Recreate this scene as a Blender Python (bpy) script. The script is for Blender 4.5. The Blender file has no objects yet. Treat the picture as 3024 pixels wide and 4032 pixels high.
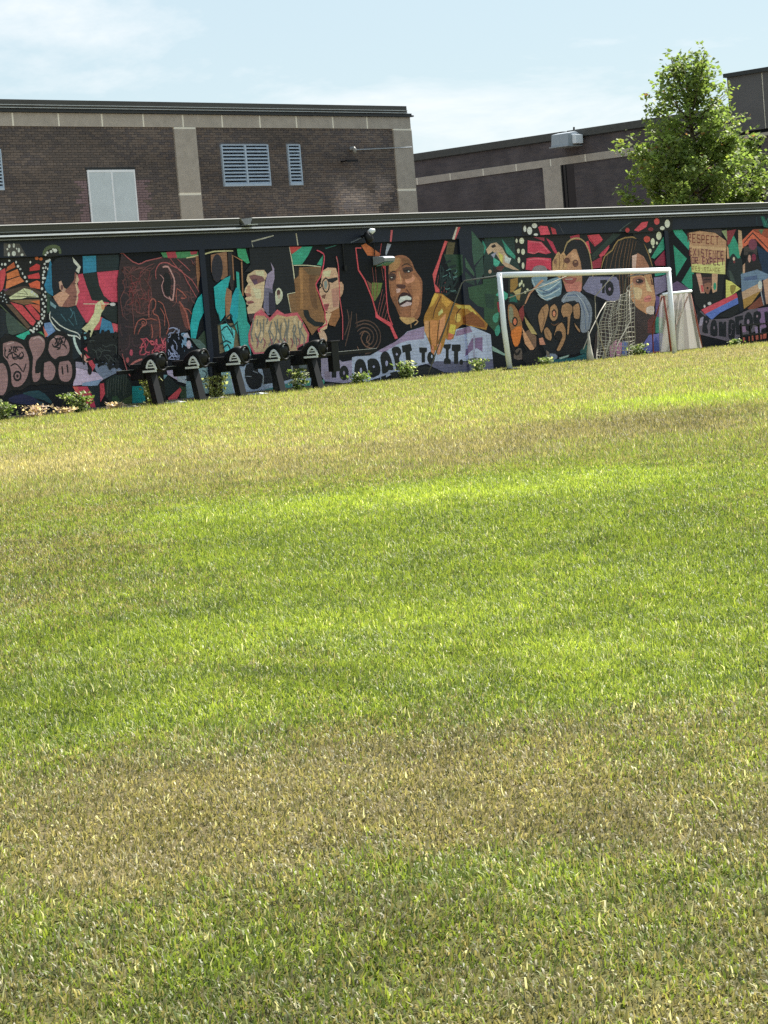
import bpy, bmesh, math, random
import numpy as np
from mathutils import Vector, Matrix
from mathutils.geometry import tessellate_polygon

random.seed(7); rs = np.random.RandomState(7)
scene = bpy.context.scene
col = scene.collection

# ------------------------------------------------------------------ camera
# world: X runs along the mural wall, Y points behind it, Z up, z = 0 at the wall's foot
CAM = Vector((-37.0, -34.3, 0.957))
Rv, Uv, Fv = Vector((0.681185, -0.727545, -0.081634)), Vector((0.108754, -0.009709, 0.994021)), Vector((0.723988, 0.685991, -0.07251))
cam = bpy.data.cameras.new('camera'); cam.sensor_fit = 'VERTICAL'; cam.sensor_height = 24.0
cam.lens = 24.0 * 9600.0 / 4032.0; cam.clip_start = 0.1; cam.clip_end = 3000
camo = bpy.data.objects.new('camera', cam); col.objects.link(camo)
m = Matrix.Identity(4)
for i in range(3):
    m[i][0], m[i][1], m[i][2], m[i][3] = Rv[i], Uv[i], -Fv[i], CAM[i]
camo.matrix_world = m
scene.camera = camo

# ------------------------------------------------------------------ sky, sun, exposure
SUN_EL, SUN_AZ = math.radians(52), math.radians(2.5)      # azimuth from +X towards +Y: along the wall, just behind it
world = bpy.data.worlds.new('World'); scene.world = world; world.use_nodes = True
nt = world.node_tree; nt.nodes.clear()
wo = nt.nodes.new('ShaderNodeOutputWorld'); bg = nt.nodes.new('ShaderNodeBackground'); sky = nt.nodes.new('ShaderNodeTexSky')
sky.sky_type = 'NISHITA'; sky.sun_disc = False; sky.sun_elevation = SUN_EL; sky.sun_rotation = math.radians(90) - SUN_AZ
sky.air_density = 1.0; sky.dust_density = 0.5; sky.ozone_density = 1.4
bg.inputs['Strength'].default_value = 0.10
tc = nt.nodes.new('ShaderNodeTexCoord'); mp = nt.nodes.new('ShaderNodeMapping'); mp.inputs['Scale'].default_value = (1.0, 1.0, 3.6); mp.inputs['Rotation'].default_value = (0.0, 0.10, 0.4)
n1 = nt.nodes.new('ShaderNodeTexNoise'); n1.inputs['Scale'].default_value = 5.2; n1.inputs['Detail'].default_value = 7; n1.inputs['Roughness'].default_value = 0.62; n1.inputs['Distortion'].default_value = 0.25
cr = nt.nodes.new('ShaderNodeValToRGB'); cr.color_ramp.elements[0].position = 0.50; cr.color_ramp.elements[1].position = 0.72; cr.color_ramp.elements[0].color = (0, 0, 0, 1); cr.color_ramp.elements[1].color = (.75, .75, .75, 1)
mx = nt.nodes.new('ShaderNodeMix'); mx.data_type = 'RGBA'; mx.inputs[7].default_value = (4.9, 4.9, 4.9, 1)
veil = nt.nodes.new('ShaderNodeMix'); veil.data_type = 'RGBA'; veil.inputs[0].default_value = 0.85; veil.inputs[7].default_value = (2.62, 3.20, 3.42, 1)   # thin high haze over the whole sky
nt.links.new(tc.outputs['Generated'], mp.inputs['Vector']); nt.links.new(mp.outputs['Vector'], n1.inputs['Vector']); nt.links.new(n1.outputs['Fac'], cr.inputs['Fac'])
nt.links.new(cr.outputs['Color'], mx.inputs[0]); nt.links.new(sky.outputs['Color'], veil.inputs[6]); nt.links.new(veil.outputs[2], mx.inputs[6]); nt.links.new(mx.outputs[2], bg.inputs['Color']); nt.links.new(bg.outputs['Background'], wo.inputs['Surface'])

sl = bpy.data.lights.new('sun', 'SUN'); sl.energy = 4.8; sl.angle = math.radians(0.5); sl.color = (1.0, 0.955, 0.88)
so = bpy.data.objects.new('sun', sl); col.objects.link(so)
sd = Vector((math.cos(SUN_EL) * math.cos(SUN_AZ), math.cos(SUN_EL) * math.sin(SUN_AZ), math.sin(SUN_EL)))
so.rotation_euler = (-sd).to_track_quat('-Z', 'Y').to_euler(); so.location = (30, 0, 40)
vs = scene.view_settings; vs.view_transform = 'Standard'; vs.look = 'None'; vs.exposure = 1.2; vs.gamma = 1.0; vs.use_curve_mapping = False

# ------------------------------------------------------------------ helpers
def lin(c):
    if isinstance(c, str): c = [int(c[i:i + 2], 16) for i in (0, 2, 4)]
    return tuple((v / 255 / 12.92) if v / 255 <= .04045 else ((v / 255 + .055) / 1.055) ** 2.4 for v in c)

def mat(name, color, rough=.7, metal=0., bump=0., bscale=20., var=0., vscale=3., spec=.4, attr=None, stretch=None):
    """Principled paint / stone / metal with noise in colour and fine relief."""
    M = bpy.data.materials.new(name); M.use_nodes = True; t = M.node_tree; p = t.nodes['Principled BSDF']
    p.inputs['Roughness'].default_value = rough; p.inputs['Metallic'].default_value = metal
    p.inputs['Specular IOR Level'].default_value = spec
    co = t.nodes.new('ShaderNodeTexCoord')
    src = None
    if attr:
        a = t.nodes.new('ShaderNodeVertexColor'); a.layer_name = attr; src = a.outputs['Color']
    if var > 0:
        n = t.nodes.new('ShaderNodeTexNoise'); n.inputs['Scale'].default_value = vscale; n.inputs['Detail'].default_value = 6; n.inputs['Roughness'].default_value = .65
        if stretch:
            mp_ = t.nodes.new('ShaderNodeMapping'); mp_.inputs['Scale'].default_value = stretch; t.links.new(co.outputs['Object'], mp_.inputs['Vector']); t.links.new(mp_.outputs['Vector'], n.inputs['Vector'])
        else: t.links.new(co.outputs['Object'], n.inputs['Vector'])
        mr = t.nodes.new('ShaderNodeMapRange'); mr.inputs[1].default_value = .3; mr.inputs[2].default_value = .7; mr.inputs[3].default_value = 1 - var; mr.inputs[4].default_value = 1 + var
        t.links.new(n.outputs['Fac'], mr.inputs[0])
        mm = t.nodes.new('ShaderNodeMix'); mm.data_type = 'RGBA'; mm.blend_type = 'MULTIPLY'; mm.inputs[0].default_value = 1
        if src is None: mm.inputs[6].default_value = (*color, 1)
        else: t.links.new(src, mm.inputs[6])
        t.links.new(mr.outputs[0], mm.inputs[7]); src = mm.outputs[2]
    if src is None: p.inputs['Base Color'].default_value = (*color, 1)
    else: t.links.new(src, p.inputs['Base Color'])
    if bump > 0:
        nb = t.nodes.new('ShaderNodeTexNoise'); nb.inputs['Scale'].default_value = bscale; nb.inputs['Detail'].default_value = 4
        t.links.new(co.outputs['Object'], nb.inputs['Vector'])
        b = t.nodes.new('ShaderNodeBump'); b.inputs['Strength'].default_value = bump; b.inputs['Distance'].default_value = .02
        t.links.new(nb.outputs['Fac'], b.inputs['Height']); t.links.new(b.outputs['Normal'], p.inputs['Normal'])
    return M

class MB:
    """Collects boxes, tubes, faces; build() links them as ONE mesh object."""
    def __init__(s): s.v = []; s.f = []; s.c = []
    def face(s, pts, c=None):
        n = len(s.v); s.v += [tuple(p) for p in pts]; s.f.append(tuple(range(n, n + len(pts)))); s.c.append(c)
    def box(s, a, b, c=None, M=None):
        x0, y0, z0 = a; x1, y1, z1 = b
        P = [Vector(q) for q in ((x0, y0, z0), (x1, y0, z0), (x1, y1, z0), (x0, y1, z0), (x0, y0, z1), (x1, y0, z1), (x1, y1, z1), (x0, y1, z1))]
        if M is not None: P = [M @ q for q in P]
        n = len(s.v); s.v += [tuple(q) for q in P]
        for q in ((0, 3, 2, 1), (4, 5, 6, 7), (0, 1, 5, 4), (1, 2, 6, 5), (2, 3, 7, 6), (3, 0, 4, 7)): s.f.append(tuple(n + i for i in q)); s.c.append(c)
        return s
    def prism(s, poly, axis, a, b, c=None):
        """poly: 2-D outline; extruded along axis from a to b (axis 0: poly is (y,z); 1: (x,z); 2: (x,y))."""
        def pt(p, t): return (t, p[0], p[1]) if axis == 0 else (p[0], t, p[1]) if axis == 1 else (p[0], p[1], t)
        n = len(s.v); N = len(poly)
        s.v += [pt(p, a) for p in poly] + [pt(p, b) for p in poly]
        s.f += [tuple(n + i for i in range(N))[::-1], tuple(n + N + i for i in range(N))]; s.c += [c, c]
        for i in range(N): s.f.append((n + i, n + (i + 1) % N, n + N + (i + 1) % N, n + N + i)); s.c.append(c)
        return s
    def tube(s, path, r, seg=8, c=None, cap=True):
        path = [Vector(p) for p in path]; rr = r if isinstance(r, (list, tuple)) else [r] * len(path)
        n0 = len(s.v)
        for i, p in enumerate(path):
            d = (path[min(i + 1, len(path) - 1)] - path[max(i - 1, 0)]).normalized()
            u = d.cross(Vector((0, 0, 1)) if abs(d.z) < .95 else Vector((1, 0, 0))).normalized(); w = d.cross(u)
            for k in range(seg):
                a = 2 * math.pi * k / seg; s.v.append(tuple(p + (u * math.cos(a) + w * math.sin(a)) * rr[i]))
        for i in range(len(path) - 1):
            for k in range(seg):
                a = n0 + i * seg; s.f.append((a + k, a + (k + 1) % seg, a + seg + (k + 1) % seg, a + seg + k)); s.c.append(c)
        if cap:
            s.f += [tuple(n0 + k for k in range(seg))[::-1], tuple(n0 + (len(path) - 1) * seg + k for k in range(seg))]; s.c += [c, c]
        return s
    def build(s, name, m, parent=None, smooth=False, loc=None, bevel=0, kind=None, attr=None):
        me = bpy.data.meshes.new(name); me.from_pydata(s.v, [], s.f); me.update()
        if attr:
            ca = me.color_attributes.new(attr, 'FLOAT_COLOR', 'CORNER'); arr = []
            for f, c in zip(s.f, s.c): arr += list((*(c or (.5, .5, .5)), 1)) * len(f)
            ca.data.foreach_set('color', arr)
        b = bmesh.new(); b.from_mesh(me); bmesh.ops.recalc_face_normals(b, faces=b.faces)
        if bevel: bmesh.ops.bevel(b, geom=b.edges[:], offset=bevel, segments=2, affect='EDGES', profile=.6)
        b.to_mesh(me); b.free()
        if smooth: me.shade_smooth()
        me.materials.append(m)
        o = bpy.data.objects.new(name, me); col.objects.link(o)
        if parent is not None: o.parent = parent
        if loc is not None: o.location = loc
        if kind: o['kind'] = kind
        return o

def thing(name, label, cat, loc=(0, 0, 0), group=None):
    o = bpy.data.objects.new(name, None); o.empty_display_size = .3; col.objects.link(o); o.location = loc
    o['label'] = label; o['category'] = cat
    if group: o['group'] = group
    return o
def copy_tree(o, parent=None):
    c = o.copy(); col.objects.link(c); c.parent = parent
    for ch in [q for q in o.children]: copy_tree(ch, c)
    return c
def rel(root, *p):                       # world point -> the thing's own frame
    return tuple(Vector(p) - root.location)

def ground_z(y): return np.where(y > -3, 0.0, -0.55 * (-3 - y) / 31.3)

def vnoise(x, y, seed=0):
    """value noise on a lattice, numpy"""
    xi = np.floor(x).astype(np.int64); yi = np.floor(y).astype(np.int64); fx = x - xi; fy = y - yi
    fx = fx * fx * (3 - 2 * fx); fy = fy * fy * (3 - 2 * fy)
    def h(a, b):
        n = (a * 374761393 + b * 668265263 + seed * 1442695041) & 0xffffffff
        n = ((n ^ (n >> 13)) * 1274126177) & 0xffffffff
        return ((n ^ (n >> 16)) & 0xffff) / 65535.0
    return (h(xi, yi) * (1 - fx) + h(xi + 1, yi) * fx) * (1 - fy) + (h(xi, yi + 1) * (1 - fx) + h(xi + 1, yi + 1) * fx) * fy

# ------------------------------------------------------------------ materials
M_conc = mat('stone_band', lin((168, 160, 151)), .85, bump=.3, bscale=60, var=.12, vscale=4)
M_lip2 = mat('dull_metal_edge', lin((128, 128, 124)), .5, var=.12, vscale=1.5)  # dull metal; on the roof lips its grey paints the fainter sky reflections
M_joint = mat('pale_joint_sealant', lin((236, 230, 216)), .8)
M_mortar = mat('brick_mortar', lin((112, 106, 106)), .95, var=.2, vscale=2)
M_bricks = [mat('brown_brick', lin(c), .9, bump=.25, bscale=90, var=.12, vscale=7) for c in ((100, 91, 87), (95, 87, 84), (108, 97, 91), (90, 83, 83), (104, 92, 86))]
M_bricka = mat('brown_brick_mixed', (1, 1, 1), .9, bump=.25, bscale=90, var=.12, vscale=7, attr='Col')
M_trim = mat('dark_bronze_trim', lin((58, 58, 58)), .45, metal=.55, var=.15, vscale=1.2, stretch=(.4, 4, 4))
M_trim2 = mat('weathered_roof_flashing', lin((72, 72, 70)), .75, metal=0., var=.2, vscale=1.0, stretch=(.5, 5, 9))
M_lip = mat('aluminium_with_sky_reflection', lin((190, 192, 190)), .4, metal=.6, var=.12, vscale=1.5)  # pale tone paints the sky's reflection along the roof lips
M_navy = mat('navy_black_wall_paint', lin((19, 28, 48)), .6, bump=.15, bscale=40, var=.15, vscale=2.5)

M_black = mat('black_painted_steel', lin((10, 11, 15)), .6, var=.15, vscale=8)
M_white = mat('white_powder_coated_steel', lin((232, 237, 244)), .4, var=.05, vscale=3)
M_grey = mat('grey_lamp_housing', lin((150, 158, 166)), .5, var=.08, vscale=5)
M_glass = mat('dark_window_glass', lin((14, 17, 24)), .12, spec=.6)
M_board = mat('pale_painted_board', lin((196, 207, 214)), .7, var=.08, vscale=2.0)
M_louver = mat('blue_grey_louver_metal', lin((178, 194, 212)), .5, metal=.2, var=.08, vscale=5)
M_dark = mat('dark_opening', lin((12, 14, 20)), .9)
M_roof = mat('roof_membrane', lin((120, 118, 112)), .95, var=.15, vscale=.7)
M_panel = mat('dark_cladding_panel', lin((92, 90, 92)), .8, bump=.2, bscale=50, var=.10, vscale=1.2)
M_net = mat('weathered_net_twine', lin((176, 172, 160)), .9, var=.2, vscale=5)
M_red = mat('faded_red_steel_tube', lin((150, 78, 66)), .5, var=.2, vscale=6)
M_conc2 = mat('wall_foot_concrete', lin((112, 106, 100)), .95, bump=.3, bscale=40, var=.2, vscale=3)

def brick_mat(name, c1, c2, mortar):
    M = bpy.data.materials.new(name); M.use_nodes = True; t = M.node_tree; p = t.nodes['Principled BSDF']; p.inputs['Roughness'].default_value = .92
    co = t.nodes.new('ShaderNodeTexCoord'); sp = t.nodes.new('ShaderNodeSeparateXYZ'); cb = t.nodes.new('ShaderNodeCombineXYZ'); ad = t.nodes.new('ShaderNodeMath')
    t.links.new(co.outputs['Object'], sp.inputs[0]); t.links.new(sp.outputs[0], ad.inputs[0]); t.links.new(sp.outputs[1], ad.inputs[1]); t.links.new(ad.outputs[0], cb.inputs[0]); t.links.new(sp.outputs[2], cb.inputs[1])
    b = t.nodes.new('ShaderNodeTexBrick'); b.inputs['Scale'].default_value = 1; b.inputs['Brick Width'].default_value = .2132; b.inputs['Row Height'].default_value = .0677; b.inputs['Mortar Size'].default_value = .006; b.inputs['Bias'].default_value = -.1
    b.inputs['Color1'].default_value = (*c1, 1); b.inputs['Color2'].default_value = (*c2, 1); b.inputs['Mortar'].default_value = (*mortar, 1)
    t.links.new(cb.outputs[0], b.inputs['Vector'])
    n = t.nodes.new('ShaderNodeTexNoise'); n.inputs['Scale'].default_value = 1.3; n.inputs['Detail'].default_value = 8; t.links.new(co.outputs['Object'], n.inputs['Vector'])
    mr = t.nodes.new('ShaderNodeMapRange'); mr.inputs[1].default_value = .3; mr.inputs[2].default_value = .7; mr.inputs[3].default_value = .75; mr.inputs[4].default_value = 1.25; t.links.new(n.outputs['Fac'], mr.inputs[0])
    mm = t.nodes.new('ShaderNodeMix'); mm.data_type = 'RGBA'; mm.blend_type = 'MULTIPLY'; mm.inputs[0].default_value = 1; t.links.new(b.outputs['Color'], mm.inputs[6]); t.links.new(mr.outputs[0], mm.inputs[7]); t.links.new(mm.outputs[2], p.inputs['Base Color'])
    bp = t.nodes.new('ShaderNodeBump'); bp.inputs['Strength'].default_value = .6; bp.inputs['Distance'].default_value = .01; bp.invert = True; t.links.new(b.outputs['Fac'], bp.inputs['Height']); t.links.new(bp.outputs['Normal'], p.inputs['Normal'])
    return M
M_brickwall = brick_mat('dark_brown_brickwork', lin((86, 78, 80)), lin((72, 67, 73)), lin((88, 84, 84)))
M_wallbase = brick_mat('painted_brick_panel', lin((15, 19, 30)), lin((18, 22, 33)), lin((10, 13, 22)))

def wall_paint(name):
    """mural paint over brick: the colour each shape was painted, uneven coats, the courses showing through"""
    M = mat(name, (1, 1, 1), .62, var=.20, vscale=3.2, attr='Col'); t = M.node_tree; p = t.nodes['Principled BSDF']
    co = t.nodes.new('ShaderNodeTexCoord'); mp_ = t.nodes.new('ShaderNodeMapping'); mp_.inputs['Rotation'].default_value = (math.radians(90), 0, 0); t.links.new(co.outputs['Object'], mp_.inputs['Vector'])
    b = t.nodes.new('ShaderNodeTexBrick'); b.inputs['Scale'].default_value = 1; b.inputs['Brick Width'].default_value = .2132; b.inputs['Row Height'].default_value = .0677; b.inputs['Mortar Size'].default_value = .007; b.inputs['Mortar Smooth'].default_value = .4
    b.inputs['Color1'].default_value = (1, 1, 1, 1); b.inputs['Color2'].default_value = (.93, .93, .93, 1); b.inputs['Mortar'].default_value = (.85, .85, .86, 1); t.links.new(mp_.outputs['Vector'], b.inputs['Vector'])
    old = p.inputs['Base Color'].links[0].from_socket; mm = t.nodes.new('ShaderNodeMix'); mm.data_type = 'RGBA'; mm.blend_type = 'MULTIPLY'; mm.inputs[0].default_value = 1
    n2 = t.nodes.new('ShaderNodeTexNoise'); n2.inputs['Scale'].default_value = 28; n2.inputs['Detail'].default_value = 5; t.links.new(co.outputs['Object'], n2.inputs['Vector'])
    mr = t.nodes.new('ShaderNodeMapRange'); mr.inputs[1].default_value = .3; mr.inputs[2].default_value = .7; mr.inputs[3].default_value = .84; mr.inputs[4].default_value = 1.14; t.links.new(n2.outputs['Fac'], mr.inputs[0])
    m2 = t.nodes.new('ShaderNodeMix'); m2.data_type = 'RGBA'; m2.blend_type = 'MULTIPLY'; m2.inputs[0].default_value = 1
    t.links.new(old, mm.inputs[6]); t.links.new(b.outputs['Color'], mm.inputs[7]); t.links.new(mm.outputs[2], m2.inputs[6]); t.links.new(mr.outputs[0], m2.inputs[7]); t.links.new(m2.outputs[2], p.inputs['Base Color'])
    bp = t.nodes.new('ShaderNodeBump'); bp.inputs['Strength'].default_value = .5; bp.inputs['Distance'].default_value = .008; bp.invert = True; t.links.new(b.outputs['Fac'], bp.inputs['Height']); t.links.new(bp.outputs['Normal'], p.inputs['Normal'])
    return M
M_paint = wall_paint('mural_paint')

def leaf_mat(name, attr='Col', trans=.45, rough=.5, tint=(1.35, 1.4, .75), clear=0.):
    """thin leaf: diffuse + light passing through + a little gloss; colour comes from each leaf's own vertex colour"""
    M = bpy.data.materials.new(name); M.use_nodes = True; t = M.node_tree; t.nodes.clear()
    o = t.nodes.new('ShaderNodeOutputMaterial'); a = t.nodes.new('ShaderNodeVertexColor'); a.layer_name = attr
    d = t.nodes.new('ShaderNodeBsdfDiffuse'); tr = t.nodes.new('ShaderNodeBsdfTranslucent'); g = t.nodes.new('ShaderNodeBsdfGlossy'); g.inputs['Roughness'].default_value = rough
    g.inputs['Color'].default_value = (.9, .9, .85, 1)
    hs = t.nodes.new('ShaderNodeMix'); hs.data_type = 'RGBA'; hs.blend_type = 'MULTIPLY'; hs.inputs[0].default_value = 1; hs.inputs[7].default_value = (*tint, 1)
    t.links.new(a.outputs[0], hs.inputs[6]); t.links.new(a.outputs[0], d.inputs[0]); t.links.new(hs.outputs[2], tr.inputs[0])
    m1 = t.nodes.new('ShaderNodeMixShader'); m1.inputs[0].default_value = trans; m2 = t.nodes.new('ShaderNodeMixShader'); m2.inputs[0].default_value = .035
    t.links.new(d.outputs[0], m1.inputs[1]); t.links.new(tr.outputs[0], m1.inputs[2]); t.links.new(m1.outputs[0], m2.inputs[1]); t.links.new(g.outputs[0], m2.inputs[2])
    if clear > 0:                                          # open mesh: part of the light goes straight through
        tp = t.nodes.new('ShaderNodeBsdfTransparent'); m3 = t.nodes.new('ShaderNodeMixShader'); m3.inputs[0].default_value = clear
        t.links.new(m2.outputs[0], m3.inputs[1]); t.links.new(tp.outputs[0], m3.inputs[2]); t.links.new(m3.outputs[0], o.inputs[0])
    else: t.links.new(m2.outputs[0], o.inputs[0])
    return M
M_leaf = leaf_mat('tree_leaf', trans=.5, tint=(1.25, 1.35, .8))
M_weed = leaf_mat('weed_leaf', trans=.5)
M_grass = leaf_mat('grass_blade', trans=.5, rough=.5, tint=(1.22, 1.26, .84))
M_bark = mat('grey_brown_bark', lin((92, 82, 70)), .9, bump=.5, bscale=25, var=.25, vscale=6)

def mesh_np(name, verts, tris, colors, m):
    """verts (n,3), tris (k,3), colors per vertex (n,3)"""
    me = bpy.data.meshes.new(name); n = len(verts); k = len(tris)
    me.vertices.add(n); me.vertices.foreach_set('co', verts.astype(np.float32).ravel())
    me.loops.add(3 * k); me.loops.foreach_set('vertex_index', tris.astype(np.int32).ravel())
    me.polygons.add(k); me.polygons.foreach_set('loop_start', np.arange(0, 3 * k, 3, dtype=np.int32))
    me.update(calc_edges=True); me.validate()
    ca = me.color_attributes.new('Col', 'FLOAT_COLOR', 'POINT')
    ca.data.foreach_set('color', np.concatenate([colors, np.ones((n, 1))], 1).astype(np.float32).ravel())
    me.materials.append(m)
    o = bpy.data.objects.new(name, me); col.objects.link(o)
    return o

# ------------------------------------------------------------------ ground
BLOBS = [(-27.97, -25.67, 2.38, -1.9, -3.98, -3.73, 0.42, 0.02), (-31.64, -29.11, 1.48, -1.31, -0.72, -0.67, -0.22, 0.03), (-33.14, -30.51, 1.1, -1.02, -0.51, -0.47, -0.16, -0.1), (5.1, -4.15, 3.09, -1.05, -4.91, -3.5, -0.35, 0.1), (-15.84, -14.3, 7.3, -4.0, -1.92, -1.8, 0.12, 0.05), (-10.5, -9.31, 9.32, -4.3, -6.08, -5.7, -0.14, 0.12), (-19.11, -14.31, 3.71, -2.12, -3.0, -3.32, -0.32, 0.12), (-17.0, -17.27, 2.25, -1.33, -2.19, -1.85, -0.25, 0), (-14.71, -17.61, 1.35, -0.78, -1.71, -1.27, -0.2, -0.25), (-11.14, -15.37, 0.84, -0.45, -1.25, -0.91, 0.5, 0.1), (-19.91, -12.88, 0.74, -0.43, -1.13, -1.4, -0.45, 0.15), (-22.93, -21.5, 1.68, -1.16, -1.12, -1.01, 0.4, 0.06), (-25.8, -24.7, 1.38, -1.05, -2.09, -1.76, 0.4, 0), (-23.87, -21.3, 1.29, -0.9, -0.77, -0.75, 0.35, 0.13), (-21.74, -22.33, 0.97, -0.67, -1.03, -0.8, 0.4, 0.14), (-25.47, -21.88, 0.42, -0.33, -0.41, -0.43, 0.3, 0), (-27.47, -22.38, 0.57, -0.42, -1.73, -2.13, -0.3, -0.05), (-27.47, -27.39, 0.49, -0.4, -1.97, -1.4, 0.3, 0), (-28.84, -26.16, 0.75, -0.62, -0.53, -0.52, 0.35, 0.15), (-29.19, -28.04, 0.33, -0.3, -0.44, -0.34, 0.3, 0.17), (-30.75, -26.57, 0.32, -0.25, -0.44, -0.53, 0.4, -0.05), (-28.04, -26.9, 0.68, -0.54, -0.74, -0.6, 0.4, 0.05), (-29.7, -26.68, 0.69, -0.56, -0.33, -0.34, -0.1, 0), (-31.65, -28.31, 0.76, -0.66, -0.46, -0.5, -0.4, 0), (-30.39, -29.03, 0.47, -0.41, -0.35, -0.27, -0.3, 0), (-32.29, -29.11, 0.55, -0.49, -0.35, -0.37, -0.35, 0), (-31.5, -29.99, 0.44, -0.4, -0.55, -0.41, -0.25, -0.03), (-32.75, -29.2, 0.25, -0.24, -0.2, -0.23, -0.3, 0.05), (-32.3, -30.09, 0.34, -0.33, -0.21, -0.18, 0.25, -0.03), (-33.01, -30.31, 0.4, -0.36, -0.16, -0.15, 0.2, -0.05), (-33.3, -29.55, 0.14, -0.12, -0.13, -0.16, -0.1, 0), (-32.16, -30.65, 0.24, -0.22, -0.2, -0.15, 0.1, 0), (-33.53, -30.42, 0.37, -0.33, -0.1, -0.11, 0.12, 0)]
def field(x, y):
    """how green (0 straw .. 1 fresh) and how bright the turf grows here: mown stripes, dry patches, clumps, plus backlit glow painted in far off"""
    g = np.full(x.shape, .48); b = np.zeros(x.shape)
    for cx, cy, ax, ay, bx, by, dg, db in BLOBS:
        det = ax * by - ay * bx; dx, dy = x - cx, y - cy
        u = (dx * by - dy * bx) / det; v = (dy * ax - dx * ay) / det
        rag = .35 * (vnoise(x * 1.3, y * 1.3, 41) - .5) + .25 * (vnoise(x * 4.1, y * 4.1, 42) - .5)
        w = np.exp(-.9 * np.clip(u * u + v * v + rag, 0, None) ** 1.1); g += 1.25 * dg * w; b += 1.5 * db * w
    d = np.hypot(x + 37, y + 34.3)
    L = .02 * d                                            # patches of about the size the eye sees
    for s, am, sd_ in ((1.0, .15, 1), (2.6, .16, 2), (7., .16, 3)):
        g += am * 2 * (vnoise(x * s / 1.2, y * s / 1.2, sd_) - .5)
    nr = np.clip(12 / np.maximum(d, 6), .35, 1)
    b += .16 * (vnoise(x * 1.7, y * 1.7, 8) - .5) + nr * (.20 * (vnoise(x * 5, y * 5, 9) - .5) + .30 * (vnoise(x * 14, y * 14, 10) - .5))
    g += .22 * (vnoise(x * 11, y * 11, 12) - .5)
    b += .26 * np.clip((d - 16) / 16, 0, 1) - .06  # far turf lightened: the backlit glow is put into the blade colour
    return np.clip(g, 0, 1), b
GREEN = np.array((.150, .212, .036)); YGREEN = np.array((.305, .35, .055)); STRAW = np.array((.375, .308, .150)); OLIVE = np.array((.085, .10, .025)); PALE = np.array((.62, .58, .36))

gx = np.concatenate([np.linspace(-400, -46, 20), np.linspace(-45, 22, 270), np.linspace(24, 400, 20)]); gy = np.concatenate([np.linspace(-400, -42, 20), np.concatenate([np.linspace(-41, -1.6, 200), np.linspace(-1.4, .6, 21)]), np.linspace(3, 400, 16)])
X, Y = np.meshgrid(gx, gy); Z = ground_z(np.maximum(Y, -60)) - .004 * 0
V = np.stack([X.ravel(), Y.ravel(), Z.ravel()], 1); nx = len(gx); idx = np.arange(len(gy) * nx).reshape(len(gy), nx)
q = np.stack([idx[:-1, :-1], idx[:-1, 1:], idx[1:, 1:], idx[1:, :-1]], -1).reshape(-1, 4)
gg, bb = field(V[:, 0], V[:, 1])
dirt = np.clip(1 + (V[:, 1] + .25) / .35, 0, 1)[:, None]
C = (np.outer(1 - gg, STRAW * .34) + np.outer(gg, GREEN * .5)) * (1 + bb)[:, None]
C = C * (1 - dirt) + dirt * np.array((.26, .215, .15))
ground = mesh_np('lawn_ground', V, np.concatenate([q[:, [0, 1, 2]], q[:, [0, 2, 3]]]), C, mat('thatch_and_soil', (1, 1, 1), .95, bump=.6, bscale=45, var=.35, vscale=30, attr='Col', spec=.1))
ground['kind'] = 'structure'

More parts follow.
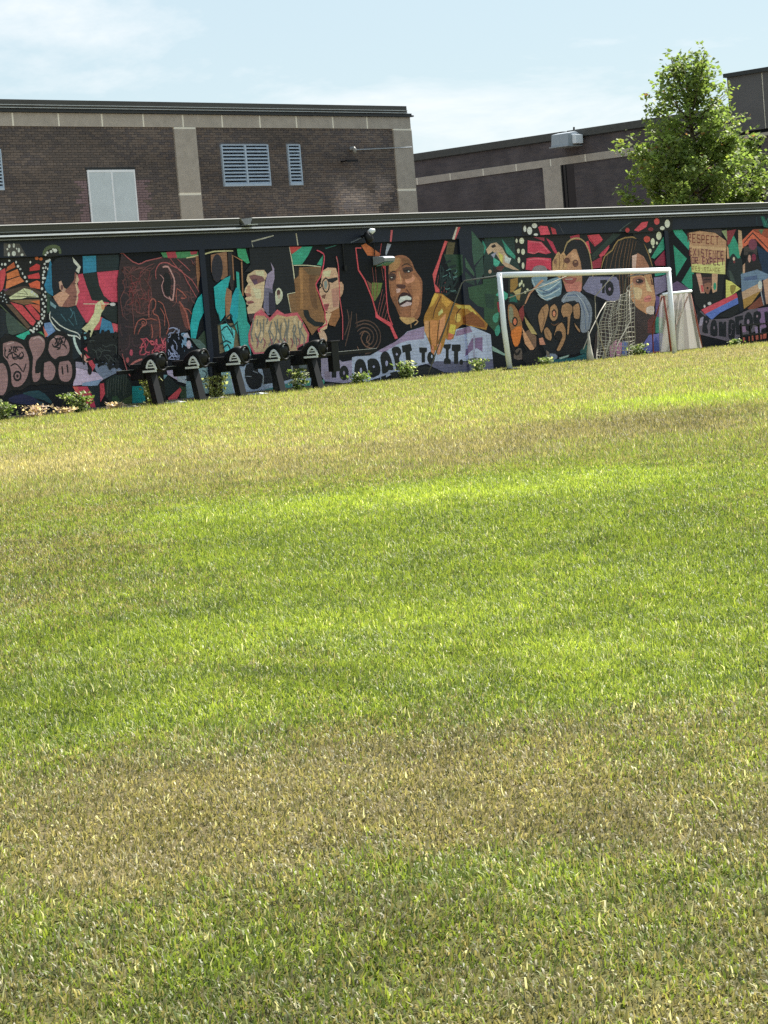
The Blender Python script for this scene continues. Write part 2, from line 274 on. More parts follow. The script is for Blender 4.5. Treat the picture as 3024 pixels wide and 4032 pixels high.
# grass: every blade is geometry, thick near the camera and thinner (but wider) far away
hd = math.atan2(Fv.y, Fv.x)
def blades(n, d0, d1, pw, half, h, w, seg, seed):
    r = np.random.RandomState(seed)
    e = 2 - pw                                               # density ~ d^-pw
    d = (d0 ** e + r.rand(n) * (d1 ** e - d0 ** e)) ** (1 / e); a = hd + (r.rand(n) * 2 - 1) * half
    x = -37 + d * np.cos(a); y = -34.3 + d * np.sin(a); k = y < -.16 - .55 * vnoise(x * 2.1, y * 2.1, 31) ** 2 - .25 * r.rand(n); x, y, d = x[k], y[k], d[k]; n = len(x)
    g, b = field(x, y); z = ground_z(y)
    far = np.clip(d / 9, 1, 4)
    H = h * (.55 + .9 * r.rand(n)) * (1 + .35 * (g - .4)); Wd = w * (.7 + .6 * r.rand(n)) * far ** .6
    H = H * far ** .25
    th = 6.283 * 1.6 * vnoise(x * 2.3, y * 2.3, 33) + r.normal(0, 1.6, n); ln = r.rand(n) ** .6 * 1.45; th2 = th + r.normal(0, 1.0, n)
    ux, uy = np.cos(th + 1.57), np.sin(th + 1.57)
    # colour: a mix of fresh, yellow and dead blades decided by the patch it grows in
    u = r.rand(n); c = np.where((u < g * .95)[:, None], GREEN[None] * (1 - .0) + (YGREEN - GREEN)[None] * np.clip(r.rand(n) ** 1.2 + b * .8, 0, 1.2)[:, None], STRAW[None] + (OLIVE - STRAW)[None] * (r.rand(n) ** 1.1 * .9)[:, None])
    c = np.where((r.rand(n) < np.where(d < 11, .04, .018))[:, None], PALE[None], c)
    c = c * (np.clip(.8 + .4 * r.rand(n), 0, 2) * (1 + b))[:, None]
    base = np.stack([x, y, z - .003], 1); U = np.stack([ux, uy, 0 * ux], 1) * (Wd / 2)[:, None]
    D1 = np.stack([np.cos(th) * np.sin(ln * .5), np.sin(th) * np.sin(ln * .5), np.cos(ln * .5)], 1) * (H * .55)[:, None]
    l2 = np.clip(ln * 1.35 + r.normal(0, .35, n), -.4, 1.9); D2 = np.stack([np.cos(th2) * np.sin(l2), np.sin(th2) * np.sin(l2), np.cos(l2)], 1) * (H * .55)[:, None]
    if seed == 14: c = np.tile(PALE[None], (n, 1)) * (.75 + .4 * r.rand(n, 1)); th[:] = hd + 2.3 + r.normal(0, .5, n); z += .008
    if seg == 2:
        P = np.stack([base - U, base + U, base + D1 - U * .8, base + D1 + U * .8, base + D1 + D2], 1); T = np.array([[0, 1, 3], [0, 3, 2], [2, 3, 4]])
    else:
        P = np.stack([base - U, base + U, base + D1 + D2], 1); T = np.array([[0, 1, 2]])
    m_ = P.shape[1]; tr = (np.arange(n)[:, None, None] * m_ + T[None]).reshape(-1, 3)
    return P.reshape(-1, 3), tr, np.repeat(c, m_, 0)
half = math.radians(12.5)
parts = [blades(190000, 4.2, 10, .4, half * 1.15, .0265, .0056, 2, 11), blades(430000, 9.5, 22, 1.2, half, .030, .0054, 2, 12), blades(560000, 21, 64, 1.6, half, .038, .0056, 1, 13), blades(420, 4.4, 10, .2, half * 1.1, .046, .0048, 2, 14)]
of = 0; vs_, ts_, cs_ = [], [], []
for v_, t_, c_ in parts: vs_.append(v_); ts_.append(t_ + of); cs_.append(c_); of += len(v_)
grass = mesh_np('grass', np.concatenate(vs_), np.concatenate(ts_), np.concatenate(cs_), M_grass)
grass['kind'] = 'stuff'; grass['label'] = 'mown lawn grass with green stripes and dry straw patches'

# ------------------------------------------------------------------ mural building
mb = thing('mural_building', 'low flat-roofed building whose long wall carries a painted mural', 'building', (0, 0, 0))
XL, XR, REC = -24.0, 24.6, .05
PIERS = [(-15.6, -15.46), (-5.30, -5.16), (2.20, 2.83), (9.49, 9.63), (17.0, 17.14)]
edges = [XL] + [e for p in PIERS for e in p] + [XR]
for i in range(0, len(edges), 2):
    b = MB(); b.box((edges[i], REC, 0.0), (edges[i + 1], .42, 2.84)); b.build('wall_panel', M_wallbase, mb)
for a, c in PIERS:
    b = MB(); b.box((a, 0, 0), (c, .419, 2.84)); b.build('pier', M_navy, mb)
b = MB(); b.box((XL, 0, 2.84), (XR, .42, 3.14)); b.build('fascia_beam', M_navy, mb)
b = MB(); b.box((XL, .421, 0), (XR, 2.2, 3.14)); b.build('body', M_wallbase, mb)
b = MB(); b.box((XL, -.05, -.02), (-10.2, .04, .055)); b.box((-10.2, -.06, -.02), (-2.0, .04, .06)); b.box((-2.0, -.05, -.02), (XR, .04, .02)); b.build('concrete_footing', M_conc2, mb)
# layered metal roof edge, broken by a drain scupper
SC0, SC1 = -4.27, -3.93
for a, c in ((XL, SC0), (SC1, XR)):
    b = MB(); b.prism([(-.05, 3.245), (-.075, 3.255), (-.10, 3.375), (-.085, 3.395), (.25, 3.40), (.25, 3.245)], 0, a, c); b.build('roof_flashing', M_trim2, mb)
    b = MB(); b.prism([(-.112, 3.388), (-.112, 3.400), (-.085, 3.412), (.25, 3.414), (.25, 3.401), (-.086, 3.397)], 0, a, c); b.build('sky_glint_drip_edge', M_lip2, mb)  # top lip toned paler than the flashing as a faint painted sky reflection
b = MB(); b.box((XL, -.03, 3.141), (XR, 2.2, 3.244)); b.build('roof_edge_board', M_trim, mb)
b = MB(); b.box((SC1 + .0, .26, 3.2445), (XR, 2.2, 3.39)); b.box((XL, .26, 3.2445), (SC0, 2.2, 3.39)); b.build('roof', M_roof, mb)
for z0, z1, pr, mm in ((3.196, 3.226, -.13, M_lip), (3.140, 3.158, -.085, M_lip2), (3.275, 3.288, -.1005, M_lip2)):  # thin paler strips stand in for sky reflections on the metal edges
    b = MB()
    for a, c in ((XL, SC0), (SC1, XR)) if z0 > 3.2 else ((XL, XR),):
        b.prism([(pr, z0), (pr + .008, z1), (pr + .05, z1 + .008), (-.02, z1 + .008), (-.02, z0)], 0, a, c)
    b.build('sky_glint_drip_edge', mm, mb)
s = MB(); s.box((SC0 + .02, -.05, 3.2446), (SC1 - .02, .30, 3.25)); s.box((SC0 + .001, .20, 3.2505), (SC1 - .001, .259, 3.33)); sc = s.build('drain_scupper', M_dark, mb)
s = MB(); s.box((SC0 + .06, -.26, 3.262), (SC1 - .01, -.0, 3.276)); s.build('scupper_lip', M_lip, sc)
for x0, x1 in ((SC0 + .001, SC0 + .12), (SC1 - .001, SC1 - .09)):
    s = MB(); s.prism([(x0, 3.405), (x1, 3.277), (x1 + .016, 3.277), (x0 + .016 * (1 if x1 > x0 else -1), 3.405)], 1, -.12, .19); s.build('scupper_cheek', M_lip2, sc)

# mural: every painted shape is a thin sheet of paint on the wall: kind (0 filled shape, 1 brush stroke), coat, red, green, blue, stroke width (mm), then x z pairs (mm)
MURAL = [
['painted_butterfly', 0, [
[0,0,80,76,76,0,-9947,3096,-9601,3078,-9462,2854,-9974,2871],
[0,1,215,220,225,0,-9802,3043,-9810,3022,-9826,3010,-9844,3010,-9856,3024,-9859,3045,-9851,3065,-9836,3078,-9818,3077,-9805,3064],
[0,1,215,220,225,0,-9703,3048,-9711,3025,-9725,3010,-9740,3011,-9750,3026,-9752,3050,-9745,3073,-9731,3088,-9716,3087,-9705,3072],
[0,1,215,220,225,0,-9600,2964,-9607,2940,-9621,2926,-9637,2926,-9647,2942,-9649,2965,-9642,2989,-9628,3003,-9612,3003,-9602,2988],
[0,1,215,220,225,0,-9834,2898,-9841,2878,-9854,2865,-9870,2866,-9880,2879,-9882,2900,-9875,2921,-9862,2933,-9846,2933,-9836,2919],
[0,1,215,220,225,0,-9699,2907,-9711,2881,-9735,2865,-9763,2866,-9784,2883,-9789,2910,-9777,2936,-9753,2952,-9725,2951,-9705,2934],
[0,1,215,220,225,0,-9529,2880,-9537,2867,-9554,2860,-9575,2860,-9590,2869,-9595,2883,-9587,2896,-9570,2903,-9549,2903,-9534,2894],
[0,1,215,220,225,0,-9858,2988,-9863,2977,-9874,2970,-9887,2971,-9896,2978,-9899,2989,-9893,3001,-9882,3007,-9870,3007,-9860,3000],
[0,1,215,220,225,0,-9656,2990,-9661,2981,-9670,2975,-9680,2975,-9687,2981,-9689,2991,-9685,3000,-9676,3006,-9666,3006,-9659,3000],
[0,0,22,22,26,0,-9098,2842,-9086,2892,-9012,2946,-8938,2977,-8859,2990,-8787,2978,-8738,2946,-8721,2885,-8762,2831,-8937,2823],
[1,1,88,98,72,64,-9086,2858,-9058,2907,-9010,2962,-8938,2993,-8858,3007,-8777,3002,-8713,2978,-8694,2922,-8693,2870],
[0,2,215,220,225,0,-8756,2930,-8768,2909,-8793,2896,-8821,2897,-8843,2911,-8849,2932,-8838,2953,-8813,2966,-8785,2965,-8763,2951],
[0,2,215,220,225,0,-8866,2917,-8874,2901,-8892,2892,-8913,2893,-8929,2903,-8933,2919,-8925,2934,-8907,2943,-8886,2942,-8871,2932],
[0,2,215,220,225,0,-8957,2900,-8964,2886,-8980,2879,-8998,2879,-9011,2888,-9015,2902,-9008,2915,-8993,2923,-8974,2922,-8961,2913],
[0,3,215,220,225,0,-9008,2860,-9014,2849,-9027,2842,-9043,2843,-9054,2850,-9058,2862,-9052,2873,-9038,2880,-9023,2879,-9011,2872],
[0,3,215,220,225,0,-8821,2955,-8828,2943,-8841,2937,-8857,2937,-8868,2945,-8872,2956,-8866,2968,-8852,2974,-8837,2974,-8825,2966],
],],
['painted_butterfly', 0.05, [
[0,0,30,36,46,0,-10123,1959,-9946,1901,-9973,1497,-10185,1428],
[0,1,20,18,21,0,-10015,2876,-8860,2822,-8992,2415,-9057,1858,-9118,1696,-9307,1525,-9499,1487,-9994,2017,-10110,2071],
[0,2,198,74,84,0,-10046,2618,-9928,2663,-9927,2549,-10022,2294,-10089,2248],
[0,2,186,92,58,0,-9880,2677,-9722,2761,-9696,2670,-9922,2598],
[0,3,204,114,70,0,-9909,2565,-9654,2636,-9616,2521,-9911,2459],
[0,4,212,120,80,0,-9924,2436,-9618,2505,-9532,2412,-9962,2291],
[0,2,190,58,60,0,-9384,2643,-9208,2718,-9139,2683,-9159,2602,-9391,2586],
[0,2,206,66,72,0,-9441,2514,-9186,2554,-9162,2487,-9178,2444,-9431,2457],
[0,2,226,92,66,0,-9437,2367,-9244,2417,-9174,2389,-9189,2259,-9404,2300],
[0,2,204,76,86,0,-9886,2061,-9627,1992,-9350,1692,-9422,1614,-9480,1649],
[0,3,196,70,80,0,-9566,1981,-9438,2004,-9245,1785,-9265,1704,-9346,1724],
[0,4,216,100,78,0,-9438,2007,-9232,1978,-9239,1834],
[0,4,102,78,66,0,-9992,2033,-9851,2011,-9486,1601,-9551,1571],
[0,5,100,60,90,0,-10022,2294,-9878,2304,-9967,2243],
[0,6,76,62,56,0,-10008,2245,-9831,2291,-9608,2325,-9494,2324,-9404,2300,-9280,2256,-9184,2209,-9171,2175,-9211,2161,-9301,2193,-9411,2235,-9499,2262,-9594,2268,-9725,2218,-9853,2173,-9971,2198],
[0,7,236,222,172,0,-9907,2143,-9702,2231,-9550,2290,-9408,2260,-9253,2163,-9238,2113,-9486,2132,-9634,2106,-9880,2109],
[1,8,60,45,35,13,-9835,2148,-9719,2146,-9567,2144,-9405,2141,-9276,2139],
[1,8,60,45,35,13,-9724,2216,-9501,2182],
[1,9,60,45,35,13,-9573,2275,-9481,2173],
[0,5,124,90,66,0,-9904,2086,-9615,2089,-9221,2079,-9226,2030,-9584,1998],
[0,6,210,110,70,0,-9432,2056,-9223,2060,-9232,1981],
[0,2,205,205,212,0,-9974,2729,-9983,2710,-9999,2706,-10010,2720,-10007,2741,-9993,2753,-9978,2748],
[0,3,205,205,212,0,-9892,2726,-9905,2705,-9930,2701,-9948,2716,-9945,2740,-9924,2754,-9900,2748],
[0,2,205,205,212,0,-9797,2788,-9808,2773,-9829,2770,-9845,2781,-9843,2798,-9825,2808,-9804,2803],
[0,2,205,205,212,0,-9652,2758,-9662,2740,-9678,2735,-9689,2749,-9686,2770,-9672,2783,-9657,2778],
[0,2,205,205,212,0,-9610,2684,-9623,2663,-9648,2658,-9666,2674,-9663,2698,-9642,2712,-9618,2706],
[0,2,205,205,212,0,-9568,2633,-9579,2618,-9600,2615,-9616,2627,-9614,2643,-9596,2653,-9575,2649],
[0,2,205,205,212,0,-9532,2550,-9541,2532,-9558,2528,-9569,2541,-9566,2562,-9552,2575,-9537,2570],
[0,5,205,205,212,0,-9478,2483,-9491,2462,-9516,2458,-9534,2473,-9531,2497,-9510,2511,-9486,2505],
[0,2,205,205,212,0,-9449,2408,-9460,2394,-9482,2391,-9497,2402,-9495,2419,-9477,2429,-9457,2424],
[0,3,205,205,212,0,-10013,2650,-10023,2631,-10039,2627,-10049,2640,-10047,2661,-10033,2674,-10018,2669],
[0,2,205,205,212,0,-8923,2750,-8937,2728,-8962,2724,-8981,2740,-8978,2764,-8956,2778,-8932,2772],
[0,2,205,205,212,0,-9007,2703,-9018,2688,-9040,2685,-9055,2696,-9053,2713,-9035,2723,-9014,2719],
[0,3,205,205,212,0,-8972,2746,-8981,2727,-8998,2723,-9009,2737,-9007,2758,-8992,2771,-8977,2766],
[0,3,205,205,212,0,-8883,2765,-8897,2743,-8923,2739,-8941,2755,-8938,2779,-8916,2793,-8892,2787],
[0,2,205,205,212,0,-9047,2631,-9058,2616,-9080,2613,-9095,2624,-9093,2641,-9075,2651,-9054,2646],
[0,2,205,205,212,0,-8995,2637,-9005,2618,-9021,2614,-9033,2628,-9030,2649,-9016,2662,-9000,2657],
[0,2,205,205,212,0,-9029,2564,-9043,2543,-9068,2539,-9086,2554,-9084,2578,-9062,2593,-9038,2586],
[0,2,205,205,212,0,-9065,2508,-9077,2493,-9098,2490,-9114,2501,-9112,2518,-9094,2528,-9073,2524],
[0,2,205,205,212,0,-8950,2611,-8959,2592,-8976,2588,-8987,2601,-8985,2623,-8970,2636,-8955,2630],
[0,2,205,205,212,0,-9064,2451,-9077,2429,-9103,2425,-9121,2441,-9118,2465,-9096,2479,-9072,2473],
[0,3,205,205,212,0,-9032,2449,-9044,2434,-9065,2431,-9081,2443,-9079,2460,-9061,2470,-9040,2465],
[0,2,205,205,212,0,-9093,2378,-9103,2359,-9119,2355,-9130,2369,-9128,2390,-9113,2403,-9098,2397],
[0,7,205,205,212,0,-9117,2264,-9131,2242,-9156,2238,-9174,2254,-9171,2278,-9150,2292,-9126,2286],
[0,2,205,205,212,0,-9044,2203,-9056,2188,-9077,2185,-9093,2197,-9091,2214,-9073,2223,-9052,2219],
[0,2,205,205,212,0,-9109,2156,-9118,2138,-9134,2134,-9146,2147,-9143,2169,-9129,2181,-9114,2176],
[0,3,205,205,212,0,-9060,2121,-9074,2100,-9099,2096,-9117,2112,-9114,2136,-9093,2150,-9069,2144],
[0,2,205,205,212,0,-9143,2076,-9155,2061,-9176,2058,-9192,2069,-9190,2086,-9172,2096,-9151,2092],
[0,2,205,205,212,0,-9047,2055,-9056,2036,-9073,2032,-9084,2046,-9081,2067,-9067,2080,-9052,2074],
[0,2,205,205,212,0,-9116,2001,-9130,1979,-9155,1975,-9173,1991,-9171,2015,-9149,2029,-9125,2023],
[0,2,205,205,212,0,-9085,1941,-9097,1927,-9118,1924,-9134,1935,-9132,1952,-9114,1962,-9093,1957],
[0,2,205,205,212,0,-9160,1896,-9170,1877,-9186,1873,-9197,1887,-9195,1908,-9180,1921,-9165,1915],
[0,3,205,205,212,0,-9113,1852,-9126,1831,-9152,1827,-9170,1843,-9167,1867,-9145,1881,-9121,1875],
[0,2,205,205,212,0,-9175,1806,-9186,1791,-9208,1788,-9224,1800,-9222,1817,-9203,1827,-9183,1822],
[0,2,205,205,212,0,-9132,1779,-9141,1760,-9158,1756,-9169,1770,-9166,1792,-9152,1804,-9137,1799],
[0,3,205,205,212,0,-9158,1739,-9171,1718,-9197,1714,-9215,1730,-9212,1754,-9190,1768,-9166,1762],
[0,4,205,205,212,0,-9221,1685,-9232,1670,-9254,1668,-9269,1679,-9267,1696,-9249,1706,-9228,1701],
[0,5,205,205,212,0,-9199,1651,-9209,1632,-9225,1628,-9236,1642,-9234,1664,-9220,1676,-9204,1671],
[0,5,205,205,212,0,-9262,1654,-9276,1633,-9301,1629,-9319,1645,-9316,1669,-9295,1683,-9271,1677],
[0,3,205,205,212,0,-9314,1608,-9325,1593,-9346,1590,-9362,1602,-9360,1619,-9342,1629,-9321,1624],
[0,6,205,205,212,0,-9257,1605,-9267,1586,-9283,1582,-9294,1596,-9292,1617,-9278,1630,-9262,1624],
[0,2,205,205,212,0,-9378,1562,-9391,1541,-9416,1537,-9434,1553,-9431,1577,-9410,1591,-9386,1584],
[0,2,205,205,212,0,-9320,1551,-9331,1536,-9353,1533,-9369,1545,-9367,1562,-9349,1571,-9328,1567],
[0,2,205,205,212,0,-9444,1533,-9453,1514,-9469,1510,-9480,1524,-9478,1545,-9464,1558,-9448,1552],
[0,3,205,205,212,0,-9401,1506,-9414,1485,-9439,1481,-9457,1497,-9455,1521,-9433,1535,-9409,1528],
[0,3,205,205,212,0,-9467,1542,-9479,1528,-9500,1525,-9516,1536,-9514,1553,-9496,1563,-9475,1558],
[0,2,205,205,212,0,-9332,2747,-9342,2729,-9358,2724,-9369,2738,-9367,2759,-9352,2772,-9337,2767],
[0,8,205,205,212,0,-9353,2216,-9366,2195,-9392,2191,-9410,2207,-9407,2231,-9385,2245,-9361,2238],
[0,8,205,205,212,0,-9300,2173,-9311,2158,-9332,2155,-9348,2167,-9346,2184,-9328,2193,-9307,2189],
[0,9,205,205,212,0,-9258,2138,-9267,2120,-9283,2116,-9295,2129,-9292,2151,-9278,2163,-9262,2158],
[0,2,180,185,195,0,-10062,2166,-10071,2154,-10088,2155,-10094,2168,-10085,2180,-10069,2179],
[0,7,180,185,195,0,-10003,2147,-10012,2135,-10029,2136,-10035,2149,-10026,2161,-10010,2160],
[0,2,180,185,195,0,-9962,2110,-9972,2098,-9988,2098,-9995,2111,-9985,2124,-9969,2123],
[0,2,180,185,195,0,-10031,2084,-10040,2072,-10057,2072,-10063,2085,-10054,2098,-10037,2097],
[0,2,180,185,195,0,-9948,2061,-9957,2048,-9974,2049,-9980,2062,-9971,2074,-9954,2073],
[0,2,180,185,195,0,-10044,2230,-10054,2218,-10070,2219,-10077,2232,-10067,2244,-10051,2243],
[0,7,180,185,195,0,-9977,2195,-9987,2183,-10003,2183,-10009,2196,-10000,2208,-9984,2208],
[0,2,190,100,60,0,-9156,2807,-9166,2790,-9188,2780,-9214,2781,-9234,2792,-9240,2810,-9230,2827,-9208,2837,-9182,2836,-9162,2824],
[0,2,190,100,60,0,-9064,2792,-9074,2775,-9096,2765,-9122,2766,-9141,2778,-9147,2795,-9137,2812,-9115,2822,-9089,2821,-9070,2810],
[1,6,84,95,72,22,-10115,2023,-10027,1938,-9894,1818,-9701,1661,-9536,1530],
[0,7,64,78,74,0,-10011,1872,-9934,1864,-9836,1790,-9759,1709,-9690,1628,-9609,1582,-9575,1548,-9674,1511,-9809,1488,-9914,1475,-9991,1514,-10023,1700],
[0,8,56,178,158,0,-9834,1457,-9535,1538,-9501,1470,-9679,1366],
[0,2,88,150,100,0,-9352,1495,-9246,1506,-9164,1394,-9278,1409],
],],
['painted_man', 0.05, [
[0,4,44,118,158,0,-8897,2774,-8849,2640,-8904,2123,-9049,2195,-9087,2320,-9034,2416],
[0,5,48,72,60,0,-9038,2203,-8943,2116,-9005,1855,-9084,1810],
[0,0,50,130,166,0,-8133,2814,-7817,2812,-7840,2520,-8159,2498],
[0,1,28,42,48,0,-7806,2812,-7276,2812,-7264,2532,-7830,2519],
[0,1,28,38,40,0,-8159,2498,-7831,2511,-7804,2267,-7717,2078,-7577,1954,-7973,1955,-8077,2178],
[0,2,195,70,95,0,-8279,2486,-8170,2499,-8109,2279,-8010,2007,-7600,1946,-7768,1828,-8059,1591,-8208,1616,-8388,1925,-8318,2155],
[0,3,195,70,95,0,-7831,2511,-7220,2531,-7181,2478,-7316,2280,-7400,1946,-7555,1953,-7717,2078,-7804,2267],
[0,3,200,80,95,0,-7850,1698,-7786,1678,-7899,1465,-8053,1456],
[0,4,28,38,40,0,-7762,1878,-7408,1878,-7446,1559,-7618,1601,-7822,1747],
[0,5,66,126,166,0,-7808,1679,-7598,1584,-7529,1326,-7909,1381],
[0,6,200,85,100,0,-7588,1575,-7394,1522,-7431,1304,-7554,1395],
[0,3,112,140,190,0,-9166,1649,-9028,1658,-8820,1532,-8932,1488,-9111,1399,-9172,1419],
[0,4,214,112,102,0,-9203,1602,-9097,1431,-9175,1395],
[0,5,140,92,86,0,-8527,2297,-8359,2539,-8301,2487,-8280,2386,-8342,2322,-8289,2187,-8344,2123,-8369,2057,-8364,1990,-8409,1929,-8584,1909,-8774,1927,-8868,2030,-8911,2115,-8745,2173],
[0,6,22,26,38,0,-8881,2674,-8779,2786,-8605,2817,-8415,2794,-8295,2720,-8216,2617,-8277,2503,-8349,2539,-8385,2391,-8531,2264,-8588,2233,-8739,2405,-8766,2174,-8879,2113,-8911,2280],
[0,7,202,152,132,0,-8911,2115,-8743,2190,-8635,2202,-8526,2122,-8658,2004,-8727,1924,-8794,1936],
[0,8,190,150,136,0,-8747,2372,-8688,2389,-8644,2268,-8584,2233,-8659,2178,-8741,2239],
[0,9,110,70,70,0,-8657,2269,-8666,2240,-8683,2223,-8701,2224,-8714,2242,-8716,2271,-8707,2300,-8690,2318,-8672,2317,-8659,2298],
[0,7,216,172,152,0,-8310,2504,-8265,2386,-8327,2322,-8280,2170,-8331,2122,-8326,2055,-8383,1938,-8420,1933,-8367,2074,-8351,2173,-8374,2324],
[1,8,60,35,40,17,-8468,2344,-8342,2322],
[1,8,90,50,50,15,-8433,2093,-8352,2086],
[0,8,214,205,200,0,-8381,2809,-8291,2720,-8202,2625,-8262,2502,-8332,2555,-8272,2619,-8361,2706],
[0,9,24,46,58,0,-8985,2118,-8906,2065,-8794,1936,-8628,1900,-8406,1922,-8318,1788,-8207,1632,-8281,1553,-8333,1388,-8431,1377,-8718,1493,-8993,1690,-9015,1856],
[0,10,120,150,165,0,-8984,2036,-8853,1944,-8879,1895,-8986,1961],
[1,10,66,104,120,23,-8544,1882,-8512,1845,-8490,1797,-8521,1747,-8560,1709],
[1,11,66,104,120,23,-8608,1703,-8495,1564],
[1,10,66,104,120,23,-8464,1829,-8419,1577],
[1,10,66,104,120,23,-8768,1794,-8656,1656],
[0,12,20,30,40,0,-9031,1725,-8718,1493,-8347,1356,-8386,1024,-8614,922,-8596,1254,-8728,1411,-8930,1505],
[1,13,215,220,225,24,-9006,1847,-9026,1798,-9031,1725,-8983,1631,-8900,1536,-8775,1461,-8643,1406,-8537,1386,-8453,1375,-8399,1343,-8369,1315],
[1,14,215,220,225,21,-8985,1755,-8919,1684,-8823,1598,-8708,1536,-8591,1486,-8491,1455,-8415,1426,-8376,1379,-8360,1340],
[1,15,190,205,215,53,-8515,1399,-8514,1341,-8505,1265,-8476,1185,-8441,1111,-8404,1062,-8375,1032],
[0,16,204,152,142,0,-8408,1059,-8296,1019,-8221,913,-8269,880,-8375,973],
[0,10,236,202,162,0,-8313,1504,-8145,1604,-7990,1772,-7944,1920,-7879,1968,-7770,2000,-7710,1909,-7747,1824,-7815,1763,-7881,1615,-8023,1488,-8122,1335,-8208,1432],
[0,11,205,150,110,0,-7818,1965,-7710,1909,-7747,1819,-7801,1830],
[0,11,120,170,185,0,-8327,1438,-8208,1432,-8177,1329,-8267,1301],
[1,12,230,190,172,21,-8223,1950,-7581,1917],
[0,13,216,202,222,0,-7456,1906,-7472,1888,-7508,1878,-7552,1880,-7586,1893,-7597,1913,-7582,1931,-7545,1941,-7501,1939,-7467,1925],
],],
['painted_ribbon', 0.05, [
[0,0,120,130,156,0,-8126,840,-7747,883,-7436,693,-7919,549,-8054,701],
[0,1,196,176,216,0,-8540,817,-8035,683,-7907,556,-8058,483,-8406,491,-8633,487],
[0,2,130,150,186,0,-8402,524,-7940,559,-8063,446,-8430,472],
[0,17,150,140,165,0,-8528,916,-8273,883,-8245,747,-8540,817],
[0,18,190,70,86,0,-8308,1136,-8204,1189,-8080,1005,-8075,803,-8162,717,-8232,897],
[0,19,20,23,26,0,-7497,1121,-7547,1014,-7662,933,-7817,894,-7982,904,-8124,962,-8216,1055,-8240,1166,-8191,1272,-8078,1353,-7925,1393,-7759,1383,-7615,1327,-7522,1233],
[1,20,16,18,22,51,-7511,1058,-7499,1042,-7488,1016,-7491,970,-7498,927,-7500,914,-7500,911],
[1,21,16,18,22,51,-7463,1403,-7455,1349,-7458,1282,-7499,1232,-7538,1182,-7537,1115,-7526,1061],
[1,1,16,18,22,51,-7633,785,-7619,779,-7595,772,-7553,768,-7517,767,-7512,766,-7517,767],
[1,19,16,18,22,50,-8327,847,-8342,879,-8355,924,-8350,982,-8341,1041,-8335,1095,-8330,1135],
[1,20,16,18,22,50,-8153,1398,-8217,1388,-8283,1385,-8297,1406,-8295,1432,-8295,1445,-8293,1453],
[1,2,16,18,22,50,-7916,833,-7964,816,-8012,799,-8013,797,-8004,799,-8007,799,-8011,799],
[1,20,16,18,22,50,-7897,1023,-7954,1015,-8027,1000,-8087,974,-8147,949,-8220,937,-8277,932],
[1,20,16,18,22,50,-7655,1303,-7699,1265,-7759,1224,-7824,1209,-7888,1192,-7941,1145,-7978,1101],
[1,21,16,18,22,50,-7870,1030,-7835,1074,-7786,1126,-7727,1159,-7673,1194,-7648,1257,-7637,1311],
[1,22,16,18,22,50,-7886,1314,-7838,1350,-7775,1384,-7711,1378,-7645,1363,-7571,1363,-7513,1366],
[1,22,16,18,22,50,-7554,1152,-7593,1108,-7649,1063,-7716,1052,-7781,1064,-7829,1110,-7861,1156],
[1,23,16,18,22,50,-7795,1371,-7854,1371,-7926,1378,-7986,1409,-8030,1438,-8041,1442,-8039,1439],
[1,23,16,18,22,50,-7903,1046,-7857,1011,-7795,980,-7733,995,-7667,1018,-7593,1023,-7534,1023],
[1,24,16,18,22,50,-8043,949,-7994,981,-7929,1014,-7865,1025,-7798,1029,-7724,1035,-7666,1039],
[1,25,16,18,22,50,-7872,890,-7914,925,-7966,971,-8020,1010,-8058,1054,-8047,1118,-8025,1171],
[1,26,16,18,22,50,-7739,1327,-7796,1334,-7870,1338,-7937,1329,-7998,1305,-8043,1252,-8072,1203],
[1,27,16,18,22,50,-7923,1182,-7965,1218,-8023,1255,-8086,1266,-8153,1265,-8226,1258,-8283,1250],
[1,26,16,18,22,50,-8006,861,-7949,842,-7880,833,-7831,871,-7781,917,-7710,934,-7650,941],
[1,27,16,18,22,50,-7780,895,-7759,839,-7735,783,-7728,775,-7712,779,-7653,775,-7596,772],
[1,28,16,18,22,50,-7708,911,-7755,945,-7817,975,-7884,960,-7947,948,-7997,991,-8031,1038],
[1,29,16,18,22,50,-7956,947,-7899,972,-7830,986,-7786,943,-7742,899,-7673,912,-7614,935],
[1,29,16,18,22,50,-8320,1110,-8276,1078,-8220,1036,-8171,998,-8127,955,-8097,895,-8078,846],
[1,28,16,18,22,50,-7940,1260,-7884,1236,-7816,1225,-7762,1263,-7729,1319,-7740,1377,-7761,1424],
[1,29,16,18,22,50,-7779,1240,-7836,1251,-7909,1259,-7976,1243,-8038,1236,-8088,1279,-8122,1325],
[1,30,16,18,22,50,-7723,1068,-7688,1025,-7655,967,-7648,903,-7666,846,-7730,818,-7792,805],
[1,30,16,18,22,50,-8241,1364,-8190,1404,-8144,1445,-8158,1451,-8176,1447,-8145,1445,-8109,1443],
[1,31,60,66,66,17,-7704,950,-7728,913,-7755,870,-7762,838,-7772,817,-7812,816,-7851,822],
[1,30,60,66,66,17,-7986,1127,-7947,1105,-7911,1071,-7914,1027,-7936,983,-7979,952,-8019,931],
[1,30,60,66,66,17,-8131,1237,-8149,1258,-8161,1278,-8141,1280,-8109,1275,-8067,1273,-8033,1271],
[1,24,60,66,66,17,-7565,1177,-7554,1140,-7544,1099,-7545,1076,-7549,1063,-7549,1063,-7548,1068],
[1,31,60,66,66,17,-8125,1113,-8080,1103,-8034,1082,-8024,1041,-8023,993,-8010,944,-7999,906],
[1,32,60,66,66,17,-7807,990,-7762,985,-7711,971,-7684,935,-7659,895,-7616,865,-7579,844],
[1,27,60,66,66,17,-7598,1164,-7642,1169,-7697,1169,-7746,1151,-7792,1139,-7838,1162,-7872,1188],
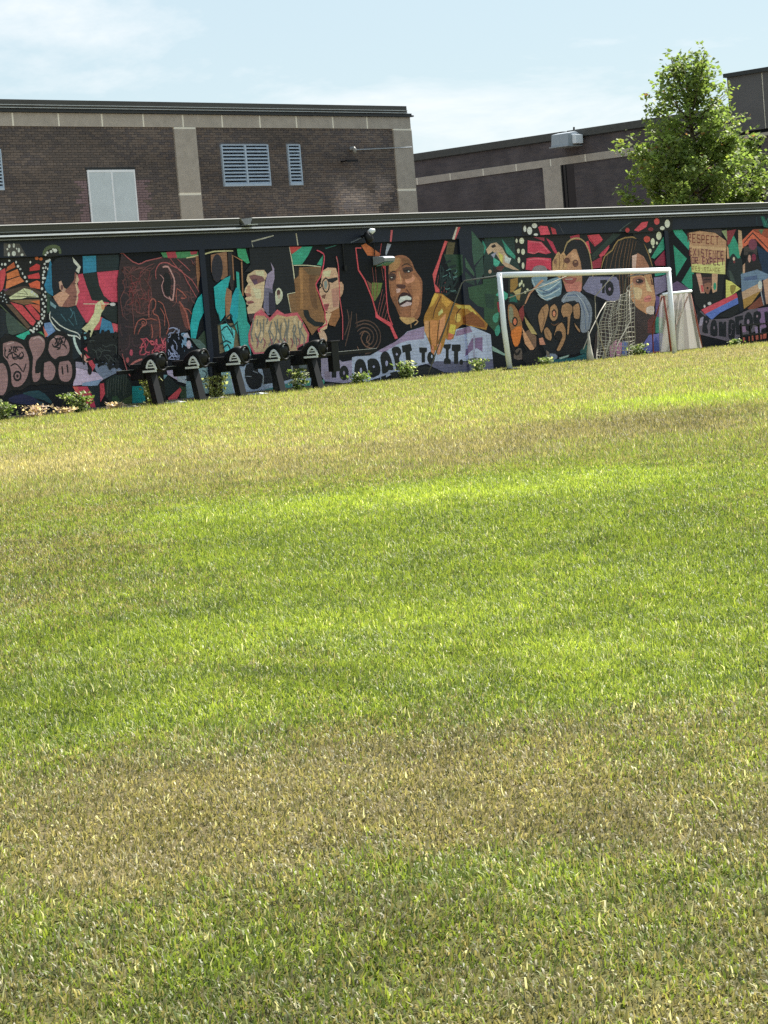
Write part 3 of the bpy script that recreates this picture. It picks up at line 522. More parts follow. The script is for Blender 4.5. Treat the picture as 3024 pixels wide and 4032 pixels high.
[1,33,60,66,66,17,-7628,1175,-7584,1161,-7540,1136,-7539,1095,-7550,1050,-7555,1011,-7558,982],
[1,31,60,66,66,17,-7941,1147,-7912,1118,-7870,1087,-7823,1080,-7772,1078,-7719,1066,-7677,1055],
[1,32,60,66,66,17,-8077,1050,-8040,1077,-7992,1099,-7951,1077,-7909,1054,-7860,1074,-7822,1101],
[1,33,60,66,66,17,-7856,998,-7828,968,-7793,930,-7759,894,-7732,861,-7724,833,-7723,814],
[1,33,60,66,66,17,-7582,921,-7577,892,-7573,857,-7576,827,-7579,805,-7580,801,-7579,805],
[0,31,18,20,24,0,-8135,1369,-8150,1324,-8177,1298,-8206,1300,-8227,1329,-8230,1374,-8216,1419,-8189,1445,-8160,1444,-8139,1414],
[0,30,18,20,24,0,-7783,1383,-7798,1338,-7825,1311,-7855,1313,-7875,1342,-7879,1388,-7865,1433,-7838,1459,-7808,1458,-7787,1428],
[0,29,18,20,24,0,-7652,1375,-7666,1331,-7694,1304,-7723,1306,-7744,1335,-7748,1381,-7734,1426,-7706,1452,-7676,1451,-7655,1421],
[0,23,18,20,24,0,-7479,1332,-7494,1287,-7521,1260,-7551,1262,-7572,1291,-7576,1337,-7562,1382,-7534,1409,-7504,1407,-7483,1378],
[0,19,22,22,28,0,-8162,733,-8178,685,-8207,657,-8239,659,-8262,691,-8266,740,-8250,789,-8221,817,-8189,815,-8166,783],
[0,34,22,22,28,0,-7671,794,-7687,745,-7717,716,-7750,718,-7772,751,-7777,801,-7761,849,-7731,878,-7698,876,-7676,844],
[0,34,22,22,28,0,-7504,800,-7520,751,-7550,722,-7583,724,-7606,757,-7610,807,-7594,855,-7564,884,-7531,882,-7508,850],
[0,3,186,60,86,0,-8645,474,-8302,450,-8194,257,-8133,34,-8239,59,-8521,248],
[0,4,206,96,90,0,-8645,474,-8538,467,-8439,209,-8521,248],
[0,4,25,35,45,0,-8301,458,-8007,454,-8057,28,-8144,35,-8194,257],
[0,5,190,70,86,0,-8004,479,-7904,489,-7901,286,-8028,144],
[0,6,28,42,42,0,-7854,536,-7436,693,-7224,407,-7290,36,-7754,72,-7910,253],
[1,7,74,80,80,14,-7787,548,-7805,475,-7828,382,-7846,288,-7859,215],
[1,8,74,80,80,14,-7723,559,-7744,474,-7767,378,-7779,316,-7785,277],
[1,9,74,80,80,14,-7660,570,-7682,473,-7705,373,-7711,344,-7712,340],
[1,10,74,80,80,14,-7597,581,-7619,485,-7644,369,-7656,271,-7661,201],
[1,11,74,80,80,14,-7533,591,-7557,484,-7582,364,-7588,299,-7587,263],
[1,12,74,80,80,14,-7469,602,-7495,483,-7520,360,-7520,327,-7513,325],
[1,13,74,80,80,14,-7406,613,-7432,495,-7458,355,-7464,254,-7463,186],
[1,14,74,80,80,14,-7342,624,-7369,494,-7396,351,-7396,282,-7388,248],
[0,11,50,76,56,0,-7736,223,-7624,232,-7520,80,-7751,97],
[0,14,58,76,50,0,-7501,146,-7245,221,-7283,53,-7488,65],
[0,15,15,130,140,0,-7239,374,-6957,370,-6933,-8,-7266,43],
[0,0,27,60,72,0,-9787,442,-9629,465,-9431,462,-9306,398,-9217,317,-9159,242,-9157,197,-9250,235,-9388,297,-9549,335,-9692,369,-9781,409],
[0,1,26,30,66,0,-10125,369,-9986,412,-9789,426,-9601,364,-9452,285,-9389,230,-9441,202,-9720,230,-10013,279,-10125,325],
[0,2,24,50,66,0,-9535,292,-9352,245,-9162,65,-9342,145],
],],
['spray_painted_letters', 0.05, [
[0,18,18,16,22,0,-10185,1428,-10059,1512,-9915,1461,-9774,1419,-9657,1381,-9622,1413,-9585,1459,-9453,1487,-9310,1493,-9229,1434,-9155,1385,-9049,1437,-8931,1496,-8800,1489,-8681,1441,-8601,1348,-8556,1235,-8569,1124,-8592,1020,-8564,945,-8534,867,-8535,749,-8562,635,-8619,558,-8705,512,-8831,512,-8959,530,-9042,544,-9125,558,-9256,571,-9376,576,-9425,562,-9463,549,-9538,567,-9626,577,-9721,536,-9823,493,-9941,500,-10047,510,-10107,484,-10156,453,-10243,376,-10302,431,-10269,926],
[0,19,152,117,122,0,-10100,709,-10128,585,-10178,488,-10240,437,-10301,441,-10349,501,-10375,603,-10374,728,-10346,851,-10297,948,-10235,999,-10174,995,-10125,936,-10099,834],
[0,20,152,117,122,0,-10153,1353,-10060,1394,-9943,1398,-9828,1375,-9725,1328,-9661,1263,-9618,1183,-9583,1089,-9568,983,-9585,861,-9628,741,-9703,639,-9794,565,-9894,536,-9982,541,-10028,577,-10048,640,-10045,732,-10040,835,-10059,931,-10090,1017,-10138,1065,-10176,1119,-10183,1240],
[1,21,16,15,20,44,-10153,1353,-10062,1380,-9943,1398,-9828,1375,-9725,1328,-9661,1263,-9618,1183,-9583,1089,-9568,983,-9585,861,-9628,741,-9703,639,-9794,565,-9894,536,-9982,541,-10028,577,-10048,640,-10045,732,-10040,835,-10059,931,-10090,1017,-10138,1065,-10176,1119,-10170,1243,-10153,1353],
[0,22,152,117,122,0,-9506,1430,-9414,1455,-9314,1460,-9234,1423,-9179,1362,-9171,1287,-9193,1206,-9239,1131,-9298,1065,-9359,1022,-9413,973,-9451,869,-9461,779,-9407,788,-9349,805,-9342,745,-9360,674,-9403,626,-9457,598,-9513,594,-9559,622,-9573,698,-9569,803,-9540,933,-9518,1062,-9541,1153,-9571,1229,-9581,1301,-9576,1360,-9553,1401],
[1,23,16,15,20,45,-9506,1430,-9418,1451,-9314,1460,-9234,1423,-9179,1362,-9171,1287,-9193,1206,-9239,1131,-9298,1065,-9359,1022,-9413,973,-9451,869,-9461,779,-9407,788,-9349,805,-9342,745,-9360,674,-9403,626,-9457,598,-9513,594,-9559,622,-9573,698,-9569,803,-9540,933,-9518,1062,-9541,1153,-9571,1229,-9581,1301,-9576,1360,-9541,1403,-9506,1430],
[0,24,152,117,122,0,-9099,1324,-9027,1392,-8938,1436,-8841,1434,-8750,1404,-8684,1350,-8640,1281,-8621,1200,-8629,1122,-8668,1062,-8731,1021,-8817,1014,-8902,1015,-8951,989,-8992,971,-9045,992,-9095,1035,-9135,1098,-9155,1171,-9141,1249],
[1,25,16,15,20,45,-9099,1324,-9030,1382,-8938,1436,-8841,1434,-8750,1404,-8684,1350,-8640,1281,-8621,1200,-8629,1122,-8668,1062,-8731,1021,-8817,1014,-8902,1015,-8951,989,-8992,971,-9045,992,-9095,1035,-9135,1098,-9155,1171,-9131,1256,-9099,1324],
[0,26,152,117,122,0,-9268,956,-9197,993,-9117,987,-9053,944,-9007,881,-8991,817,-9001,748,-9040,670,-9098,609,-9173,598,-9245,616,-9293,654,-9317,720,-9307,842],
[1,27,16,15,20,45,-9268,956,-9200,978,-9117,987,-9053,944,-9007,881,-8991,817,-9001,748,-9040,670,-9098,609,-9173,598,-9245,616,-9293,654,-9317,720,-9297,844,-9268,956],
[0,28,152,117,122,0,-8910,949,-8804,971,-8694,969,-8637,925,-8609,855,-8606,755,-8628,656,-8676,590,-8743,551,-8831,552,-8911,580,-8950,629,-8967,696,-8969,781,-8958,861,-8947,914],
[1,29,16,15,20,45,-8910,949,-8808,966,-8694,969,-8637,925,-8609,855,-8606,755,-8628,656,-8676,590,-8743,551,-8831,552,-8911,580,-8950,629,-8967,696,-8969,781,-8958,861,-8934,915,-8910,949],
[1,24,185,155,158,30,-9448,1386,-9390,1404,-9320,1411,-9265,1369,-9225,1323],
[1,26,185,155,158,30,-9033,1345,-8901,1387],
[1,22,185,155,158,29,-10054,1323,-9888,1346],
[1,22,26,22,30,24,-10038,1181,-10010,1197,-9977,1219,-9955,1246,-9945,1268,-9960,1272,-9980,1270],
[1,23,26,22,30,24,-10010,1245,-10004,1214,-9990,1181,-9956,1175,-9920,1170,-9897,1141,-9882,1114],
[1,24,26,22,30,24,-9950,1148,-9983,1153,-10022,1151,-10049,1125,-10065,1095,-10060,1075,-10049,1063],
[1,24,26,22,30,24,-9701,1231,-9729,1244,-9764,1257,-9793,1260,-9822,1260,-9857,1262,-9884,1264],
[1,22,26,22,30,24,-9748,1174,-9727,1155,-9707,1130,-9707,1100,-9713,1077,-9713,1081,-9711,1092],
[1,23,26,22,30,24,-9854,1133,-9850,1101,-9839,1067,-9812,1051,-9779,1046,-9745,1054,-9718,1065],
[1,25,26,22,30,24,-9874,1169,-9874,1201,-9877,1237,-9886,1255,-9894,1265,-9891,1266,-9886,1264],
[1,22,26,22,30,24,-10082,1201,-10094,1219,-10105,1238,-10106,1247,-10103,1254,-10102,1266,-10101,1277],
[1,26,26,22,30,24,-9956,1083,-9924,1083,-9884,1084,-9847,1087,-9813,1097,-9786,1125,-9767,1152],
[1,27,26,22,30,24,-9851,1171,-9882,1183,-9914,1202,-9921,1236,-9915,1266,-9894,1269,-9873,1263],
[1,25,26,22,30,24,-10073,1084,-10096,1103,-10118,1129,-10117,1160,-10110,1193,-10106,1228,-10103,1255],
[1,27,26,22,30,24,-9886,1143,-9863,1124,-9833,1100,-9803,1078,-9772,1065,-9738,1081,-9710,1100],
[1,28,26,22,30,24,-9814,1191,-9833,1218,-9850,1248,-9842,1258,-9832,1261,-9841,1262,-9853,1262],
[1,28,26,22,30,24,-9952,1147,-9954,1115,-9952,1079,-9940,1063,-9918,1055,-9881,1051,-9847,1050],
[1,26,26,22,30,25,-8816,1255,-8784,1246,-8748,1229,-8727,1197,-8713,1170,-8710,1172,-8712,1182],
[1,27,26,22,30,24,-8828,1313,-8836,1283,-8846,1245,-8855,1208,-8870,1178,-8908,1166,-8943,1162],
[1,28,26,22,30,24,-8957,1360,-8926,1355,-8885,1348,-8846,1346,-8812,1337,-8794,1305,-8784,1274],
[1,27,26,22,30,24,-8745,1203,-8755,1233,-8759,1271,-8739,1302,-8715,1328,-8700,1347,-8691,1359],
[1,29,26,22,30,24,-8977,1254,-8953,1279,-8934,1312,-8941,1347,-8962,1374,-8995,1380,-9024,1378],  # coping lips coloured pale in place of reflected sky
[1,30,26,22,30,24,-8981,1226,-8947,1226,-8907,1233,-8877,1254,-8847,1277,-8807,1287,-8774,1291],
[1,30,26,22,30,24,-9017,1364,-9044,1372,-9071,1380,-9075,1381,-9071,1380,-9071,1380,-9071,1380],
[1,31,26,22,30,24,-8905,1241,-8892,1269,-8874,1305,-8858,1340,-8842,1367,-8828,1371,-8819,1366],
[1,32,26,22,30,24,-8856,1184,-8887,1191,-8927,1200,-8965,1205,-8999,1216,-9023,1245,-9039,1271],
[1,28,26,22,30,25,-8735,1292,-8723,1325,-8712,1358,-8715,1364,-8718,1360,-8705,1360,-8691,1359],
[1,32,26,22,30,24,-8820,1260,-8819,1293,-8815,1329,-8805,1351,-8789,1364,-8766,1365,-8746,1362],
[1,33,26,22,30,24,-8947,1205,-8932,1233,-8917,1270,-8916,1306,-8916,1339,-8903,1359,-8890,1370],
[1,22,26,22,30,26,-10018,931,-9971,956,-9911,973,-9861,945,-9816,901,-9779,845,-9744,815,-9700,880,-9665,957],
[0,23,26,22,30,0,-9787,744,-9813,688,-9866,656,-9927,661,-9971,699,-9983,758,-9958,813,-9905,845,-9844,841,-9799,803],
[0,24,152,117,122,0,-9828,747,-9843,713,-9874,694,-9910,697,-9936,720,-9943,755,-9928,788,-9897,807,-9861,805,-9835,782],
[0,25,26,22,30,0,-9857,749,-9865,730,-9880,719,-9898,721,-9911,733,-9914,753,-9906,771,-9891,782,-9873,781,-9860,768],
[1,30,24,20,28,45,-8857,855,-8853,705],
[1,30,24,20,28,45,-8737,880,-8733,730],
],],
['painted_beast', 0.05, [
[0,35,50,37,42,0,-7219,2967,-7079,2726,-6822,2615,-6235,2749,-5847,2702,-5325,2737,-5360,2040,-5583,1753,-5705,1324,-6226,1266,-6335,927,-6755,678,-7101,633,-7308,783,-7506,999,-7370,2347],
[0,36,68,128,86,0,-6250,2818,-5221,2812,-5229,2742,-5613,2697,-5847,2698,-6192,2727],
[0,37,165,60,76,0,-6111,2822,-5879,2824,-5841,2705,-6079,2706],
[0,37,150,55,70,0,-5505,2812,-5311,2815,-5341,2758,-5489,2752],
[0,36,66,45,48,0,-7097,2574,-6976,2612,-6828,2564,-6681,2533,-6568,2452,-6539,2262,-6571,2041,-6667,1833,-6797,1675,-6944,1620,-7071,1654,-7127,1789,-7143,1998,-7141,2308],
[0,36,62,46,52,0,-6370,2582,-6272,2624,-6109,2641,-5964,2586,-5827,2476,-5708,2301,-5636,2104,-5651,1903,-5724,1760,-5865,1751,-5995,1842,-5999,2056,-5988,2292,-6052,2441,-6145,2539,-6283,2572],
[0,37,40,32,38,0,-7030,1618,-6927,1636,-6801,1641,-6726,1756,-6660,1873,-6584,1918,-6494,1917,-6354,1879,-6234,1784,-6202,1579,-6236,1370,-6343,1262,-6509,1213,-6759,1212,-6980,1274,-7048,1449],
[0,37,42,32,40,0,-7325,2345,-7236,2489,-7158,2440,-7121,2267,-7120,1997,-7167,1637,-7245,1323,-7365,1176,-7454,1250,-7413,1787],
[0,38,84,52,52,0,-6642,1633,-6550,1664,-6462,1606,-6447,1444,-6478,1280,-6574,1215,-6666,1239,-6677,1435],
[0,37,110,62,58,0,-5898,1872,-5823,1830,-5732,1691,-5698,1519,-5699,1376,-5747,1348,-5811,1417,-5872,1659],
[1,38,92,58,60,25,-7033,2499,-7073,2463,-7123,2418,-7171,2376,-7214,2337,-7246,2299,-7267,2270],
[1,38,92,58,60,26,-6838,2090,-6785,2067,-6735,2031,-6733,1977,-6753,1919,-6790,1864,-6825,1824],
[1,39,92,58,60,26,-6733,1893,-6687,1923,-6634,1966,-6592,2016,-6574,2067,-6609,2116,-6652,2151],
[1,38,92,58,60,25,-7282,1733,-7311,1717,-7334,1702,-7320,1699,-7293,1700,-7267,1698,-7246,1697],
[1,39,92,58,60,26,-6851,1825,-6906,1827,-6974,1836,-7023,1869,-7073,1898,-7141,1892,-7196,1879],
[1,39,92,58,60,26,-7006,2463,-7017,2517,-7035,2570,-7058,2578,-7092,2573,-7151,2576,-7203,2577],
[1,37,92,58,60,26,-6666,2206,-6636,2250,-6598,2304,-6560,2346,-6531,2380,-6526,2396,-6529,2402],
[1,40,92,58,60,25,-7129,2414,-7172,2447,-7217,2487,-7230,2527,-7234,2553,-7237,2537,-7239,2512],
[1,40,92,58,60,26,-6625,1813,-6663,1774,-6716,1732,-6781,1717,-6840,1709,-6872,1692,-6888,1679],
[1,38,92,58,60,25,-7107,2007,-7131,2053,-7170,2099,-7232,2109,-7286,2108,-7294,2110,-7286,2111],
[1,41,92,58,60,26,-6737,2098,-6697,2064,-6655,2017,-6645,1963,-6643,1906,-6630,1844,-6619,1796],
[1,38,92,58,60,26,-6700,2403,-6682,2454,-6649,2509,-6586,2531,-6527,2541,-6511,2549,-6511,2552],
[1,42,92,58,60,26,-6636,2036,-6608,2004,-6581,1959,-6583,1909,-6593,1857,-6599,1805,-6604,1766],
[1,39,92,58,60,26,-6851,2299,-6877,2249,-6919,2201,-6977,2202,-7041,2214,-7111,2212,-7165,2208],
[1,40,92,58,60,26,-7006,2133,-6970,2095,-6938,2043,-6937,1985,-6959,1931,-7016,1897,-7070,1876],
[1,42,92,58,60,26,-7016,2144,-6962,2146,-6892,2150,-6827,2164,-6768,2167,-6727,2122,-6701,2075],
[1,43,92,58,60,26,-6643,2146,-6668,2097,-6709,2047,-6768,2032,-6834,2034,-6900,2049,-6950,2066],
[1,39,92,58,60,26,-6654,2541,-6654,2549,-6662,2558,-6690,2560,-6732,2560,-6797,2563,-6854,2565],
[1,42,92,58,60,26,-6672,1862,-6722,1835,-6776,1794,-6803,1736,-6815,1686,-6806,1673,-6792,1674],
[1,43,92,58,60,26,-6818,1888,-6764,1909,-6697,1924,-6637,1902,-6590,1881,-6581,1901,-6585,1925],
[1,43,92,58,60,26,-6817,1693,-6760,1684,-6695,1675,-6658,1669,-6633,1666,-6621,1665,-6616,1666],
[1,41,92,58,60,25,-7070,2008,-7122,1986,-7181,1953,-7215,1906,-7246,1855,-7290,1806,-7326,1770],
[1,41,92,58,60,25,-7191,2522,-7192,2473,-7190,2411,-7175,2357,-7164,2303,-7175,2241,-7189,2193],
[1,40,92,58,60,26,-6895,2550,-6858,2557,-6831,2564,-6860,2566,-6907,2567,-6956,2569,-6996,2570],
[1,44,92,58,60,26,-6717,1730,-6661,1742,-6606,1747,-6603,1717,-6614,1682,-6615,1670,-6616,1666],
[1,44,92,58,60,26,-6656,1854,-6624,1861,-6590,1881,-6580,1932,-6577,1992,-6571,2046,-6566,2086],
[1,42,92,58,60,25,-7200,2577,-7177,2534,-7150,2478,-7137,2422,-7116,2373,-7058,2345,-7004,2331],
[1,42,92,58,60,26,-7228,1775,-7175,1791,-7108,1804,-7048,1794,-6990,1774,-6930,1744,-6885,1719],
[1,45,92,58,60,26,-6821,1695,-6837,1686,-6842,1677,-6799,1674,-6747,1672,-6711,1670,-6687,1669],
[1,43,92,58,60,26,-7200,2482,-7151,2459,-7088,2443,-7029,2467,-6979,2504,-6951,2540,-6937,2568],
[1,36,96,62,64,22,-5487,1821,-5530,1855,-5573,1903,-5580,1958,-5577,2017,-5581,2081,-5585,2131],
[1,37,96,62,64,22,-5482,1958,-5540,1954,-5611,1956,-5667,1987,-5721,2012,-5788,1992,-5842,1966],
[1,37,96,62,64,22,-6072,1900,-6119,1929,-6166,1970,-6166,2018,-6154,2070,-6147,2130,-6141,2177],
[1,36,96,62,64,23,-5427,2594,-5404,2624,-5382,2651,-5381,2647,-5385,2629,-5388,2602,-5391,2577],
[1,38,96,62,64,22,-5886,2120,-5841,2091,-5779,2061,-5716,2057,-5651,2055,-5587,2028,-5539,2003],
[1,39,96,62,64,22,-6076,1801,-6025,1828,-5970,1869,-5960,1928,-5947,1982,-5883,2004,-5822,2013],
[1,38,96,62,64,22,-5976,2054,-6008,2095,-6052,2141,-6102,2162,-6140,2183,-6141,2231,-6130,2273],
[1,37,96,62,64,22,-6028,2653,-6064,2613,-6096,2559,-6090,2503,-6059,2456,-5994,2442,-5934,2440],
[1,40,96,62,64,22,-5835,1806,-5881,1834,-5942,1864,-6005,1875,-6066,1886,-6123,1921,-6165,1953],
[1,39,96,62,64,22,-6049,2497,-5999,2478,-5935,2452,-5875,2428,-5828,2396,-5814,2336,-5813,2284],
[1,40,96,62,64,22,-6075,2551,-6082,2500,-6084,2437,-6054,2385,-6034,2336,-6075,2287,-6123,2250],
[1,41,96,62,64,22,-5932,1853,-5877,1873,-5816,1907,-5797,1962,-5777,2017,-5716,2051,-5660,2070],
[1,41,96,62,64,22,-6085,2563,-6030,2559,-5960,2548,-5903,2518,-5848,2499,-5790,2532,-5745,2573],
[1,41,96,62,64,22,-5951,2170,-6009,2180,-6074,2194,-6113,2207,-6135,2226,-6134,2268,-6126,2305],
[1,42,96,62,64,22,-6099,2260,-6088,2212,-6078,2149,-6085,2089,-6081,2036,-6028,2000,-5974,1979],
[1,37,96,62,64,22,-5658,2206,-5621,2249,-5568,2293,-5499,2297,-5438,2295,-5421,2317,-5419,2340],
[1,43,96,62,64,22,-5814,2123,-5849,2165,-5900,2203,-5960,2190,-6024,2169,-6090,2177,-6140,2189],
[1,42,96,62,64,22,-5646,1866,-5645,1918,-5656,1979,-5697,2020,-5752,2051,-5819,2072,-5873,2084],
[1,38,70,48,54,31,-6951,1532,-6993,1496,-7051,1462,-7110,1462,-7173,1475,-7240,1486,-7293,1495],
[1,39,70,48,54,32,-6603,1294,-6593,1346,-6595,1407,-6640,1444,-6686,1481,-6688,1542,-6678,1594],
[1,43,70,48,54,31,-7203,1597,-7250,1626,-7293,1669,-7282,1725,-7268,1779,-7305,1815,-7345,1838],
[1,38,70,48,54,31,-7370,1319,-7391,1366,-7413,1417,-7414,1431,-7409,1444,-7404,1490,-7399,1533],
[1,44,70,48,54,31,-7304,1726,-7250,1711,-7185,1706,-7143,1747,-7104,1795,-7047,1813,-7000,1821],
[1,38,70,48,54,32,-6302,1426,-6292,1399,-6282,1374,-6280,1382,-6280,1391,-6282,1372,-6285,1351],
[1,40,70,48,54,32,-6727,1284,-6680,1313,-6619,1346,-6558,1361,-6496,1376,-6432,1406,-6384,1433],
[1,43,70,48,54,32,-6571,1490,-6571,1541,-6563,1603,-6530,1655,-6500,1704,-6508,1757,-6523,1798],
[1,41,70,48,54,32,-6560,1355,-6598,1314,-6631,1259,-6615,1207,-6592,1153,-6602,1091,-6617,1042],
[1,44,70,48,54,32,-6557,1338,-6590,1376,-6631,1426,-6657,1480,-6689,1524,-6755,1531,-6814,1527],
[1,36,70,48,54,31,-7376,1029,-7415,1050,-7453,1072,-7458,1078,-7453,1075,-7455,1058,-7457,1040],
[1,45,70,48,54,32,-6625,1537,-6572,1517,-6506,1505,-6453,1539,-6401,1571,-6340,1547,-6293,1515],
[1,39,70,48,54,32,-6471,1248,-6415,1235,-6355,1207,-6334,1157,-6328,1098,-6331,1034,-6336,984],
[1,46,70,48,54,32,-6962,1501,-6907,1503,-6837,1504,-6774,1504,-6713,1497,-6650,1472,-6603,1447],
[1,39,70,48,54,31,-7191,1332,-7200,1284,-7212,1221,-7223,1164,-7243,1112,-7298,1075,-7350,1052],
[1,47,70,48,54,32,-6727,1469,-6675,1489,-6608,1511,-6545,1523,-6483,1525,-6416,1508,-6365,1490],
[1,45,70,48,54,31,-7017,1650,-7053,1685,-7101,1728,-7152,1760,-7202,1787,-7249,1815,-7283,1835],
[1,46,70,48,54,32,-6801,1765,-6756,1738,-6700,1704,-6651,1667,-6600,1639,-6531,1641,-6474,1651],
[1,47,70,48,54,32,-6529,1725,-6586,1740,-6647,1760,-6661,1784,-6670,1805,-6711,1810,-6748,1809],
[1,46,70,48,54,31,-7136,1810,-7194,1822,-7254,1833,-7266,1835,-7273,1834,-7310,1836,-7345,1838],
[1,42,70,48,54,32,-6350,1166,-6383,1125,-6431,1077,-6486,1040,-6544,1022,-6604,1047,-6650,1079],
[1,38,70,48,54,31,-7130,1278,-7145,1227,-7148,1167,-7107,1125,-7050,1104,-6987,1126,-6937,1156],
[1,38,190,184,142,27,-5613,2697,-5443,2713,-5230,2737,-5066,2769,-4888,2796,-4613,2797,-4380,2791],
[1,37,160,84,88,22,-7246,3019,-7177,2893,-7076,2751,-6950,2667,-6821,2623,-6736,2637,-6634,2673,-6425,2701,-6238,2723],
[1,44,160,84,88,22,-6423,2326,-6427,2395,-6416,2480,-6368,2556,-6297,2614,-6204,2631,-6111,2624,-6060,2604,-6002,2569,-5880,2520,-5759,2456,-5709,2381,-5662,2279,-5547,2098,-5443,1938],
[1,45,160,84,88,20,-6032,2708,-5948,2605,-5827,2476,-5671,2375,-5522,2273,-5428,2144,-5372,2040],
[1,46,160,84,88,18,-5849,2684,-5771,2628,-5676,2557,-5602,2495,-5548,2448],
[1,46,116,70,72,18,-5500,2655,-5455,2598,-5418,2548,-5445,2569,-5483,2602],
[1,46,190,142,142,36,-6237,2543,-6173,2555,-6097,2546,-6043,2470,-6001,2379,-5974,2328,-5969,2256,-6005,2073,-6056,1914,-6104,1929,-6140,1987],
[1,47,176,130,134,22,-6322,2408,-6271,2371,-6228,2318,-6261,2266,-6300,2201,-6288,2101,-6253,2009,-6196,1969,-6144,1953],
[1,47,158,88,80,26,-5968,1875,-5960,2016,-5925,2133,-5801,2058,-5701,1950,-5764,1938,-5854,1948],
[1,48,158,88,80,41,-5896,1890,-5828,1800,-5755,1692,-5733,1622,-5725,1551,-5706,1437,-5691,1340],
[1,49,158,88,80,18,-5817,1764,-5754,1749,-5681,1723,-5637,1675,-5609,1632],
[1,48,158,88,80,26,-6685,1618,-6680,1730,-6662,1856,-6612,1933,-6557,1971,-6511,1955,-6484,1908,-6495,1843,-6522,1781,-6550,1762,-6571,1749,-6573,1715,-6557,1680,-6509,1664,-6459,1632,-6438,1542,-6432,1433,-6445,1318,-6461,1228],
[1,49,158,88,80,22,-6426,1914,-6370,1895,-6307,1848,-6275,1747,-6252,1630,-6220,1530,-6205,1438,-6246,1350,-6292,1287],
[1,50,158,88,80,20,-6394,1792,-6344,1734,-6296,1649,-6302,1538,-6320,1444],
[1,47,158,88,80,22,-7086,1332,-7074,1373,-7052,1432,-7017,1501,-6969,1564,-6897,1598,-6827,1608,-6779,1588,-6754,1553,-6766,1511,-6797,1478,-6845,1480,-6887,1491],
[1,48,158,88,80,20,-6997,1326,-6964,1381,-6915,1442,-6845,1475,-6784,1494],
[1,49,158,88,80,18,-6881,1542,-6859,1552,-6833,1557,-6813,1541,-6804,1521,-6823,1509,-6851,1506,-6869,1523,-6881,1542],
[1,49,158,88,80,28,-6647,1496,-6633,1434,-6625,1357,-6642,1285,-6662,1231],
[1,49,158,88,80,18,-6762,1587,-6707,1595,-6635,1598,-6555,1578,-6491,1556],
[1,44,116,70,72,16,-7121,2371,-7070,2399,-7003,2417,-6943,2376,-6877,2344,-6782,2404,-6703,2474],
[1,45,116,70,72,16,-6971,2501,-6904,2527,-6807,2546,-6685,2513,-6564,2486,-6475,2531,-6416,2583],
[1,45,116,70,72,20,-6854,2343,-6837,2259,-6808,2154,-6759,2054,-6715,1979],
[1,48,116,70,72,16,-7076,1995,-7073,1841,-7071,1654,-7074,1506,-7078,1399],
[1,47,116,70,72,16,-6986,1991,-6990,1864,-6971,1735,-6881,1706,-6793,1709],
[1,46,116,70,72,16,-7149,2134,-7071,2118,-6972,2110,-6878,2139,-6806,2171],
[1,48,116,70,72,16,-6995,2298,-6956,2188,-6911,2056,-6882,1954,-6863,1883],
[1,47,116,70,72,16,-7259,2342,-7227,2267,-7212,2171,-7276,2099,-7343,2007,-7338,1827,-7316,1667],
[1,46,116,70,72,16,-6717,2355,-6649,2268,-6580,2161,-6569,2072,-6575,2007],
[1,46,116,70,72,16,-6772,2460,-6723,2505,-6647,2557,-6533,2594,-6434,2618],
[1,46,116,70,72,16,-7186,2577,-7131,2527,-7063,2487,-7005,2522,-6963,2569],
[0,48,20,20,26,0,-6222,2370,-6182,2425,-6134,2435,-6087,2393,-6056,2312,-6066,2189,-6096,2072,-6127,2006,-6163,1988,-6207,2039,-6239,2129,-6241,2254],
[1,49,120,58,62,16,-7066,2265,-7026,2269,-6976,2278,-6933,2295,-6890,2308,-6842,2299,-6805,2285],
[1,47,120,58,62,16,-6644,2287,-6628,2321,-6607,2364,-6587,2401,-6571,2434,-6566,2460,-6566,2476],
[1,47,120,58,62,16,-7040,2185,-7069,2182,-7100,2169,-7108,2135,-7108,2097,-7111,2075,-7113,2062],
[1,49,120,58,62,16,-6848,1994,-6811,1985,-6762,1973,-6718,1957,-6678,1945,-6647,1952,-6626,1963],
[1,50,120,58,62,16,-6889,2316,-6910,2284,-6934,2243,-6942,2200,-6955,2163,-7000,2147,-7043,2141],
[1,49,120,58,62,16,-7015,1948,-7053,1931,-7096,1910,-7121,1886,-7135,1872,-7136,1886,-7131,1905],
[1,49,120,58,62,16,-6712,1709,-6692,1741,-6668,1783,-6651,1824,-6638,1859,-6635,1876,-6635,1884],
[1,49,120,58,62,16,-6906,1757,-6894,1793,-6885,1838,-6894,1877,-6913,1914,-6945,1947,-6973,1971],
[1,50,120,58,62,16,-7055,1903,-7047,1939,-7039,1984,-7039,2028,-7031,2066,-6988,2088,-6947,2100],
[1,51,120,58,62,16,-7010,2255,-7019,2219,-7037,2175,-7070,2146,-7102,2117,-7113,2073,-7116,2037],
[1,52,120,58,62,16,-7004,2015,-7018,2047,-7036,2089,-7051,2127,-7064,2165,-7080,2205,-7092,2235],
[1,50,120,58,62,16,-6606,2205,-6618,2170,-6633,2125,-6643,2085,-6652,2044,-6661,1999,-6667,1963],
[1,50,120,58,62,16,-6823,2297,-6825,2332,-6824,2378,-6815,2421,-6802,2458,-6782,2481,-6766,2493],
[1,50,120,58,62,16,-6912,1988,-6872,1977,-6824,1974,-6795,2003,-6769,2042,-6732,2075,-6702,2100],
[1,51,120,58,62,16,-6679,1757,-6685,1793,-6684,1838,-6659,1873,-6633,1907,-6630,1953,-6633,1989],
[1,53,120,58,62,16,-6949,2232,-6983,2252,-7018,2281,-7029,2319,-7032,2360,-7039,2405,-7043,2440],
[1,50,192,86,98,24,-6638,1183,-6667,1171,-6704,1164,-6732,1178,-6758,1199,-6783,1225,-6800,1246],
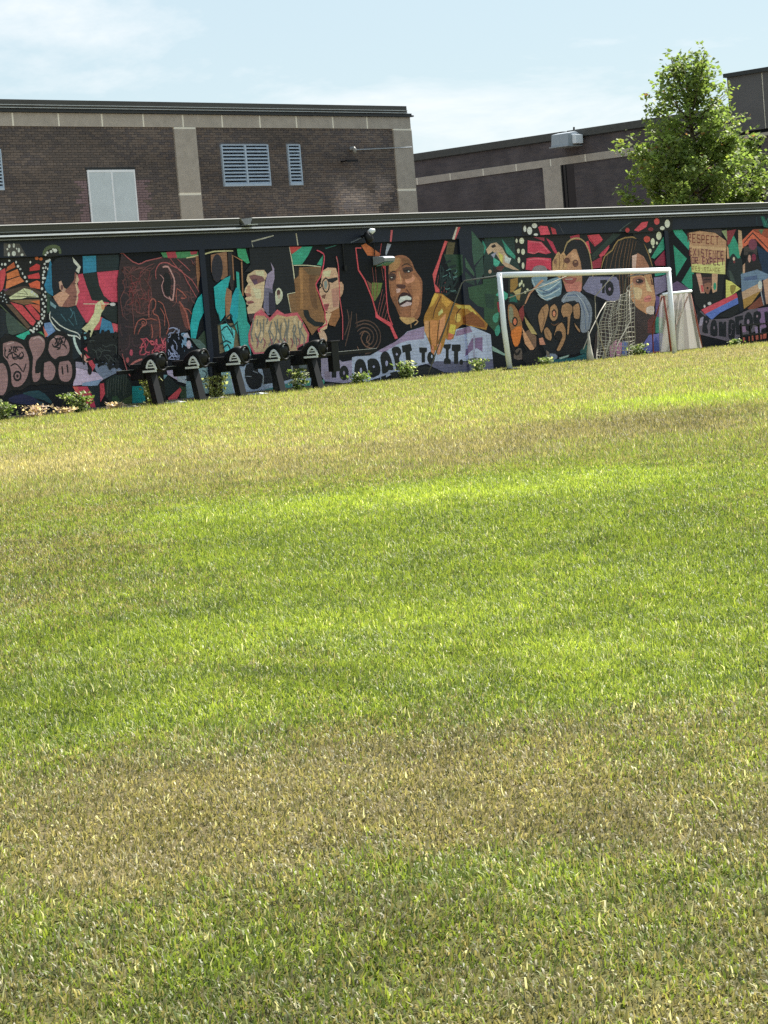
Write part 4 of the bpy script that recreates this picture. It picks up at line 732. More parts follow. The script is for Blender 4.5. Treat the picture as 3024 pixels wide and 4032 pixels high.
[1,43,192,86,98,24,-6537,987,-6527,1013,-6512,1045,-6489,1071,-6461,1089,-6424,1089,-6393,1083],
[1,44,192,86,98,24,-6437,941,-6464,953,-6497,969,-6525,990,-6553,1004,-6588,995,-6617,981],
[1,45,192,86,98,24,-6430,1081,-6397,1089,-6362,1093,-6347,1083,-6342,1063,-6344,1032,-6349,1005],
[1,46,192,86,98,24,-6394,1030,-6420,1044,-6454,1058,-6490,1063,-6523,1058,-6549,1033,-6566,1008],
[1,45,192,86,98,24,-6597,1096,-6602,1068,-6614,1035,-6643,1019,-6673,1002,-6684,970,-6689,941],
[1,49,192,86,98,24,-6424,1134,-6401,1153,-6372,1178,-6345,1201,-6324,1220,-6320,1222,-6324,1220],
[1,50,192,86,98,24,-6428,1042,-6394,1043,-6359,1050,-6344,1071,-6338,1099,-6333,1133,-6330,1161],
[1,51,192,86,98,24,-6562,1177,-6576,1151,-6597,1123,-6631,1113,-6666,1115,-6693,1136,-6712,1158],
[1,36,192,86,98,24,-6818,1086,-6836,1061,-6850,1031,-6836,1003,-6809,983,-6773,977,-6741,978],
[1,52,192,86,98,24,-6713,1189,-6682,1187,-6646,1179,-6623,1155,-6600,1135,-6564,1142,-6534,1154],
[1,53,192,86,98,24,-6585,1128,-6556,1118,-6525,1100,-6515,1072,-6516,1040,-6533,1009,-6551,985],
[1,54,192,86,98,24,-6556,1213,-6557,1184,-6566,1152,-6595,1137,-6631,1128,-6669,1122,-6699,1120],
[1,39,192,86,98,24,-6854,1170,-6882,1157,-6913,1137,-6931,1108,-6946,1082,-6965,1077,-6981,1078],
[1,37,192,86,98,24,-6815,982,-6842,966,-6874,949,-6896,945,-6912,945,-6918,946,-6920,946],
[1,51,192,86,98,24,-6344,1091,-6373,1103,-6402,1122,-6411,1151,-6415,1182,-6423,1208,-6431,1226],
[1,46,192,86,98,24,-6662,970,-6651,949,-6639,929,-6637,926,-6641,929,-6651,929,-6662,930],
[1,46,192,86,98,24,-6566,935,-6550,929,-6538,922,-6547,922,-6563,924,-6575,925,-6584,925],
[1,40,192,86,98,24,-6988,982,-6968,1003,-6944,1031,-6932,1062,-6916,1087,-6881,1093,-6848,1092],
[1,51,192,86,98,24,-6752,1206,-6776,1224,-6807,1240,-6840,1235,-6875,1228,-6912,1234,-6940,1241],
[1,38,192,86,98,24,-6948,950,-6931,948,-6920,946,-6935,947,-6959,948,-6980,950,-6996,951],
[1,41,192,86,98,24,-6987,973,-6979,961,-6965,949,-6939,946,-6910,945,-6882,944,-6861,942],
[1,55,192,86,98,24,-6496,1061,-6525,1074,-6552,1095,-6553,1124,-6547,1157,-6544,1191,-6543,1218],
[1,52,192,86,98,24,-6904,1210,-6880,1194,-6854,1171,-6841,1143,-6835,1113,-6833,1078,-6833,1051],
[1,52,192,86,98,24,-6432,982,-6432,1010,-6428,1044,-6409,1070,-6389,1096,-6378,1130,-6371,1157],
[1,54,192,86,98,24,-6445,977,-6470,959,-6500,938,-6521,928,-6540,922,-6559,922,-6573,924],
[1,53,150,60,80,20,-6871,1068,-6845,1071,-6815,1079,-6799,1100,-6786,1124,-6766,1148,-6751,1166],
[1,53,150,60,80,20,-6881,1195,-6863,1213,-6839,1232,-6817,1242,-6798,1247,-6792,1248,-6792,1246],
[1,42,150,60,80,20,-6970,1036,-6980,1020,-6990,997,-6993,972,-6987,952,-6960,947,-6934,947],
[1,56,150,60,80,20,-6632,1028,-6619,1048,-6604,1074,-6600,1100,-6594,1124,-6568,1141,-6544,1152],
[1,55,150,60,80,20,-6509,1014,-6483,1015,-6451,1013,-6426,999,-6402,988,-6374,1001,-6352,1016],
[1,54,150,60,80,20,-6860,1077,-6861,1099,-6860,1128,-6858,1154,-6851,1179,-6828,1198,-6806,1212],
[1,57,150,60,80,20,-6563,1205,-6582,1189,-6601,1166,-6601,1141,-6594,1115,-6588,1087,-6583,1065],
[1,58,150,60,80,20,-6616,990,-6609,1013,-6596,1038,-6568,1048,-6542,1057,-6533,1084,-6531,1108],
[1,59,150,60,80,20,-6386,1090,-6409,1100,-6439,1108,-6468,1106,-6496,1100,-6528,1095,-6553,1091],
[1,60,150,60,80,20,-6375,1088,-6359,1072,-6344,1049,-6344,1024,-6350,997,-6353,970,-6356,948],
[1,38,150,60,80,20,-6742,1003,-6741,978,-6744,952,-6764,941,-6787,938,-6799,937,-6806,939],
[1,59,150,60,80,20,-6563,995,-6544,1010,-6519,1029,-6497,1049,-6474,1062,-6445,1056,-6421,1045],
[1,36,190,110,105,39,-7268,746,-7207,782,-7124,822,-7022,847,-6938,862],
[0,40,190,80,100,0,-7153,995,-7165,959,-7188,938,-7212,940,-7230,963,-7233,999,-7222,1035,-7199,1056,-7174,1054,-7156,1031],
[0,37,170,80,85,0,-7258,865,-7269,836,-7292,818,-7316,820,-7334,840,-7338,870,-7327,899,-7305,916,-7280,915,-7262,895],
[1,41,170,90,90,23,-7418,994,-7376,827,-7324,648,-7279,581,-7245,557],
[1,36,150,156,190,18,-6251,1137,-6255,1154,-6260,1169,-6262,1162,-6262,1154,-6260,1172,-6257,1191],
[1,36,150,156,190,18,-6050,836,-6081,850,-6123,865,-6163,874,-6203,876,-6245,861,-6277,845],
[1,36,150,156,190,18,-6038,1376,-6002,1360,-5965,1345,-5958,1348,-5960,1348,-5963,1320,-5967,1292],
[1,37,150,156,190,18,-6263,834,-6235,854,-6199,880,-6169,909,-6138,929,-6095,922,-6060,909],
[1,38,150,156,190,18,-6127,867,-6166,867,-6208,875,-6222,906,-6231,943,-6252,978,-6270,1005],
[1,38,150,156,190,18,-6254,833,-6278,827,-6301,821,-6304,820,-6301,821,-6301,821,-6301,821],
[1,50,150,156,190,18,-6035,1357,-6050,1376,-6075,1396,-6114,1402,-6156,1400,-6193,1391,-6220,1381],
[1,39,150,156,190,18,-6064,981,-6053,1012,-6047,1052,-6056,1087,-6073,1120,-6102,1150,-6126,1173],
[1,38,150,156,190,18,-6102,815,-6095,812,-6081,807,-6054,805,-6029,804,-6023,803,-6024,804],
[1,39,150,156,190,18,-6241,920,-6204,925,-6160,923,-6131,899,-6103,873,-6060,865,-6023,863],
[1,36,150,156,190,18,-5991,1217,-5987,1186,-5982,1159,-5981,1163,-5980,1178,-5978,1195,-5976,1210],
[1,40,150,156,190,18,-6149,825,-6160,855,-6177,891,-6201,920,-6228,946,-6258,972,-6281,990],
[1,50,150,156,190,18,-6180,1301,-6191,1267,-6207,1232,-6232,1224,-6254,1224,-6257,1219,-6255,1215],
[1,41,150,156,190,18,-6195,1055,-6187,1023,-6173,986,-6145,959,-6120,933,-6113,893,-6113,861],
[1,40,150,156,190,18,-6031,814,-6026,821,-6020,836,-6016,867,-6014,894,-6014,891,-6015,881],
[1,51,150,156,190,18,-6037,1297,-6001,1300,-5965,1309,-5957,1335,-5958,1360,-5958,1363,-5959,1359],
[1,52,150,156,190,18,-5988,1237,-5987,1268,-5989,1309,-5991,1348,-6004,1380,-6045,1389,-6084,1390],
[1,53,150,156,190,18,-6059,1358,-6083,1332,-6117,1306,-6158,1307,-6198,1309,-6229,1286,-6249,1262],
[1,42,150,156,190,18,-6143,1078,-6147,1046,-6144,1006,-6122,978,-6093,952,-6066,920,-6045,894],
[1,41,150,156,190,18,-6269,892,-6277,923,-6285,955,-6286,961,-6285,957,-6285,956,-6285,955],
[1,41,150,156,190,18,-6291,825,-6264,821,-6229,817,-6198,814,-6168,813,-6138,811,-6116,809],
[1,43,150,156,190,18,-6162,1087,-6171,1054,-6173,1015,-6144,990,-6116,965,-6123,927,-6136,894],
[1,36,120,150,180,26,-5801,1050,-5803,1074,-5812,1100,-5837,1112,-5864,1123,-5887,1143,-5903,1161],
[1,37,120,150,180,26,-5827,1118,-5846,1101,-5871,1083,-5900,1075,-5922,1075,-5924,1085,-5920,1095],
[1,38,120,150,180,26,-5863,1132,-5840,1121,-5810,1110,-5780,1107,-5753,1101,-5734,1079,-5723,1057],
[1,36,120,150,180,26,-5798,1230,-5797,1253,-5803,1277,-5829,1281,-5859,1280,-5882,1281,-5897,1282],
[1,39,120,150,180,26,-5838,1138,-5864,1129,-5891,1114,-5900,1090,-5903,1063,-5913,1035,-5921,1013],
[1,40,120,150,180,26,-5801,1127,-5814,1146,-5830,1171,-5844,1194,-5853,1218,-5851,1246,-5847,1269],
[1,41,120,150,180,26,-5813,1036,-5831,1052,-5852,1073,-5865,1096,-5876,1120,-5891,1145,-5904,1164],
[1,42,120,150,180,26,-5815,1055,-5791,1046,-5760,1038,-5730,1042,-5702,1044,-5678,1025,-5662,1007],
[1,42,120,150,180,26,-5851,1116,-5847,1139,-5840,1168,-5830,1193,-5816,1216,-5791,1236,-5770,1250],
[1,36,120,150,180,26,-5871,960,-5869,955,-5868,950,-5870,950,-5872,950,-5874,951,-5876,951],
[1,43,120,150,180,26,-5675,1070,-5699,1058,-5729,1048,-5755,1057,-5782,1070,-5813,1077,-5838,1082],
[1,37,120,150,180,26,-5883,1227,-5892,1245,-5900,1264,-5900,1275,-5897,1282,-5897,1283,-5897,1282],
[1,44,120,150,180,26,-5879,1229,-5859,1212,-5842,1190,-5850,1166,-5863,1141,-5863,1112,-5860,1089],
[1,43,120,150,180,26,-5812,1148,-5807,1170,-5801,1199,-5791,1226,-5786,1250,-5796,1267,-5808,1277],
[0,45,170,172,195,0,-5853,1262,-5756,1292,-5698,1184,-5882,1212],
[0,44,190,170,185,0,-5686,1061,-5703,1015,-5737,988,-5775,990,-5802,1021,-5808,1068,-5791,1114,-5757,1142,-5719,1139,-5692,1109],
[0,50,34,164,170,0,-5214,2068,-5224,1736,-5426,1483,-5558,1167,-5674,1183,-5671,1409,-5564,1717,-5422,1920],
[0,46,140,96,72,0,-5374,2721,-5220,2716,-5288,2404,-5396,2094,-5395,2443],
[0,51,130,96,72,0,-5283,1686,-5177,1734,-5181,1295,-5283,1283],
[0,52,44,60,46,0,-5512,1156,-5328,1303,-5158,1223,-5198,892,-5322,952],
[0,53,80,100,96,0,-5698,1184,-5467,1136,-5316,1004,-5332,865,-5530,1000],
[0,0,122,160,176,0,-6587,547,-6324,529,-6566,338,-6607,376],
[0,36,186,172,206,0,-6378,662,-6125,645,-6106,410,-6336,530],
[0,0,166,176,192,0,-6099,565,-5867,550,-5870,324,-6096,392],
[0,1,132,166,186,0,-5887,377,-5735,366,-5694,14,-5905,30],
[0,2,56,76,56,0,-6083,304,-5900,273,-5899,38,-6056,41],
[0,37,22,35,40,0,-6338,512,-6083,304,-6043,249,-6383,126,-6472,159,-6574,365],
[0,38,206,80,92,0,-6387,92,-6059,271,-6029,213,-6184,42,-6370,39],
[0,38,120,120,110,0,-6589,340,-6473,150,-6642,85],
[0,0,140,170,180,0,-5623,621,-5171,609,-5231,102,-5634,123],
[1,1,26,36,52,20,-5871,515,-5847,482,-5832,443,-5868,415,-5909,396],
[1,1,26,36,52,21,-5440,556,-5374,526,-5330,479,-5410,395,-5514,333,-5568,371,-5598,427],
[1,2,26,36,52,21,-5392,360,-5327,337,-5268,298,-5280,228,-5318,179,-5362,227,-5400,290],
[1,2,26,36,52,21,-5539,528,-5462,172],
[1,3,26,36,52,20,-5629,569,-5572,515,-5526,439,-5565,347,-5617,271],
[1,2,26,36,52,21,-5326,513,-5270,580],
[0,0,146,180,186,0,-4980,596,-4718,561,-4584,37,-5069,46],
[0,0,150,180,190,0,-4548,550,-4280,532,-4332,89,-4534,51],
[0,1,90,130,135,0,-5202,347,-5009,351,-5044,53,-5233,85],
],],
['painted_ribbon', 0.05, [
[0,39,138,98,76,0,-4979,2734,-4551,2786,-4577,2324,-4710,2258,-4953,2250,-5004,2428],
[0,40,38,36,48,0,-4693,2469,-4722,2352,-4774,2259,-4840,2209,-4906,2211,-4960,2266,-4990,2362,-4990,2480,-4962,2597,-4909,2690,-4844,2740,-4777,2738,-4724,2684,-4694,2588],
[0,40,45,38,42,0,-4529,2767,-4412,2764,-4405,2335,-4465,2036,-4518,2038,-4568,2235],
[0,41,40,164,170,0,-4973,2119,-4685,2266,-4509,2321,-4604,2095,-4706,1888,-4743,1571,-4878,1455,-4972,1724],
[0,42,150,106,80,0,-4638,2097,-4515,2021,-4549,1739,-4632,1486,-4728,1500,-4706,1888],
[0,0,112,100,76,0,-4944,1405,-4348,1409,-4362,983,-4951,841],
[0,43,50,158,150,0,-4354,2395,-4278,2374,-4292,2046,-4177,1774,-4170,1418,-4099,1325,-4152,1149,-4142,756,-4365,752,-4438,1165,-4616,1618,-4506,1932,-4366,2085],
[0,44,30,150,166,0,-4390,2086,-4316,2047,-4408,1519,-4522,1383,-4616,1618,-4506,1932],
[0,45,90,190,195,0,-4887,1385,-4714,1411,-4513,1258,-4603,909,-4827,869,-4868,1137],
[1,42,14,46,52,31,-4920,1615,-4898,1491],
[1,46,14,46,52,31,-4947,1388,-4860,1430,-4754,1484,-4666,1543,-4596,1582,-4567,1551,-4556,1509],
[1,47,14,46,52,31,-4774,1520,-4713,1422,-4626,1335,-4513,1371,-4419,1431],
[1,48,14,46,52,31,-4875,1278,-4805,1330,-4720,1358,-4648,1271,-4596,1174],
[1,49,14,46,52,31,-4859,1207,-4800,1097],
[1,50,14,46,52,31,-4930,1017,-4863,1051,-4778,1078,-4699,1052,-4639,1017],
[1,51,14,46,52,31,-4867,942,-4806,982,-4738,1005,-4701,945,-4680,878],
[1,48,14,46,52,32,-4445,1414,-4436,1301,-4426,1165,-4423,1060,-4423,987],
[1,49,14,46,52,31,-4604,1316,-4578,1120],
[1,44,150,106,78,42,-4434,2230,-4414,2707,-4158,2592],
[1,45,150,106,78,51,-4185,2575,-4226,1919],
[0,46,58,150,110,0,-4282,2830,-4052,2823,-3974,2547,-4042,2531,-4271,2681],
],],
['painted_cap_portrait', 0.05, [
[0,47,20,23,32,0,-3952,2861,-2837,2828,-2804,2419,-2778,1928,-3024,1902,-2973,1519,-3103,1453,-3404,1487,-3550,2374,-4047,2375,-4148,2361,-3957,2514],
[0,48,216,180,150,0,-4054,2322,-3846,2403,-3597,2394,-3521,2301,-3596,2197,-3638,2055,-3676,1841,-3754,1666,-3945,1568,-4139,1563,-4154,1685,-4088,1721,-4158,1756,-4134,1809,-4182,1864,-4102,1914,-4184,1989,-4154,2059,-4057,2144,-4101,2217],
[0,49,226,198,166,0,-3848,2385,-3612,2377,-3612,2269,-3809,2295],
[0,49,226,196,166,0,-3960,2069,-3741,2024,-3738,1844,-3887,1851],
[0,50,126,86,88,0,-4027,2294,-3881,2315,-3662,2271,-3592,2188,-3739,2149,-3893,2110,-3969,2203],
[0,51,92,66,90,0,-3956,2202,-3819,2206,-3802,2142,-3904,2120],
[1,52,50,35,45,19,-3968,2212,-3818,2215],
[0,49,160,110,100,0,-4169,1971,-4023,1955,-3994,1906,-4125,1890],
[0,50,196,150,125,0,-4079,2109,-4017,2107,-4010,1964,-4143,1987],
[0,49,156,98,98,0,-4149,1806,-3990,1816,-3933,1773,-4112,1744],
[1,50,90,50,55,15,-4130,1782,-3957,1779],
[0,49,190,140,130,0,-3970,1565,-3759,1666,-3674,1644,-3700,1529,-3900,1530],
[0,50,66,48,56,0,-4144,1560,-3821,1562,-3931,1478,-4089,1396],
[0,51,152,136,166,0,-3533,2302,-3372,2386,-3404,2540,-3325,2420,-3336,2222,-3404,2081,-3448,1921,-3599,1964,-3628,2055],
[0,52,112,106,132,0,-3638,2055,-3417,2010,-3408,1829,-3467,1544,-3603,1506,-3711,1646],
[0,53,50,45,65,0,-3524,1960,-3373,1918,-3383,1558,-3492,1482,-3572,1549],
[0,52,226,206,186,0,-3348,1953,-3298,2013,-3237,2033,-3188,2001,-3154,1944,-3150,1881,-3169,1818,-3214,1769,-3268,1733,-3319,1704,-3356,1715,-3365,1828],
[0,53,95,62,62,0,-3211,1932,-3226,1895,-3254,1872,-3285,1874,-3307,1898,-3312,1937,-3298,1974,-3270,1997,-3239,1995,-3216,1971],
[0,54,200,175,160,0,-3228,1857,-3237,1830,-3254,1814,-3273,1815,-3286,1832,-3288,1860,-3279,1887,-3262,1903,-3244,1903,-3230,1885],
[1,48,205,196,170,28,-2851,2823,-2800,2455,-2773,1924,-3012,1898,-2960,1537],
],],
['painted_glasses_portrait', 0.05, [
[0,49,130,95,66,0,-3001,1880,-2766,1918,-2776,1510,-2955,1518],
[0,49,186,70,70,0,-2851,2823,-2504,2816,-2779,2672,-2831,2710],
[0,50,54,150,126,0,-2805,2673,-2505,2813,-2207,2809,-2344,2640,-2546,2465,-2798,2470],
[0,0,60,150,126,0,-2106,2449,-1894,2644,-1953,2416],
[0,0,40,95,90,0,-1845,2771,-1508,2820,-1482,2812,-1807,2751],
[0,50,138,98,66,0,-2796,2183,-2630,2413,-2008,2391,-2028,2226,-2200,2104,-2191,1957,-2096,1659,-2037,1491,-2019,1306,-2259,1172,-2429,1053,-2605,1319,-2789,1510],
[0,51,30,30,30,0,-2771,2418,-2630,2413,-2662,2250,-2766,2182],
[0,51,114,80,56,0,-2334,2293,-2233,2325,-2152,2286,-2184,2187,-2234,2033,-2211,1783,-2198,1573,-2274,1554,-2360,1635,-2396,1785,-2404,1966,-2383,2151],
[0,52,164,118,78,0,-2627,2395,-2524,2391,-2620,1584,-2696,1597],
[0,53,112,88,66,0,-2529,2391,-2010,2372,-2067,2228,-2390,2258],
[0,52,22,28,33,0,-2615,1565,-2478,1559,-2438,1420,-2293,1321,-2082,1291,-2096,1215,-2331,1222,-2526,1333,-2603,1446],
[1,54,195,190,165,20,-2779,2455,-2611,2450,-2394,2441,-2177,2419,-2007,2398],
[0,54,205,165,140,0,-1986,2316,-1825,2378,-1589,2361,-1547,2226,-1547,2004,-1564,1746,-1601,1544,-1748,1477,-1908,1463,-2009,1505,-2043,1657,-2113,1844,-2118,1954,-2039,2135],
[0,55,226,196,162,0,-1966,2306,-1726,2325,-1790,2189,-1952,2205],
[0,55,180,130,118,0,-1772,1940,-1556,1967,-1602,1581,-1763,1570],
[0,56,192,150,126,0,-1530,2077,-1465,2078,-1411,2017,-1421,1925,-1460,1834,-1523,1773,-1574,1774,-1566,1926],
[0,57,24,24,34,0,-1879,2147,-1579,2175,-1558,2130,-1731,2063,-1858,2102],
[1,58,24,24,34,29,-2017,2093,-1968,2137,-1908,2170,-1860,2144,-1828,2089,-1826,2014,-1846,1943,-1888,1901,-1937,1888,-1976,1917,-2006,1968,-2016,2036,-2017,2093],
[1,55,24,24,34,27,-2179,2058,-2129,2076,-2076,2085,-2049,2050,-2049,2006,-2100,1978,-2158,1971,-2175,2012,-2179,2058],
[0,59,140,150,150,0,-1965,2095,-1895,2129,-1869,2054,-1917,1946,-1967,1966],
[0,55,152,82,86,0,-2023,1652,-1859,1658,-1951,1502,-2018,1542],
[1,56,90,40,45,16,-2009,1609,-1876,1622],
[0,55,120,80,70,0,-2076,1820,-1935,1855,-1974,1755,-2055,1777],
[0,56,150,100,66,0,-1908,1463,-1591,1562,-1595,1377,-1755,1191,-1910,1227,-1976,1341],
[0,57,222,172,142,0,-1987,1470,-1824,1459,-1960,1248,-1991,1167,-2270,1072,-2182,1159,-2035,1289],
[0,58,202,166,142,0,-2236,1094,-2167,1121,-2082,1111,-2036,1052,-2014,974,-2023,892,-2057,839,-2119,865,-2183,929,-2227,1016],
[1,60,216,76,98,29,-2099,2733,-2009,2704,-1918,2659,-1896,2606,-1907,2534,-1943,2426,-1991,2316,-2034,2239,-2081,2173,-2155,2115,-2206,2050,-2179,1953,-2126,1845,-2084,1727,-2048,1620,-2022,1559,-2008,1508,-2014,1435,-2021,1362,-1987,1302,-1987,1249,-2126,1197,-2261,1154,-2241,1125,-2187,1109],
[1,58,192,82,92,25,-1548,2596,-1530,2523,-1516,2373,-1534,2068,-1551,1745,-1532,1548,-1515,1373,-1540,1119,-1570,912],
[1,59,150,110,110,20,-1563,2578,-1526,2447],
[1,0,88,64,56,27,-1343,1513,-1318,1408,-1313,1269,-1394,1119,-1479,999],
[1,1,88,64,56,27,-1214,1469,-1246,1343,-1297,1175,-1379,994,-1449,849],
[1,2,88,64,56,27,-1374,1031,-1485,777],
[1,0,88,64,56,27,-1084,1425,-1088,1164],
[1,0,100,74,64,27,-1036,992,-1001,1016,-953,1040,-900,1046,-847,1041,-800,1023,-762,995,-741,959,-736,921,-750,883,-778,850,-828,827,-872,813],
[1,1,84,62,56,28,-1101,1058,-1037,1091,-951,1121,-863,1123,-779,1106,-708,1069,-655,1019,-630,958,-631,894,-662,835,-716,784,-801,752,-876,734],
[1,2,84,62,56,28,-1138,1140,-1042,1174,-916,1203,-797,1194,-686,1159,-599,1100,-539,1024,-518,938,-533,852,-587,773,-670,710,-792,673,-897,655],
[1,3,84,62,56,28,-1144,1221,-1019,1251,-860,1271,-716,1247,-589,1193,-493,1112,-434,1014,-423,907,-455,802,-534,710,-645,639,-800,603,-930,587],
[1,4,112,80,68,30,-883,1060,-953,999,-1009,917,-971,823,-894,742,-794,706,-708,693],
[1,5,112,80,68,30,-786,960,-826,911,-854,852,-808,805,-754,771],
[1,4,112,80,68,30,-1137,756,-1074,603],
],],
['spray_painted_letters', 0.05, [
[0,54,196,92,106,0,-4178,1169,-3945,1568,-3763,1630,-3558,1459,-3338,1610,-3147,1510,-2787,1528,-2676,1377,-2508,1094,-2543,931,-2871,823,-2858,713,-4067,752,-4189,974],
[0,55,190,162,126,0,-4094,1254,-3926,1522,-3703,1502,-3567,1387,-3350,1511,-3103,1453,-2807,1466,-2676,1268,-2556,1078,-2613,926,-2878,869,-2892,751,-3231,808,-4036,804,-4141,1007],
[1,56,122,118,112,40,-4005,1474,-4019,1403,-4042,1315,-4079,1245,-4106,1175,-4091,1085,-4068,1012],
[1,57,122,118,112,40,-3892,1445,-3912,1374,-3939,1286,-3976,1216,-3990,1146,-3928,1053,-3858,977],
[1,58,122,118,112,40,-3836,1390,-3825,1318,-3827,1228,-3870,1159,-3920,1090,-3950,1002,-3969,932],
[1,59,122,118,112,41,-3725,1443,-3737,1372,-3753,1283,-3767,1212,-3786,1141,-3818,1053,-3847,983],
[1,56,122,118,112,41,-3609,1455,-3644,1385,-3671,1296,-3643,1223,-3604,1149,-3592,1058,-3587,986],
[1,57,122,118,112,41,-3515,1377,-3561,1307,-3596,1219,-3543,1144,-3501,1070,-3574,984,-3659,917],
[1,58,122,118,112,41,-3442,1389,-3421,1315,-3403,1224,-3405,1152,-3427,1081,-3493,995,-3555,926],
[1,59,122,118,112,41,-3356,1422,-3365,1350,-3369,1260,-3347,1187,-3328,1113,-3339,1024,-3355,952],
[1,60,122,118,112,41,-3250,1346,-3276,1275,-3302,1186,-3310,1115,-3301,1042,-3260,949,-3219,874],
[1,61,122,118,112,41,-3164,1415,-3135,1341,-3115,1250,-3142,1179,-3182,1108,-3216,1020,-3242,949],
[1,62,122,118,112,41,-3038,1407,-3053,1335,-3074,1246,-3104,1175,-3130,1104,-3137,1014,-3136,941],
[1,56,122,118,112,41,-2931,1375,-2894,1300,-2867,1208,-2905,1137,-2951,1067,-2950,976,-2940,902],
[1,57,122,118,112,41,-2875,1323,-2921,1253,-2956,1164,-2921,1089,-2877,1014,-2878,923,-2889,851],
[1,56,122,118,112,42,-2781,1354,-2782,1281,-2782,1190,-2769,1117,-2764,1044,-2794,954,-2825,883],
[1,57,122,118,112,42,-2643,1326,-2700,1256,-2745,1168,-2703,1092,-2653,1017,-2667,926,-2691,855],
[1,59,150,88,96,30,-3977,1086,-3948,1047,-3926,994,-3954,936,-3988,890],
[1,60,150,88,96,30,-3792,1076,-3762,1036,-3740,983,-3768,925,-3803,879],
[1,59,150,88,96,30,-3605,1065,-3575,1025,-3553,972,-3581,914,-3616,868],
[1,60,150,88,96,30,-3417,1054,-3387,1014,-3365,961,-3393,903,-3428,857],
[1,62,150,88,96,30,-3228,1044,-3198,1003,-3176,950,-3204,892,-3239,845],
[1,63,150,88,96,30,-3038,1033,-3008,992,-2985,939,-3014,880,-3049,834],
[1,58,150,88,96,31,-2847,1022,-2817,981,-2794,928,-2823,869,-2858,822],
[0,59,206,180,146,0,-3918,1251,-3931,1205,-3954,1178,-3979,1179,-3995,1209,-3997,1255,-3984,1301,-3961,1328,-3936,1327,-3920,1297],
[0,61,206,180,146,0,-3783,1131,-3796,1085,-3819,1058,-3843,1059,-3860,1089,-3862,1135,-3849,1181,-3826,1208,-3801,1207,-3785,1177],
[0,58,206,180,146,0,-3617,1260,-3630,1214,-3653,1186,-3678,1188,-3695,1217,-3697,1264,-3684,1310,-3660,1337,-3636,1336,-3619,1306],
[0,59,206,180,146,0,-3471,1214,-3484,1168,-3508,1141,-3533,1142,-3549,1172,-3551,1219,-3538,1265,-3515,1292,-3490,1291,-3473,1261],
[0,61,206,180,146,0,-3335,1085,-3348,1039,-3372,1012,-3397,1013,-3413,1043,-3415,1090,-3402,1136,-3379,1163,-3354,1162,-3337,1132],
[0,62,206,180,146,0,-3160,1271,-3174,1225,-3197,1197,-3222,1198,-3239,1228,-3241,1275,-3228,1321,-3204,1349,-3179,1347,-3163,1318],
[0,64,206,180,146,0,-3030,1078,-3044,1031,-3067,1004,-3092,1005,-3109,1035,-3112,1082,-3098,1128,-3075,1156,-3049,1155,-3033,1125],
[0,58,206,180,146,0,-2842,1367,-2855,1321,-2879,1293,-2905,1294,-2921,1324,-2924,1371,-2910,1418,-2887,1445,-2861,1444,-2844,1414],
[0,58,206,180,146,0,-2697,1287,-2710,1241,-2734,1213,-2760,1214,-2777,1244,-2779,1292,-2766,1338,-2742,1366,-2716,1364,-2699,1334],
],],
['painted_banner', 0.05, [
[0,1,164,180,214,0,-4750,582,-4337,555,-4149,686,-3878,668,-3841,343,-3304,197,-3044,234,-2529,216,-2577,36,-3325,17,-4328,10,-4672,9],
[0,2,30,33,42,0,-4284,587,-4132,622,-3985,603,-3969,520,-3976,424,-3914,386,-3861,344,-3878,236,-3936,134,-4038,95,-4145,91,-4211,110,-4261,157,-4313,238,-4343,341,-4337,475],
[1,3,150,160,180,19,-4323,367,-4164,347],
[1,3,150,160,180,23,-4115,451,-3996,407],
[0,4,34,37,46,0,-4005,641,-2481,616,-2361,315,-2712,211,-3065,271,-3304,197,-3861,173,-3820,413],
[0,5,152,156,166,0,-3060,635,-3004,631,-3033,278,-3077,281],
[0,5,96,106,116,0,-2886,587,-2640,590,-2631,406,-2819,397],
[0,5,152,166,190,0,-2817,364,-2689,355,-2703,237,-2808,226],
[0,5,150,160,172,0,-3861,344,-3828,351,-3862,164,-3900,167],
[0,2,80,150,150,0,-3836,73,-3078,163,-3094,28,-3783,-12],
[0,2,80,160,140,0,-2718,156,-2556,163,-2596,47,-2730,56],
[0,0,80,165,145,0,-2315,146,-2157,154,-2185,27,-2315,36],
[0,5,160,150,182,0,-2212,572,-1803,574,-1602,468,-894,516,-443,630,-522,-26,-1220,61,-1626,39,-2149,113,-2245,233],
[0,6,150,135,160,0,-2152,301,-1991,327,-1984,160,-2144,153],
[0,6,170,178,214,0,-1208,555,-774,547,-487,642,2,783,269,901,390,971,854,1041,971,1054,950,882,1874,811,1918,935,2429,976,3038,765,3040,229,2822,239,2468,305,2161,246,1572,264,876,267,299,212,-75,138,-561,24,-945,28,-1375,62,-1318,543],
[0,7,150,130,166,0,2,783,269,901,418,969,927,1047,896,789,368,781,138,747,-385,575,-545,623],
[0,7,142,116,150,0,1894,786,1944,904,2369,979,2450,853,2140,811],
[0,7,120,96,136,0,2428,720,2765,721,2727,403,2551,497,2397,467,2143,341,2198,498],
[0,7,96,96,122,0,905,265,1227,306,2159,226,2465,285,2851,222,3040,225,3046,26,2430,-11,1836,9,1430,56],
[0,8,150,150,180,0,2467,797,2524,774,2468,305,2407,299],
[0,8,22,25,30,0,125,167,872,228,1430,56,1249,4,102,-22],
[0,7,18,22,27,0,-2007,461,-1680,443,-1691,344,-1798,347,-1820,164,-1956,173,-1935,356,-2016,380],
[0,8,18,22,27,0,-1450,235,-1472,170,-1516,120,-1575,95,-1637,99,-1689,132,-1720,187,-1726,254,-1705,318,-1660,368,-1602,394,-1540,390,-1488,357,-1456,302],
[0,9,150,140,170,0,-1559,242,-1568,219,-1584,205,-1602,206,-1615,222,-1618,246,-1609,270,-1593,284,-1575,282,-1562,267],
